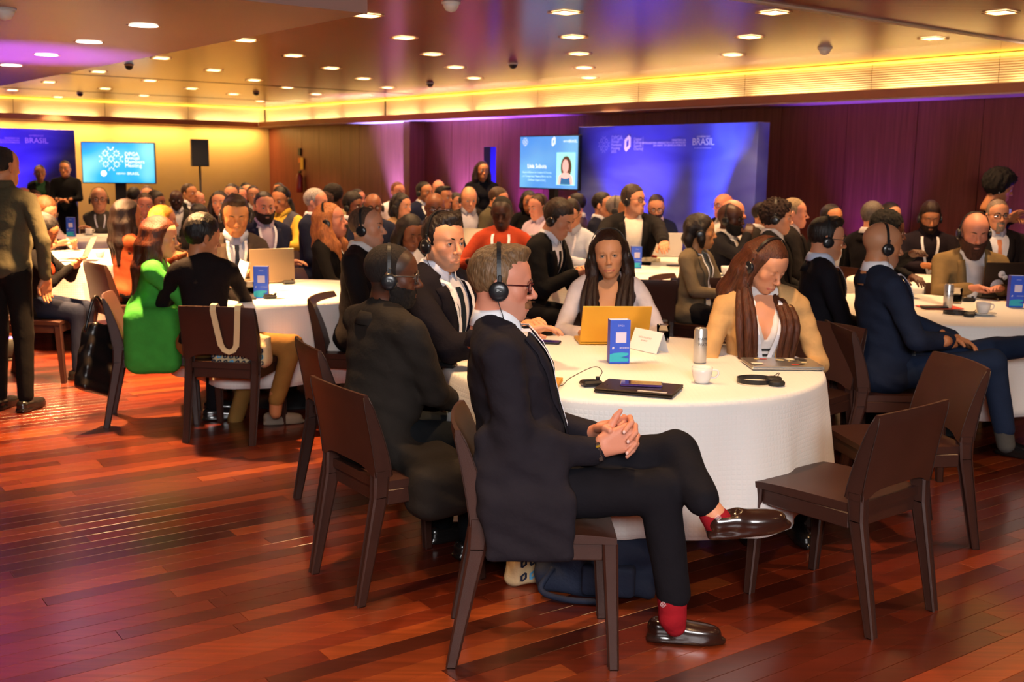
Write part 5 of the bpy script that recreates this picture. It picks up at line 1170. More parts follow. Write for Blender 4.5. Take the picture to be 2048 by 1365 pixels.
    if key not in _trs:
        g = Grid((-.25, -.32, -.1), (.75, .32, .75) if not stand else (.35, .32, 1.15), h * 1.15)
        if legpts:
            allp = np.array([p for k in legpts for p in legpts[k]]); g = Grid(np.minimum(allp.min(0) - .15, pel - .25), np.maximum(allp.max(0) + .15, pel + .25), h); g.add(el(pel + np.array([0, 0, -.01]), np.array([.135, .175, .105]) * s), .05); ft = {}
            for sd in (1, -1):
                P3 = [np.array(p, float) for p in legpts[sd]]; hp = pel + np.array([.02, sd * .085, -.02]); g.add(rc(hp, P3[0], .088 * s, .066 * s), .03); g.add(rc(P3[0], P3[1], .066 * s, .052 * s), .02)
        elif stand:
            pz = .97; g.add(el((0, 0, pz - .02), (.125, .165, .12)), .05)
            for sd in (1, -1): g.add(rc((0, sd * .085, pz - .05), (.01, sd * .095, .52), .088, .066), .03); g.add(rc((.01, sd * .095, .52), (-.01, sd * .10, .10), .064, .052), .02)
        else:
            pz = base + .10; g.add(el((0, 0, pz - .015), (.13, .17, .10)), .05)
            for sd in (1, -1): g.add(rc((.02, sd * .085, pz - .02), (.42, sd * .115, .50), .085, .066), .03); g.add(rc((.42, sd * .115, .50), (.40, sd * .115, .10), .066, .052), .02)
        if q < 2: g.warp(lambda X, Y, Z: .002 * np.sin(60 * X + 25 * Z) * np.sin(40 * Y + 20 * Z))
        _trs[key] = mesh_of('trousers', g.geo())
    o = ob('trousers', _trs[key].copy() if _trs[key].materials and _trs[key].materials[0] != tm else _trs[key], None, E)
    o.data.materials.clear(); o.data.materials.append(tm)
    if not legpts: o.scale = (s, s, s) if stand else (s, s, 1.0)
    if shoes and not legpts:
        sm = shoe_geo(.008)
        if not sm.materials: sm.materials.append(SHOE_BLK)
        for sd in (1, -1): ob('shoe', sm, None, E, loc=((-.01 if stand else .40) * s, sd * (.10 if stand else .115) * s, .001))
    # ---- hair, beard, worn things
    Mh = Matrix(MH.tolist())
    if hair and hair[0] != 'none':
        kw = hair_kw or {}; hgeo = hair_geo(hair[0], HQ[q], **kw); o = ob('hair', hgeo, hair_mat(hair[1], hair[0] in ('buzz', 'afro', 'curly')), E, M=MH)
    if hang:
        for sd in (1, -1):
            zt_, ze = hang; q0 = MH[:3, :3] @ np.array([.004, sd * .080, -.02]) + MH[:3, 3]; q1 = MH[:3, :3] @ np.array([.012, sd * .088, -.10]) + MH[:3, 3]; a1 = TFm((.1, sd * .095, .40)); a2 = TFm((.1, sd * .085, zt_)); a3 = TFm((.1, sd * .075, ze)); dd = drape([(v[1], v[2]) for v in (a1, a2, a3)], .030)
            for i_, (oy, ox, r_) in enumerate(((0, 0, 1.0), (.034, -.018, .85), (-.026, .006, .7))):
                pts = [q0 + np.array([ox, 0, 0]), q1 + np.array([ox, sd * oy * .4, 0]), dd[0] + np.array([ox, sd * oy, 0]), dd[1] + np.array([ox * .6, sd * oy, 0]), dd[2] + np.array([0, sd * oy * .7, .02 * i_])]
                g = Grid(np.min(pts, 0) - .06, np.max(pts, 0) + .06, .0062)
                for c_ in chain(bez(pts, 6), np.interp(np.linspace(0, 1, 25), [0, .3, .75, 1], [.018 * r_, .023 * r_, .020 * r_, .005])): g.add(c_, .001)
                g.warp(lambda X, Y, Z: .0007 * np.sin(230 * Y + 120 * X + 3 * np.sin(15 * Z))); ob('hair_lock', g.geo(), hair_mat(hair[1]), E)
    if beard:
        o = ob('beard' if beard[0] != 'moustache' else 'moustache', beard_geo(sex, HQ[q], beard[2] if len(beard) > 2 else .009, beard[0], beard[3] if len(beard) > 3 else 0.0), hair_mat(beard[1], True), E, M=MH)
    if glasses:
        gg, lg = glasses_geo(glasses[0]); o = ob('glasses', gg, pbr('frame_' + glasses[1].strip('#'), srgb(glasses[1]), .25), E, M=MH); ob('lens', lg, lens_mat(), o)
    if headset:
        ztop = {'afro': .155, 'curly': .145, 'quiff': .124}.get(hair[0] if hair else '', .127) + (hair_kw or {}).get('vol', 0) + (.004 if hair and hair[0] in ('long', 'bob', 'straight', 'longside', 'longback') else 0)
        if not hair or hair[0] in ('none', 'buzz', 'sides'): ztop = .121
        yr_ = .088 if not hair or hair[0] in ('none', 'buzz', 'short', 'sides', 'quiff') else .098; bd_, cp = headset_geo(ztop, yr_); o = ob('headset', bd_, BANDM, E, M=MH)
        for sd in (1, -1): ob('ear_cup', cp.copy().rot('x', -sd * math.pi / 2).mv(-.006, sd * (yr_ + .001), -.018), DARKPLASTIC if q < 2 else MATTEBLACK, o)
        if q == 0:
            me = text_mesh('SFC', .010, .0004); oo = ob('lettering', me, pbr('cup_mark', (.7, .75, .75), .4), o); oo.matrix_local = Matrix.Translation((-.006, -(yr_ + .0135), -.014)) @ Matrix.Rotation(math.pi / 2, 4, 'X')
            c0 = MH[:3, :3] @ np.array([-.006, -(yr_ + .002), -.048]) + MH[:3, 3]; pth = [c0, c0 + np.array([.012, -.004, -.05]), TFm((.06, -.075, .46)), ] 
            dp = drape([(p[1], p[2]) for p in [TFm((.1, -.055, z)) for z in (.40, .32, .24, .16)]], .010); pth = np.vstack([c0, c0 + np.array([.015, .006, -.045]), c0 + np.array([.035, .02, -.09]), dp]); oo = ob('cable', tube(bez(pth, 6), .0014, 5), MATTEBLACK, E)
    if earring:
        for sd in (1, -1): ob('earring', ball((-.006, sd * .085, -.052), .006, 10, 8, (1, 1, 1.3)), pbr('pearl', (.8, .76, .68), .15), E, M=MH)
    if seat and not stand:
        CHAIRS_DONE.append((root, yr, label)); cpos = root + Rz(yr) @ np.array([.03, 0, 0]); chair(cpos[0], cpos[1], yr, chair_lab or ('dark brown leather chair of the ' + ' '.join(label.replace(',', '').split()[:10])))
    return E, dict(toL=toL, pel=pel, s=s, TF=TFm, W=W, ELB=ELB, S=S, root=root, yr=yr, MH=MH, G=G, drape=drape)
# ================================================================ tables
a_, b_ = P(882, 718, TZ), P(1657, 745, TZ); c_, d_ = P(1274, 802, TZ), P(1274, 669, TZ)
T1 = np.array([(a_[0] + b_[0]) / 2 + .01, (c_[1] + d_[1]) / 2]); RT1 = .815
table(T1[0], T1[1], RT1, 3, 'in the foreground')
p = P(560, 607, TZ); T3 = np.array([-1.5, p[1] + .72]); table(T3[0], T3[1], .72, 5, 'by the man in the grey suit')
p = P(1300, 563, TZ); T2 = np.array([p[0] - .02, p[1] + .70]); table(T2[0], T2[1], .70, 8, 'before the tall man in glasses')
p = P(1960, 652, TZ); T4 = np.array([p[0] + .02, p[1] + .80]); table(T4[0], T4[1], .80, 11, 'by the bearded man')
p = P(165, 527, TZ); T5 = np.array([p[0] - .1, p[1] + .80]); table(T5[0], T5[1], .80, 13, 'behind the standing man')
p = P(180, 482, TZ); T6 = np.array([p[0] - .2, p[1] + .60]); table(T6[0], T6[1], .60, 15, 'at the far left')
p = PD(1375, 440, 10.6); T7 = p[:2]; table(T7[0], T7[1], .60, 17, 'before the big blue backdrop')
p = PD(1850, 440, 8.6); T8 = p[:2]; table(T8[0], T8[1], .55, 19, 'by the bare wood wall')
T9 = np.array([-.35, 10.5]); table(T9[0], T9[1], .60, 21, 'in the middle of the room')
p = P(590, 470, TZ); T10 = np.array([p[0], p[1] + .60]); table(T10[0], T10[1], .60, 23, 'near the far corner')
print('TABLES', T1, T2, T3, T4, T5, T6, T7, T8, T9, T10)
def ccw(a, b): return math.atan2(b[1] - a[1], b[0] - a[0])
def chair_by_rear(pl, pr, label):
    """rear feet given by photo pixels: left one and right one seen from behind"""
    a, b = P(*pl, 0), P(*pr, 0); dr = unit((b - a)[:2]); fw = np.array([-dr[1], dr[0]]); c = (a + b)[:2] / 2 + fw * .295
    chair(c[0], c[1], math.atan2(fw[1], fw[0]), label); return c, math.atan2(fw[1], fw[0])
# ---- empty chairs
chair_by_rear((1735, 1280), (1870, 1218), 'empty dark brown leather chair turned to the table at the front right')
a, b = P(1937, 1095, 0), None
cE2 = np.array([a[0] - .30, a[1] + .14]); chair(cE2[0], cE2[1], math.radians(188), 'empty dark brown leather chair behind the front right one, backrest on its right')
pE3 = P(1640, 648, .79); chair(pE3[0] - .16, pE3[1] - .18, math.radians(222), 'empty dark brown leather chair beside the woman in the camel jacket')
for (x, y, yw, lb) in ((1400, 556, 97, 'empty dark leather chair seen from behind right of the woman in white'), (1292, 560, 88, 'empty dark leather chair seen from behind at the shoulder of the woman in white')):
    q = P(x, y, .79); chair(q[0] + .27 * math.cos(math.radians(yw)), q[1] + .27 * math.sin(math.radians(yw)), math.radians(yw), lb)
# ================================================================ the people at the front table
fr, nr_ = P(905, 1335, 0), P(1228, 1337, 0); yawc = ccw(fr[:2], nr_[:2]); mid = (fr + nr_)[:2] / 2; perp = np.array([-math.sin(yawc), math.cos(yawc)]); cP1 = mid + perp * .20 + np.array([math.cos(yawc), math.sin(yawc)]) * .03
chair(cP1[0], cP1[1], yawc, 'dark brown leather chair under the man with red socks')
D0 = float(cP1[1]); YAW1 = math.degrees(yawc)
# interlaced hands of the man in the charcoal suit, modelled in place (one piece with both wrists)
def clasped(hgt=.0029):
    pts = [PD(1180, 810, D0 - .2), PD(1300, 930, D0 + .1)]; H = lambda x, y, o: PD(x, y, D0 + o)
    g = Grid(np.min([H(1165, 930, -.22), H(1300, 930, .1)], 0) - .02, np.max([H(1165, 805, -.22), H(1300, 805, .1)], 0) + .02, hgt)
    for (kx, ky, wx, wy, r1) in ((1254, 856, 1206, 880, .0165), (1258, 869, 1204, 888, .0165), (1256, 883, 1204, 896, .016), (1249, 897, 1204, 903, .015)): g.add(rc(H(wx, wy, -.125), H(kx, ky, -.135), .021, r1), .014)
    g.add(rc(H(1180, 903, -.10), H(1206, 894, -.12), .028, .026), .015)
    for ch, rr in (([(1232, 842, -.05), (1260, 836, -.10), (1263, 846, -.145), (1249, 864, -.163)], (.0098, .0098, .0092, .0080)), ([(1250, 846, -.05), (1270, 852, -.10), (1271, 866, -.142), (1257, 883, -.162)], (.0098, .0096, .009, .0078)), ([(1258, 862, -.05), (1275, 872, -.10), (1270, 888, -.140), (1255, 906, -.158)], (.0092, .009, .0083, .0072)), ([(1258, 876, -.05), (1274, 888, -.09), (1266, 902, -.12), (1254, 914, -.135)], (.0085, .008, .0074, .0066))):
        for c in chain([H(*p) for p in ch], rr): g.add(c, .003)
    for c in chain([H(1180, 868, .04), H(1206, 860, -.02), H(1240, 850, -.05)], (.026, .026, .026)): g.add(c, .014)
    for c in chain([H(1196, 858, -.04), H(1211, 857, -.115), H(1220, 862, -.140)], (.015, .0125, .0100)): g.add(c, .004)
    for c in chain([H(1212, 872, -.12), H(1224, 848, -.105), H(1232, 834, -.10), H(1241, 822, -.10)], (.016, .0125, .0105, .0078)): g.add(c, .006)
    for c in chain([H(1240, 852, -.11), H(1256, 842, -.07), H(1248, 834, -.03)], (.0098, .0095, .009)): g.add(c, .003)
    ge = g.geo().col(SKINS['pink'])
    # nails
    nl = []
    for (x, y, o) in ((1248, 865, -.171), (1256, 884, -.170), (1254, 907, -.165)): nl.append(ball(H(x, y, o), .0052, 8, 6, (1, .5, 1.2)).col((.78, .50, .44)))
    return join([ge] + nl)
p1, D1 = person('man with moustache and glasses in a charcoal suit, red socks and crossed legs', 1003, 490, D0, YAW1, q=0, skin='pink', hair=('quiff', '#6e5236'), hair_kw=dict(vol=.008, hairline=.60, hx=.034), beard=('moustache', '#7a4e2e', .0080), glasses=('rect', '#4a1418'), headset=True, top=('suit', '#201d24', '#e9ebf0', '#2c3a56'), lean=-.14, hyaw=0, hpitch=4, lanyard=True, wrists={-1: PD(1190, 903, D0 - .11), 1: PD(1183, 868, D0 + .05)}, poles={-1: (-.75, -.35, -.9), 1: (-.5, .6, -.9)}, seat=False, hand_show=(False, False), stubble=((.42, .25, .19), .30), hs=1.0, fat=.01, build=1.06, trousers='#141319', extra=[clasped()],
    legw={-1: [PD(1318, 985, D0 - .13), PD(1347, 1188, D0 - .13)], 1: [PD(1352, 905, D0 - .03), PD(1404, 1000, D0 - .20)]}, tailw=[(PD(1028, 915, D0 - .175), (.125, .03, .09)), (PD(1045, 985, D0 - .215), (.135, .028, .085)), (PD(1060, 1058, D0 - .245), (.140, .022, .108))])
SOCK = cloth_mat('#8e1722', bump=.3); 
def limb(name, pts, rad, mat, parent, toL, h=.006):
    q = [toL(p) for p in pts]; g = Grid(np.min(q, 0) - max(rad) - .01, np.max(q, 0) + max(rad) + .01, h)
    for c in chain(q, rad): g.add(c, .008)
    return ob(name, g.geo(), mat, parent)
def skin_limb(name, pts, rad, skin, parent, toL, h=.006):
    q = [toL(p) for p in pts]; g = Grid(np.min(q, 0) - max(rad) - .01, np.max(q, 0) + max(rad) + .01, h)
    for c in chain(q, rad): g.add(c, .008)
    return ob(name, g.geo().col(SKINS[skin]), SKIN, parent)
def shoe_at(heel, toe, up, mat, parent, toL, k=1.0):
    a, b = toL(heel), toL(toe); x = unit(b - a); m = frame(x, up, a + x * .075 * k); m[:3, :3] *= k; me = shoe_geo(.0045).copy(); me.materials.clear(); me.materials.append(mat); return ob('shoe', me, None, parent, M=m)
tl = D1['toL']
skin_limb('ankle', [PD(1412, 1008, D0 - .203), PD(1428, 1030, D0 - .21)], (.036, .038), 'light', p1, tl)
limb('sock', [PD(1424, 1030, D0 - .205), PD(1436, 1044, D0 - .21), PD(1456, 1056, D0 - .21)], (.041, .044, .036), SOCK, p1, tl)
limb('sock', [PD(1344, 1190, D0 - .13), PD(1345, 1236, D0 - .135), PD(1350, 1252, D0 - .135)], (.050, .045, .036), SOCK, p1, tl)
shoe_at(PD(1412, 1072, D0 - .21), PD(1572, 1056, D0 - .21), (-.12, -.25, 1), SHOE_BRN, p1, tl, 1.0)
hl, te = P(1292, 1278, 0), P(1462, 1290, 0); shoe_at(hl, te, (0, 0, 1), SHOE_BRN, p1, tl, 1.0)
for (x, y, o) in ((1436, 1036, -.2585), (1326, 1210, -.1845)): ob('sock_emblem', burst(.011, .0005).rot('x', math.pi / 2).mv(*tl(PD(x, y, D0 + o))), INK, p1)
_w = tl(PD(1198, 902, D0 - .150)); ob('watch', join([box(0, 0, -.004, .013, .012, .030, .003), box(0, .002, .018, .014, .012, .018, .002), box(0, .002, -.026, .014, .012, .018, .002)]).rot('y', -.25).mv(*_w), pbr('watch_strap', srgb('#3a2a24'), .4), p1)
ob('watch_band', box(0, -.003, .016, .015, .012, .006, .001).rot('y', -.25).mv(*_w), pbr('gold_loop', srgb('#c8a030'), .3, metal=.7), p1)
# ---- black-suited man with glasses seen from behind
cA, yA = chair_by_rear((622, 1142), (727, 1218), 'dark brown leather chair under the man with black beard and patterned glasses')
p2, D2 = person('man with black beard, patterned glasses and headset in a dark grey blazer seen from behind', 784, 485, cA[1] + .12, math.degrees(yA), q=0, skin='dark', hair=('buzz', '#1c1410'), scalp=((.03, .02, .015), .8), beard=('full', '#140d0a', .0035), glasses=('rect', '#4a4440'), headset=True, top=('suit', '#26221f', '#d8dce8'), neckline=True, vneck=(.25, .05), lean=.13, hyaw=-31, hpitch=4, lanyard=False, arms='lap', seat=False, hs=1.02, build=1.26, fat=.035, trousers='#12161a', wrists={-1: PD(900, 800, cA[1] + .25), 1: PD(905, 790, cA[1] + .55)}, tailw=[(np.array([cA[0] + .06, cA[1] + .02, .44]), (.13, .14, .09)), (np.array([cA[0] + .15, cA[1] - .16, .40]), (.13, .09, .11))])
tl = D2['toL']; 
# ---- dark-suited man facing right
p3, D3 = person('clean-haired man in dark navy suit and tie with headset, looking right past the table', 887, 425, 4.82, -30, q=0, skin='light', hair=('quiff', '#1e1512'), hair_kw=dict(vol=.008, hx=.029, seed=2), headset=True, top=('suit', '#17141c', '#d5d6e2', '#18222c'), lean=.10, hyaw=-18, hpitch=3, lanyard=True, arms='table', stubble=((.16, .10, .08), .50), hs=1.03, build=1.05, seat=False, smax=1.3, wrists={-1: PD(1035, 668, 4.55), 1: PD(1050, 655, 4.75)})
cc_ = D3['root']; 
chair(P(590, 690, .79)[0] + .30, P(590, 690, .79)[1] + .17, math.radians(24), 'dark brown leather chair behind the man with black beard, its left edge clear')
# ---- woman in the white blazer
p4, D4 = person('woman with long dark hair in a white blazer looking at the camera', 1219, 459, 5.75, -98, q=0, sex='f', skin='olive', hair=('long', '#23130f'), hang=(.28, .12), hair_kw=dict(hx=.040, hairline=.55), headset=True, top=('open', '#cfc6cc', '#161416'), vskin=(.20, .055), lean=.10, hyaw=2, hpitch=4, hroll=5, arms='type', hs=1.02, lips=(.45, .10, .10), earring=True, neckline=True, wrists={1: PD(1275, 668, 5.45), -1: PD(1165, 668, 5.45)})
# ---- woman in the camel jacket
p5, D5 = person('woman with long brown hair in a camel jacket and striped top looking down', 1535, 481, 4.95, -88, q=0, sex='f', skin='light', hair=('long', '#4a2616'), hang=(.26, .08), hair_kw=dict(hx=.030, hairline=.66, seed=3), headset=True, top=('open', '#c49c68', '#d8d4d4'), vskin=(.30, .05), lean=.16, hyaw=32, hpitch=30, arms='lap', closed=True, hs=.99, lips=(.50, .12, .10), lanyard=True, earring=True, neckline=True)
for k in range(9):
    zz = .04 + .027 * k; pp = [D5['TF']((.1, a, zz)) for a in np.linspace(-.045, .045, 7)]; dp = D5['drape']([(v[1], v[2]) for v in pp], .0035, True); ob('stripe', ribbon(dp, D5['TF']((1, 0, 0)) - D5['TF']((0, 0, 0)), .012, .001), pbr('stripe_black', (.015, .015, .017), .8), p5)
# ---- bald man in navy
p6, D6 = person('bald man in a navy suit with headset sitting in profile, hands clasped', 1768, 443, 5.75, 2, q=0, skin='tan', hair=None, headset=True, top=('suit', '#1c2438', '#e4e6ee'), lean=-.10, hyaw=4, hpitch=6, lanyard=True, badge=True, arms='clasp', stubble=((.35, .22, .16), .35), hs=1.0, scalp=((.42, .28, .19), .25), vneck=(.16, .06), wrists={-1: PD(1895, 682, 5.62), 1: PD(1905, 676, 5.80)}, trousers='#1c2840', legw={-1: [PD(1985, 725, 5.65), PD(2008, 858, 5.65)], 1: [PD(1990, 700, 5.85), PD(2075, 690, 5.60)]}, palms={-1: (0, -.9, .4), 1: (0, .6, .7)}, shoes=False, chair_lab='dark brown leather chair of the bald man in the navy suit')
tl = D6['toL']; limb('sock', [PD(2005, 850, 5.65), PD(2012, 890, 5.65)], (.05, .045), cloth_mat('#4a4a48'), p6, tl); shoe_at(P(1992, 906, 0), P(2110, 930, 0), (0, 0, 1), SHOE_BLK, p6, tl); shoe_at(PD(2060, 690, 5.58), PD(2170, 720, 5.55), (.2, -.4, 1), SHOE_BLK, p6, tl)
# ================================================================ second row
HS = dict(headset=True)
cT, yT = chair_by_rear((365, 885), (512, 892), 'dark brown leather chair with a tote bag hung over its back')
p8, D8 = person('woman with short black hair and black top seen from behind, khaki trousers', 404, 433, 6.55, 106, q=1, sex='f', skin='tan', hair=('short', '#120d0d'), hair_kw=dict(vol=.014), top=('sweater', '#171214'), lean=.22, hyaw=-66, hpitch=10, arms='type', trousers='#8a6534', seat=False, shoes=False, legw={1: [PD(520, 690, 6.75), PD(470, 840, 6.7)], -1: [PD(585, 690, 6.5), PD(553, 800, 6.45)]})
tl = D8['toL']; skin_limb('ankle', [PD(553, 790, 6.45), PD(551, 826, 6.45)], (.042, .036), 'tan', p8, tl); shoe_at(P(526, 850, 0), P(604, 846, 0), (0, 0, 1), pbr('grey_canvas', srgb('#8a7a6c'), .8), p8, tl, .95)
p9, D9 = person('woman with auburn hair in a long bright green jacket seen from behind', 318, 432, 6.75, 14, q=1, sex='f', skin='light', hair=('long', '#4a2010'), hair_kw=dict(seed=4), top=('sweater', '#3f9a3a'), lean=.10, hyaw=-5, hpitch=8, arms='type', hs=1.03, build=1.5, fat=.055, trousers='#121014', chair_lab='dark brown leather chair under the woman in the green jacket', tailw=[(PD(309, 700, 6.62) * np.array([1, 1, 0]) + np.array([0, 0, .53]), (.165, .18, .20))])
person('man in a brown-grey suit and dark tie with headset typing on a laptop', 470, 391, 8.05, -72, q=1, skin='asian', hair=('quiff', '#2c2018'), top=('suit', '#463c36', '#aeb8d2', '#1c2436'), lean=.12, hpitch=16, closed=True, arms='type', lanyard=True, hs=1.2, smax=1.3, **HS)
person('stout man in a black jumper with headset looking right, white collar tip', 733, 412, 6.75, -10, q=1, skin='light', hair=('buzz', '#4c3a2c'), hair_kw=dict(hx=.0), scalp=((.30, .2, .14), .3), top=('suit', '#171315', '#d8d4d2'), vneck=(.34, .05), lean=.06, hpitch=-2, arms='lap', hs=1.05, build=1.18, fat=.04, stubble=((.35, .24, .2), .4), smax=1.3, **HS)
person('woman with blond red hair, headset and teal scarf looking up to the right', 660, 405, 8.3, -6, q=1, sex='f', skin='pink', hair=('straight', '#a8683a'), top=('open', '#1c1918', '#2c5868'), lean=.04, hpitch=-10, arms='lap', lanyard=True, hs=1.12, smax=1.3, **HS)
person('woman with straight black hair and patterned blouse looking down behind the suited men', 822, 431, 8.3, -62, q=1, sex='f', skin='brown', hair=('straight', '#120c0b'), top=('blouse', '#cfc8c8'), lean=.12, hpitch=20, closed=True, arms='type', hs=1.08)
person('man in black suit with white shirt and headset bent over his phone', 1117, 404, 8.0, -28, q=1, skin='light', hair=('short', '#2a1c15'), hair_kw=dict(vol=.012, hx=.035), top=('suit', '#131214', '#dfe2ec', '#15161a'), lean=.42, hpitch=22, closed=True, arms='phone', hs=1.10, smax=1.35, wrists={-1: PD(1150, 548, 7.85), 1: PD(1158, 545, 8.0)}, **HS)
p59, D59 = person('tall man in a black blazer and printed white t-shirt with glasses', 1268, 371, 10.0, -90, q=1, skin='light', hair=('short', '#33241c'), hair_kw=dict(vol=.010), glasses=('rect', '#1c1a2a'), top=('open', '#161416', '#ded6cc'), lean=.06, hyaw=48, hpitch=-4, arms='table', hs=1.09, smax=1.4, build=1.12, neckline=True, wrists={1: PD(1345, 535, 8.7), -1: PD(1180, 540, 8.7)}, stubble=((.35, .22, .16), .35), **HS)
_d = D59['drape']; T_ = D59['TF']
ob('shirt_print', ribbon(_d([(v[1], v[2]) for v in [T_((.1, a, .15)) for a in np.linspace(-.045, .045, 6)]], .004, True), (1, 0, 0), .045, .001), pbr('orange_print', srgb('#d8602a'), .7), p59)
_c = _d([tuple(T_((.1, 0, .235))[1:])], .006, True)[0]; ob('shirt_print', lathe([(.012, 0), (.017, 0), (.017, .001), (.012, .001)], 16).rot('y', math.pi / 2).mv(*_c), pbr('dark_ink2', (.05, .04, .04), .7), p59)
ob('shirt_print', text_mesh('OpenG2P', .026, .001), pbr('dark_ink2', (.05, .04, .04), .7), p59, M=frame((0, 1, 0), (1, 0, 0), _d([tuple(T_((.1, 0, .195))[1:])], .006, True)[0]))
person('woman with dark bob and headset in an olive grey blazer in profile', 1402, 427, 8.2, -32, q=1, sex='f', skin='asian', hair=('bob', '#1a1110'), top=('suit', '#6a5d4a', '#55606a'), lean=.06, hyaw=28, hpitch=2, arms='lap', lanyard=True, badge=True, hs=1.07, build=1.25, fat=.03, neckline=True, **HS)
person('man with glasses and black beard in dark suit, hand at his chin', 1462, 406, 9.2, -32, q=1, skin='deep', hair=('none', '#120c0a'), beard=('full', '#0e0908', .012), glasses=('rect', '#0c0a0a'), top=('open', '#15141a', '#d8d0c4'), lean=.08, hpitch=2, arms='chin', lanyard=True, badge=True, hs=1.06, smax=1.3, **HS)
person('curly dark-haired person with headset and white open collar under a dark suit', 1556, 401, 8.2, -18, q=1, skin='light', hair=('curly', '#2a1a14'), top=('suit', '#141214', '#d8d6d8'), lean=.05, hpitch=3, arms='lap', hs=1.02, smax=1.3, **HS)
person('man with thin glasses, quiff and headset in a black blazer, badge on lanyard', 1655, 434, 6.55, -2, q=1, skin='light', hair=('quiff', '#1d1512'), hair_kw=dict(vol=.012), glasses=('rect', '#5a5450'), top=('suit', '#17151b', '#bfcbe2'), lean=.03, hpitch=6, arms='lap', lanyard=True, badge=True, stubble=((.3, .2, .15), .4), hs=1.04, smax=1.3, chair_lab='dark brown leather chair under the man in thin glasses and black blazer', **HS)
person('man with black curls in black clothes, hand raised to his face behind the bald man', 1778, 423, 7.8, -10, q=1, skin='dark', hair=('afro', '#0d0908'), hair_kw=dict(vol=-.012), top=('sweater', '#121114'), lean=.10, hpitch=8, arms='chin', hs=1.12, smax=1.3, wrists={-1: PD(1838, 505, 7.05), 1: PD(1880, 585, 7.1)}, poles={-1: (.5, -.3, -1)})
person('heavy bald man with long brown beard in a tan blazer at his laptop', 1952, 424, 7.7, -96, q=1, skin='pink', hair=('sides', '#6a4a34'), beard=('full', '#4a2c20', .012, .045), top=('open', '#7a6442', '#d6d2d4'), lean=.10, hpitch=16, closed=True, arms='type', hs=1.15, build=1.22, fat=.05, smax=1.3, neckline=True, **HS)
person('man in an orange-red jumper with white lanyard looking down', 1004, 393, 8.9, -95, q=1, skin='deep', hair=('buzz', '#0c0807'), scalp=((.02, .014, .012), .8), top=('sweater', '#9c3a22'), lean=.08, hpitch=18, closed=True, arms='table', lanyard=True, hs=1.08, smax=1.35, wrists={-1: PD(938, 525, 8.6), 1: PD(1060, 520, 8.6)})
person('bearded man with arms crossed in a navy suit and pale lanyard', 528, 383, 9.4, -62, q=1, skin='light', hair=('short', '#1d1512'), beard=('full', '#1a110e', .011), top=('suit', '#1d2138', '#b8a8b8'), lean=.02, hpitch=4, arms='cross', lanyard=True, hs=1.06, smax=1.35)
S1_, DS1 = person('standing man in olive shirt and dark trousers seen from behind at the left edge', 3, 291, 6.95, 78, q=1, skin='tan', hair=('buzz', '#1a1310'), hair_kw=dict(hx=.0), top=('shirt', '#4c4836'), stand=True, arms='standdown', lean=.02, hyaw=-12, build=1.12, fat=.02, trousers='#131110', hs=1.05)
# ================================================================ the rest of the audience
def C(label, x, y, d, yaw, **k): return person(label, x, y, d, yaw, **k)
BR, DK, GR, BL = '#3a2618', '#1a1210', '#8e8680', '#b8864a'
C('grey-haired man in navy suit in profile before the wood wall', 632, 376, 10.0, -12, hair=('short', '#a09a94'), skin='pink', top=('suit', NAVY, WHITESH), hs=1.05)
C('man in a grey vest with yellow sleeves and headset', 562, 373, 10.9, -112, hair=('short', DK), skin='tan', top=('vest', '#4a4a56', '#d8b040'), arms='table', hpitch=12, hs=1.05, **HS)
C('woman with long curly dark hair before the cream wall', 438, 381, 11.2, -82, sex='f', hair=('longback', DK), top=('sweater', '#1c181c'), hs=1.0)
C('dark-haired man just behind the curly-haired woman', 463, 367, 12.6, -88, hair=('short', DK), top=('suit', CHAR, WHITESH))
C('small distant head with dark hair against the cream wall', 492, 365, 15.5, -60, hair=('short', DK), top=('sweater', CHAR))
C('woman with tied hair in a white top near the far corner', 506, 371, 14.8, -70, sex='f', hair=('bun', DK), top=('blouse', '#d8d4d0'))
C('man with reddish face between two distant heads near the corner', 479, 373, 14.2, -40, skin='pink', hair=('short', DK), top=('sweater', '#3a2a28'))
C('small distant man before the orange-lit corner of the wood wall', 557, 365, 16.5, -90, hair=('short', DK), skin='tan', top=('suit', CHAR, WHITESH))
C('person with black hair seen from behind under the left screen', 268, 374, 14.0, 80, hair=('short', DK), top=('sweater', CHAR))
C('man with greying hair behind the pink-lit man', 294, 371, 14.7, -80, hair=('short', '#5a4a44'), top=('suit', CHAR, WHITESH))
C('pink-lit man with short hair looking down, left of centre', 289, 386, 11.6, -70, skin='pink', hair=('short', BR), top=('suit', NAVY, WHITESH), hpitch=8)
C('dark-haired person in profile beside the pink-lit man', 312, 383, 12.4, -20, skin='brown', hair=('short', DK), hair_kw=dict(vol=.01), top=('sweater', CHAR))
C('bald dark-skinned man before the cream wall', 352, 379, 13.6, -75, skin='deep', hair=None, top=('suit', CHAR, '#b8b8c0'), hpitch=6)
C('man in dark suit looking right before the speaker pole', 378, 367, 14.3, -25, hair=('short', BR), skin='tan', top=('suit', BLACKC, WHITESH), arms='table')
C('small reddish head beside the man at the speaker pole', 394, 389, 15.0, -10, skin='pink', hair=('sides', BR), top=('sweater', CHAR))
C('dark-haired woman with a hair band behind the woman in black', 398, 411, 10.4, 80, sex='f', hair=('bun', DK), top=('sweater', '#171417'), hpitch=10)
C('man in a grey jumper with glasses, arms crossed and lanyard', 197, 374, 13.2, -68, skin='light', hair=('sides', BR), glasses=('rect', '#1a1a1a'), top=('sweater', '#4a4640'), arms='cross', lanyard=True, hs=1.18, smax=1.3, **HS)
C('woman with very long dark hair in a rust top seen from behind', 254, 397, 8.9, 42, q=1, sex='f', skin='tan', hair=('long', '#1f1210'), top=('blouse', '#8a4428'), arms='type', hs=1.08, hyaw=-5)
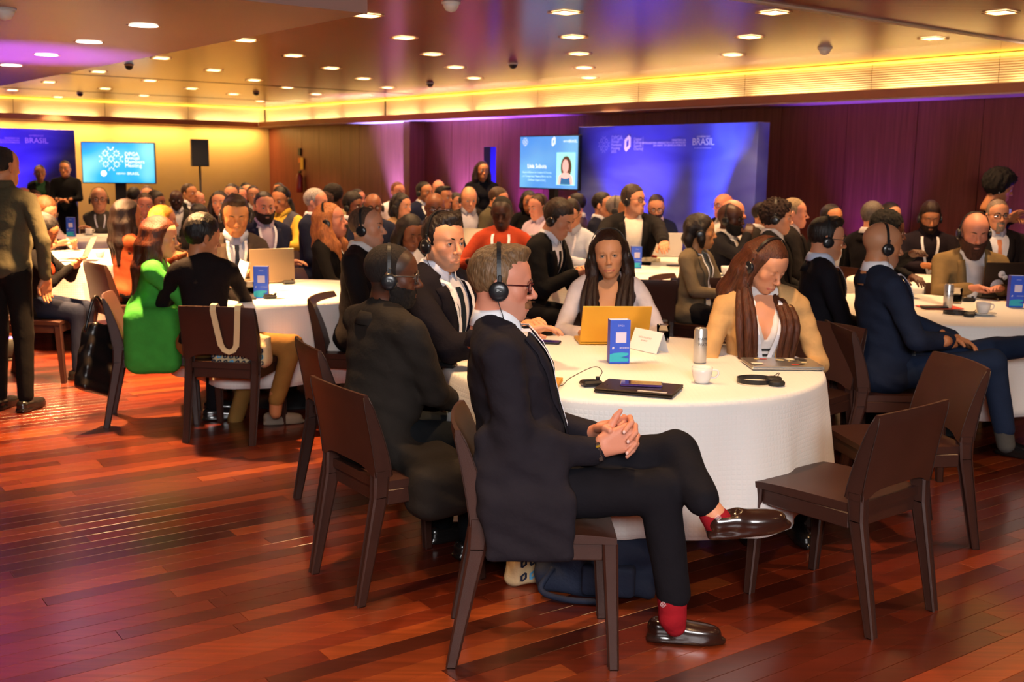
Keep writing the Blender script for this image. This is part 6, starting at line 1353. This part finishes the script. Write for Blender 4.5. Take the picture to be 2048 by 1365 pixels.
C('blonde woman with a hair clip behind the green jacket', 326, 412, 9.3, 10, sex='f', skin='light', hair=('bob', '#c8902c'), hair_kw=dict(vol=.006), top=('blouse', '#8a6a4a'), arms='type', hs=1.05)
C('woman in dark top with crossed legs looking down at her phone at the left', 84, 430, 8.0, 2, q=1, sex='f', skin='tan', hair=('bob', '#141012'), top=('open', '#191719', '#b04828'), arms='phone', hpitch=26, closed=True, lean=.14, trousers='#22283c', neckline=True, hs=1.05)
C('man with reading glasses lit pink at the far left', 44, 375, 11.6, -110, skin='pink', hair=None, glasses=('rect', '#2a1a1a'), top=('suit', '#2a2434', '#b8b0c0'), hpitch=16)
C('brown-haired head beside the pink-lit man with reading glasses', 68, 380, 11.2, -60, hair=('short', BR), top=('sweater', '#3a3238'))
C('woman in a white blouse leaning over the left table', 90, 395, 10.4, -30, sex='f', skin='light', hair=('bob', '#5a3a22'), top=('blouse', '#e0d8d4'), glasses=('round', '#6a5a50'), arms='type', lean=.25, hpitch=24, smax=1.3, hs=1.1)
C('standing woman in black jacket before the left backdrop', 79, 330, 17.2, -62, sex='f', skin='tan', hair=('pony', BR), top=('open', '#141214', '#2a4a30'), stand=True, arms='standclasp', neckline=True)
C('standing man in black jumper with joined hands beside the left backdrop', 129, 321, 16.8, -80, skin='tan', hair=('short', DK), top=('sweater', '#0f0f12'), stand=True, arms='standclasp', build=1.12)
C('standing woman in black top with long hair before the blue banner', 965, 322, 14.3, -72, sex='f', skin='tan', hair=('longback', '#2a1a18'), top=('sweater', '#14141a'), stand=True, arms='standclasp', fat=.03, build=1.1)
C('standing woman with big curly black hair holding a phone at the right', 2003, 345, 9.5, -12, sex='f', skin='tan', hair=('curly', '#100b0b'), hair_kw=dict(vol=.022), top=('sweater', '#141216'), stand=True, arms='standclasp', hpitch=18, wrists={-1: PD(2015, 440, 9.1), 1: PD(2030, 440, 9.2)}, earring=True)
C('woman with brown curls beside a dark afro in the middle distance', 649, 386, 11.6, 70, sex='f', hair=('curly', '#3a2216'), skin='light', top=('blouse', '#8a7a60'))
C('person with a dark afro seen from behind near the wood wall', 668, 371, 12.2, 60, hair=('afro', DK), skin='brown', top=('sweater', '#8a7a5c'))
C('man with thick black hair and headset behind the blond woman', 707, 387, 11.2, -35, skin='brown', hair=('short', DK), hair_kw=dict(vol=.016), top=('suit', CHAR, WHITESH), hs=1.08, **HS)
C('small dark-haired head above the man with thick black hair', 716, 378, 14.6, -30, hair=('short', DK), skin='pink', top=('sweater', CHAR))
C('bald brown-skinned man with glasses and headset in a navy suit', 746, 386, 10.4, -78, skin='brown', hair=('none', DK), glasses=('rect', '#1a1210'), top=('suit', NAVY, '#b8b4b8'), hpitch=6, hs=1.05, **HS)
C('reddish-haired man in a white shirt before the violet wall', 796, 364, 14.2, -55, skin='pink', hair=('short', '#6a3a22'), top=('shirt', '#e4dde6'), arms='cross', build=1.1)
C('woman with short dark hair and headset in a tan jacket', 803, 387, 11.0, -35, sex='f', skin='light', hair=('bob', '#1a1110'), hair_kw=dict(vol=.004), top=('open', '#8a6e50', '#4a3a30'), neckline=True, **HS)
C('man with headset and moustache in a navy suit beside the pilaster', 849, 363, 12.9, -40, skin='tan', hair=('short', DK), beard=('goatee', DK), top=('suit', NAVY, WHITESH), **HS)
C('bald head lit orange before the violet wall', 877, 359, 14.6, -80, skin='pink', hair=('sides', BR), top=('sweater', CHAR))
C('man with side-swept dark hair and white collar right of the pilaster', 887, 372, 12.2, -35, skin='tan', hair=('quiff', DK), top=('suit', CHAR, WHITESH))
C('bald man with red-brown skin looking down behind the dark-suited man', 870, 385, 9.6, -80, skin='brown', hair=None, glasses=('rect', '#2a1410'), top=('suit', NAVY, WHITESH), hpitch=10, hs=1.06)
C('woman with black fringe in the middle distance', 912, 385, 13.6, -60, sex='f', hair=('bob', DK), skin='light', top=('sweater', '#1a171a'))
C('older man with thin blond hair, headset and dark suit reading a tablet', 938, 373, 11.4, -75, skin='light', hair=('sides', '#c09a60'), top=('suit', '#26201e', '#a8a8b8'), hpitch=14, arms='type', hs=1.05, **HS)
C('man in an olive jacket leaning to the right behind the orange jumper', 997, 375, 11.5, -20, hair=('short', BR), skin='tan', top=('suit', '#4a4434', CHAR), lean=.3, hpitch=14)
C('woman in a black headscarf beneath the right screen', 1058, 381, 12.6, -85, sex='f', skin='tan', hair=('bob', '#0e0c10'), hair_kw=dict(hx=.04), top=('sweater', '#121114'))
C('man in profile facing left with headset and lilac shirt', 1077, 388, 10.8, -140, skin='pink', hair=('short', BR), top=('shirt', '#b8a8c0'), hpitch=10, **HS)
C('man in a pale blue shirt with lanyard bent over the table', 1142, 401, 9.6, -112, q=1, skin='light', hair=('short', DK), glasses=('rect', '#3a2a28'), top=('shirt', '#b4bccc'), lanyard=True, lean=.18, hpitch=26, closed=True, arms='type', hs=1.07, smax=1.3)
C('man in a taupe jacket turned to the left under the right screen', 1152, 386, 11.9, 165, hair=('short', DK), skin='pink', top=('suit', '#5a4a48', WHITESH))
C('man with slick dark hair in navy suit before the blue backdrop', 1207, 384, 11.2, -25, q=1, skin='light', hair=('short', DK), hair_kw=dict(hx=.02), top=('suit', '#171a2c', '#c8ccd8'), lanyard=True, hs=1.1)
C('grey-haired man with headset and white shirt behind the tall man', 1237, 391, 10.6, -20, skin='tan', hair=('short', '#7a7068'), top=('shirt', '#d8d2cc'), hs=1.08, **HS)
C('man with glasses and trimmed beard in navy suit at a white laptop', 1313, 390, 11.7, -94, skin='light', hair=('short', '#2a1c18'), hair_kw=dict(hx=.012), beard=('full', '#2a1c18', .005), glasses=('rect', '#241c18'), top=('suit', '#171c34', '#c8b8c4'), hpitch=18, arms='type', hs=1.08)
C('man with glasses facing left before the backdrop edge', 1447, 386, 11.3, -150, skin='pink', hair=('sides', DK), glasses=('rect', '#2a1a1a'), top=('suit', CHAR, WHITESH))
C('pink-faced man just behind the man with hand at chin', 1468, 398, 9.95, -30, skin='pink', hair=('sides', GR), top=('suit', '#3a2a34', WHITESH))
C('dark-haired head left of the curly-haired person', 1528, 404, 10.6, -30, hair=('short', DK), top=('suit', CHAR, WHITESH))
C('man with greying blond hair in dark suit behind the curly hair', 1590, 396, 9.3, -12, q=1, skin='pink', hair=('short', '#8a7458'), top=('suit', '#1c1818', '#c8b8b8'), hs=1.03)
C('dark-haired man low before the red wood wall', 1665, 408, 9.8, -62, hair=('short', DK), skin='tan', top=('suit', BLACKC, WHITESH), **dict(smin=.7))
C('grey-haired man in a dark suit with white collar seen from behind', 1748, 402, 9.4, 35, q=1, skin='light', hair=('short', '#5e544c'), top=('suit', '#17151a', WHITESH), hs=1.08)
C('dark-haired woman lit violet beside the grey-haired man', 1783, 404, 9.95, -75, sex='f', hair=('straight', DK), skin='light', top=('blouse', '#c8bcb4'))
C('man with brown hair, beard and headset in a dark shirt with lanyard', 1862, 407, 9.5, -100, q=1, skin='tan', hair=('short', '#2a1a14'), hair_kw=dict(vol=.014), beard=('full', '#2e1d16', .005), top=('shirt', '#211a22'), lanyard=True, hpitch=16, arms='type', closed=True, hs=1.02, build=1.12, **HS)
C('grey-haired man with glasses and salmon tie in a dark suit', 1998, 399, 8.9, -94, q=1, skin='light', hair=('short', '#7a6a5c'), glasses=('rect', '#2a2626'), beard=('goatee', '#8a7a6c', .004), top=('suit', '#1a1618', '#cfd0dc', '#c8805a'), arms='lap', hs=1.04, build=1.1)
# ================================================================ things on the front table
o_ = P(1163, 690, TZ); o2 = P(1291, 690, TZ); hd = ccw(o_[:2], o2[:2]); mid = (o_ + o2) / 2
laptop_open(mid, hd + math.pi / 2, math.radians(24), GOLD, 'open laptop with a yellow gold lid before the woman in white', w=float(np.linalg.norm(o2 - o_)) + .02, d=.20)
infobox(P(1237, 727, TZ) + np.array([0, .02, 0]), math.radians(8), 'blue printed info box standing on the front table beside the white name card')
_a, _b = P(1264, 654, TZ + .095), P(1334, 668, TZ + .095); tent_card(np.array([(_a[0] + _b[0]) / 2, (_a[1] + _b[1]) / 2, TZ]), ccw(_a[:2], _b[:2]), 'white folded name card standing behind the blue box on the front table', w=.20)
tumbler(P(1326, 684, TZ), 'clear drinking glass behind the white name card')
can(P(1399, 726, TZ), 'slim silver drink can standing on the front table', math.radians(28))
cup(P(1406, 768, TZ) + np.array([0, .03, 0]), math.radians(-12), 'white coffee cup without saucer on the front table', saucer=False)
receiver(P(1424, 692, TZ), math.radians(8), 'black audio receiver behind the drink can', [(.03, .01, .012), (.08, .03, .01), (.16, .02, .002), (.26, .04, .002)])
phone(P(1534, 704, TZ), math.radians(20), 'phone in a gold case before the woman in the camel jacket', pbr('gold_case', srgb('#c8a050'), .35, metal=.5), pbr('phone_glass', (.03, .03, .04), .05), .075, .15)
a, b, c = P(1490, 722, TZ), P(1562, 749, TZ), P(1640, 743, TZ)
e = laptop_closed((a + c) / 2 + np.array([.0, .0, 0]), math.radians(2), SILVER, 'closed silver laptop covered in stickers on the front table', w=.31, d=.22)
ST = [pbr('sticker_' + str(i), srgb(h), .5) for i, h in enumerate(('#e8d8a8', '#202024', '#c03a2c', '#d8c080', '#f0ece0', '#3a3a44'))]
for i in range(14):
    x, y = random.uniform(-.13, .13), random.uniform(-.085, .085); w_, h_ = random.uniform(.018, .05), random.uniform(.012, .035)
    g = box(0, 0, .0002 * (i + 1), w_, h_, .0002) if i % 3 else lathe([(0, 0), (h_ * .6, 0), (h_ * .6, .0003), (0, .0003)], 18).mv(0, 0, .0002 * (i + 1)); ob('sticker', g.rot('z', random.uniform(-.6, .6)).mv(x, y, .0176), ST[i % 6], e)
loose_headset(P(1516, 766, TZ), math.radians(5), 'black headset lying flat on the front table')
a, b, c, d4 = P(1190, 783, TZ), P(1232, 768, TZ), P(1367, 783, TZ), P(1325, 806, TZ); yl = ccw(a[:2], d4[:2]) 
e = laptop_closed((a + c) / 2 + np.array([0, .01, 0]), math.radians(-20), DARKSHELL, 'closed dark brown laptop at the table edge before the crossed leg', w=.30, d=.21)
ob('sticker', box(.07, -.085, .0178, .11, .022, .0004).rot('z', 0), pbr('sticker_grey', (.45, .45, .47), .6), e); ob('logo', lathe([(.008, 0), (.0105, 0), (.0105, .0004), (.008, .0004)], 20).mv(-.125, -.03, .0177), pbr('logo_dark', (.01, .01, .01), .2), e)
pc = (a + c) / 2 + np.array([.01, .03, 0]); phone(pc, math.radians(-8), 'phone in a glittering violet case lying on the dark laptop', pbr('violet_case', srgb('#4a3070'), .15, metal=.4), pbr('violet_scr', srgb('#3a2458'), .08, metal=.3), .078, .16, .0178)
pr = P(1182, 772, TZ); receiver(pr, math.radians(20), 'black audio receiver with cable left of the dark laptop', [(.03, .01, .02), (.055, .02, .05), (.04, .07, .06), (-.06, .07, .02), (-.12, .02, .003), (-.18, .09, .01), (-.26, .16, .05)])
e = laptop_closed(P(1080, 772, TZ) + np.array([-.05, .02, 0]), math.radians(-10), GOLD, 'closed gold folder laptop partly hidden behind the suited man', w=.26, d=.18)
receiver(P(1085, 762, TZ + .018) + np.array([-.0, .03, 0]), math.radians(-10), 'black audio receiver on the gold laptop')
phone(P(1090, 686, TZ), math.radians(-12), 'dark phone with violet screen on the table behind the suited man', MATTEBLACK, pbr('phone_violet', srgb('#2a1a80'), .05), .072, .15)
phone(P(908, 706, TZ), math.radians(0), 'dark phone at the left rim of the front table', MATTEBLACK, pbr('phone_glass', (.03, .03, .04), .05))
receiver(P(893, 735, TZ), math.radians(-15), 'black audio receiver at the left rim of the front table')
# ---- bags under the front table
TOTE = pbr('tote_canvas', srgb('#cdb288'), .85, bump=.3, bscale=80); TINK = pbr('tote_ink', srgb('#1c2438'), .8); TBLUE = pbr('tote_blue', srgb('#5aa4d0'), .8)
def tote(p, yaw, label, w=.30, h=.34, sag=.03):
    e = empty('tote_bag', p, yaw, label, 'tote bag'); g = Grid((-w / 2 - .03, -.08, -.01), (w / 2 + .03, .08, h + .02), .008); g.add(rb((0, 0, h / 2), (w / 2, .045, h / 2), None, .03), .01); g.warp(nz3(.006, 28)); ob('bag', g.geo(), TOTE, e)
    for i in range(5):
        for j in range(3):
            for fy in (-1, 1):
                o = ob('print', hexlogo(.030, .036, .0006), TBLUE if (i * 3 + j) % 7 == 3 else TINK, e); o.matrix_local = Matrix.Translation((-w * .38 + i * w * .19, fy * .053, .05 + j * .055)) @ Matrix.Rotation(fy * -math.pi / 2 if fy > 0 else math.pi / 2, 4, 'X')
    return e
pt = P(1067, 1182, 0); tote((pt[0], pt[1] + .10, 0), math.radians(35), 'cream tote bag with dark hexagon print on the floor under the table', w=.22, h=.25)
pb_ = P(1200, 1205, 0); e = empty('backpack', (pb_[0], pb_[1] + .16, 0), math.radians(-8), 'dark blue backpack slumped on the floor under the front table', 'backpack')
BP = pbr('backpack_blue', srgb('#1a2238'), .8, bump=.3, bscale=70); g = Grid((-.3, -.2, -.02), (.3, .2, .34), .01); g.add(el((-.02, 0, .12), (.24, .13, .14)), .02); g.add(el((.08, -.04, .17), (.14, .10, .13)), .05); g.add(rb((0, 0, .05), (.22, .12, .05), None, .03), .04); g.warp(nz3(.008, 24)); ob('bag', g.geo(), BP, e)
g = Grid((-.3, -.3, -.02), (.3, .2, .34), .008); g.add(rb((.05, -.13, .08), (.10, .04, .06), None, .02), .01); ob('pocket', g.geo(), BP, e); ob('strap', tube(bez([(-.16, -.10, .10), (-.20, -.15, .03), (-.10, -.19, .014), (.06, -.19, .014)], 8), .012, 8), BP, e)
# ---- tote hanging on the chair of the woman in black
STRAP = pbr('strap_canvas', srgb('#d8c294'), .85)
e = empty('tote_bag', (cT[0], cT[1], 0), yT, 'cream tote bag with hexagon print hung on the chair back by its straps', 'tote bag')
for yy in (-.10, .02):
    pass
_nn = [(-1, 0, .1), (-1, 0, .15), (-1, 0, .4), (-.5, 0, 1), (.3, 0, 1), (1, 0, .5), (1, 0, 0), (1, 0, 0)]
for (ya, yb) in ((-.020, .004), (-.110, -.140)): ob('strap', ribbon([(-.276, ya, .565), (-.298, (ya + yb) / 2, .66), (-.322, yb, .775), (-.314, yb, .806), (-.285, yb, .812), (-.258, yb, .79), (-.205, yb, .62), (-.16, yb, .50)], _nn, .034, .003), STRAP, e)
ob('strap', ribbon([(-.277, -.020, .575), (-.274, -.035, .545), (-.273, -.065, .532), (-.274, -.095, .545), (-.277, -.110, .575)], [(-1, 0, .1)] * 5, .03, .003), STRAP, e)
g = Grid((-.22, -.30, .38), (-.02, .16, .62), .008); g.add(rb((-.12, -.08, .495), (.045, .17, .06), None, .025), .01); g.add(rb((-.10, -.20, .52), (.03, .05, .09), None, .02), .03); g.warp(nz3(.006, 28)); ob('bag', g.geo(), TOTE, e)
for i in range(9):
    for j in range(3):
        o = ob('print', hexlogo(.026, .031, .0006), TBLUE if (i + j * 2) % 7 == 3 else TINK, e); o.matrix_local = Matrix.Translation((-.173, .07 - i * .036, .455 + j * .036)) @ Matrix.Rotation(-math.pi / 2, 4, 'Z') @ Matrix.Rotation(math.pi / 2, 4, 'X')
# ---- black shoulder bag hanging on the chair of the woman in green
q = PD(200, 770, 6.55); e = empty('shoulder_bag', (q[0], q[1], 0), math.radians(75), 'black leather shoulder bag hanging from the chair at the left', 'bag'); BAGM = pbr('black_bag', (.012, .010, .010), .3)
a, b = PD(195, 655, 6.5)[2], PD(200, 790, 6.5)[2]; g = Grid((-.22, -.1, b - .02), (.22, .1, a + .05), .009); g.add(rb((0, 0, (a + b) / 2), (.15, .05, (a - b) / 2), Ry(.35), .03), .01); g.warp(nz3(.006, 26)); ob('bag', g.geo(), BAGM, e)
ob('strap', tube(bez([(-.12, 0, a - .02), (-.06, -.03, a + .18), (.03, -.02, .74), (.10, 0, a + .05), (.12, 0, a - .05)], 8), .009, 6), BAGM, e); ob('buckle', box(.10, -.055, a - .06, .02, .012, .05, .003), pbr('brass', srgb('#c09030'), .3, metal=.9), e)
# ================================================================ other tables
a, b = P(508, 568, TZ), P(583, 566, TZ); laptop_open((a + b) / 2, ccw(a[:2], b[:2]) + math.pi / 2 + .12, math.radians(-4), pbr('taupe_shell', srgb('#9a8468'), .35, metal=.5), 'open grey-gold laptop of the man in the brown-grey suit', w=.32, d=.23)
a = P(448, 590, TZ); laptop_open(a + np.array([.06, .06, 0]), math.radians(205), math.radians(18), SILVER, 'open laptop with a pale page on screen before the woman in black', w=.30, d=.21, screen=emis('page_white', (.62, .66, .78), .55))
infobox(P(522, 597, TZ) + np.array([0, .02, 0]), math.radians(2), 'blue printed info box on the left table beside the laptops', h=.20)
receiver(P(540, 597, TZ), math.radians(15), 'black audio receiver before the blue box on the left table'); receiver(P(577, 568, TZ), math.radians(30), 'black audio receiver right of the grey-gold laptop')
tumbler(P(500, 590, TZ), 'small clear glass on the left table'); phone(P(487, 598, TZ), .2, 'dark notebook phone flat on the left table', MATTEBLACK, MATTEBLACK)
infobox(P(1272, 537, TZ) + np.array([0, .02, 0]), math.radians(4), 'blue printed info box on the table before the tall man', h=.185)
# tray of wrapped sweets before the tall man
q = P(1280, 523, TZ); e = empty('sweets_tray', q, math.radians(4), 'patterned paper tray of sweets before the tall man', 'tray'); ob('tray', box(0, 0, .02, .34, .16, .04, .006), pbr('floral_paper', srgb('#d8c8a0'), .7, var=.4, vscale=40), e)
for i in range(10): ob('sweet', ball((random.uniform(-.14, .14), random.uniform(-.06, .06), .048), .016, 8, 6, (1.3, 1, .7)), [pbr('sweet_red', srgb('#a82a22'), .3), pbr('sweet_green', srgb('#6a8a3a'), .3), pbr('sweet_cream', srgb('#e0c890'), .4)][i % 3], e)
phone(P(1352, 532, TZ), .4, 'dark phone by the right hand of the tall man', MATTEBLACK, MATTEBLACK); cup(P(1348, 556, TZ) + np.array([.45, .25, 0]), .3, 'white cup on the table before the woman with dark bob'); phone(P(1240, 537, TZ), .1, 'dark phone left of the blue box on the tall man table', MATTEBLACK, MATTEBLACK)
receiver(P(1165, 540, TZ), .3, 'black audio receiver by the man bent over his phone')
# right table
a, b = P(1961, 597, TZ), P(2050, 600, TZ); 
SOW = pbr('sticker_white', (.72, .71, .70), .6); stk = [(.075, .075, lathe([(0, 0), (.045, 0), (.045, .0004), (0, .0004)], 28), SOW), (.055, .155, lathe([(0, 0), (.024, 0), (.024, .0004), (0, .0004)], 24), SOW), (.03, .135, lathe([(0, 0), (.018, 0), (.018, .0005), (0, .0005)], 24), SOW)]
lp = laptop_open((a + b) / 2 + np.array([.03, .02, 0]), math.radians(92), math.radians(8), DARKSHELL, 'open dark laptop with round white stickers before the bearded man', w=.34, d=.235, stickers=stk)
for (s_, sz, y, z) in (('mojaloop', .016, .075, .075), ('60', .022, .045, .150), ('in 5', .016, .040, .128)):
    for ch in lp.children:
        if ch.name.startswith('lid'):
            o = ob('lettering', text_mesh(s_, sz, .0004), pbr('dark_ink', (.05, .05, .06), .6), ch); o.matrix_local = Matrix.Translation((-.0046, y, z)) @ Matrix.Rotation(-math.pi / 2, 4, 'Z') @ Matrix.Rotation(math.pi / 2, 4, 'X')
infobox(P(2032, 615, TZ) + np.array([0, .02, 0]), math.radians(-4), 'blue printed info box with a card on top at the right edge', h=.20)
can(P(1895, 618, TZ), 'slim pale drink can on the right table', math.radians(10)); tumbler(P(1912, 606, TZ), 'clear glass of water on the right table beside the can', .095, .036)
cup(P(1943, 596, TZ), math.radians(180), 'white cup by the hand of the bearded man', saucer=False); cup(P(1971, 632, TZ) + np.array([0, .04, 0]), math.radians(0), 'white cup on a saucer near the edge of the right table')
receiver(P(1936, 603, TZ), 0, 'small black audio receiver before the white cup'); o = ob('red_folder', box(0, 0, .003, .24, .16, .005, .001), pbr('red_card', srgb('#d8402a'), .6), loc=P(1885, 618, TZ) + np.array([.0, .05, 0]), rz=.1); tag(o, 'flat red folder under the pale drink can', 'folder')
loose_headset(P(1916, 630, TZ), math.radians(-20), 'black headset lying on the right table before the clasped hands')
phone(P(1868, 618, TZ), .1, 'dark phone lying on the red folder', MATTEBLACK, MATTEBLACK, z=.006)
# left tables
a = P(168, 521, TZ); laptop_open(a, math.radians(190), math.radians(25), SILVER, 'open thin silver laptop seen from its side at the left', w=.30, d=.21, screen=emis('page_white', (.62, .66, .78), .55))
cup(P(200, 515, TZ), .3, 'white cup near the laptop at the left', saucer=False); infobox(P(143, 473, TZ), math.radians(5), 'blue info box on the far left table', h=.21); cup(P(178, 470, TZ), 0, 'white cup on the far left table')
a, b = P(1318, 470, TZ), P(1350, 470, TZ); q = PD(1330, 478, 10.55); laptop_open((q[0], q[1], TZ), math.radians(92), math.radians(12), pbr('white_shell', (.7, .68, .66), .4), 'open white laptop of the man with trimmed beard', w=.33, d=.22)
q = PD(958, 440, 11.0); laptop_open((q[0], q[1] - .1, TZ), math.radians(60), math.radians(15), SILVER, 'open laptop with bright screen of the older blond man', w=.33, d=.22, screen=emis('page_white', (.62, .66, .78), .55))
q = PD(1035, 440, 9.9); laptop_open((q[0], q[1], TZ), math.radians(80), math.radians(12), pbr('white_shell', (.7, .68, .66), .4), 'open pale laptop behind the orange-red jumper', w=.34, d=.23)
q = PD(600, 415, 12.9); infobox((q[0], q[1], TZ), .1, 'blue info box on the far corner table', h=.2); q = PD(790, 415, 12.4); 

_h = PD(2014, 432, 9.35); e = empty('phone', _h, math.radians(60), 'dark phone held up by the standing woman with big curly hair', 'phone'); ob('case', box(0, 0, 0, .009, .075, .15, .003).rot('y', -.5), MATTEBLACK, e); ob('screen', box(-.005, 0, 0, .001, .067, .14).rot('y', -.5), emis('phone_lit', (.25, .2, .5), .4), e)
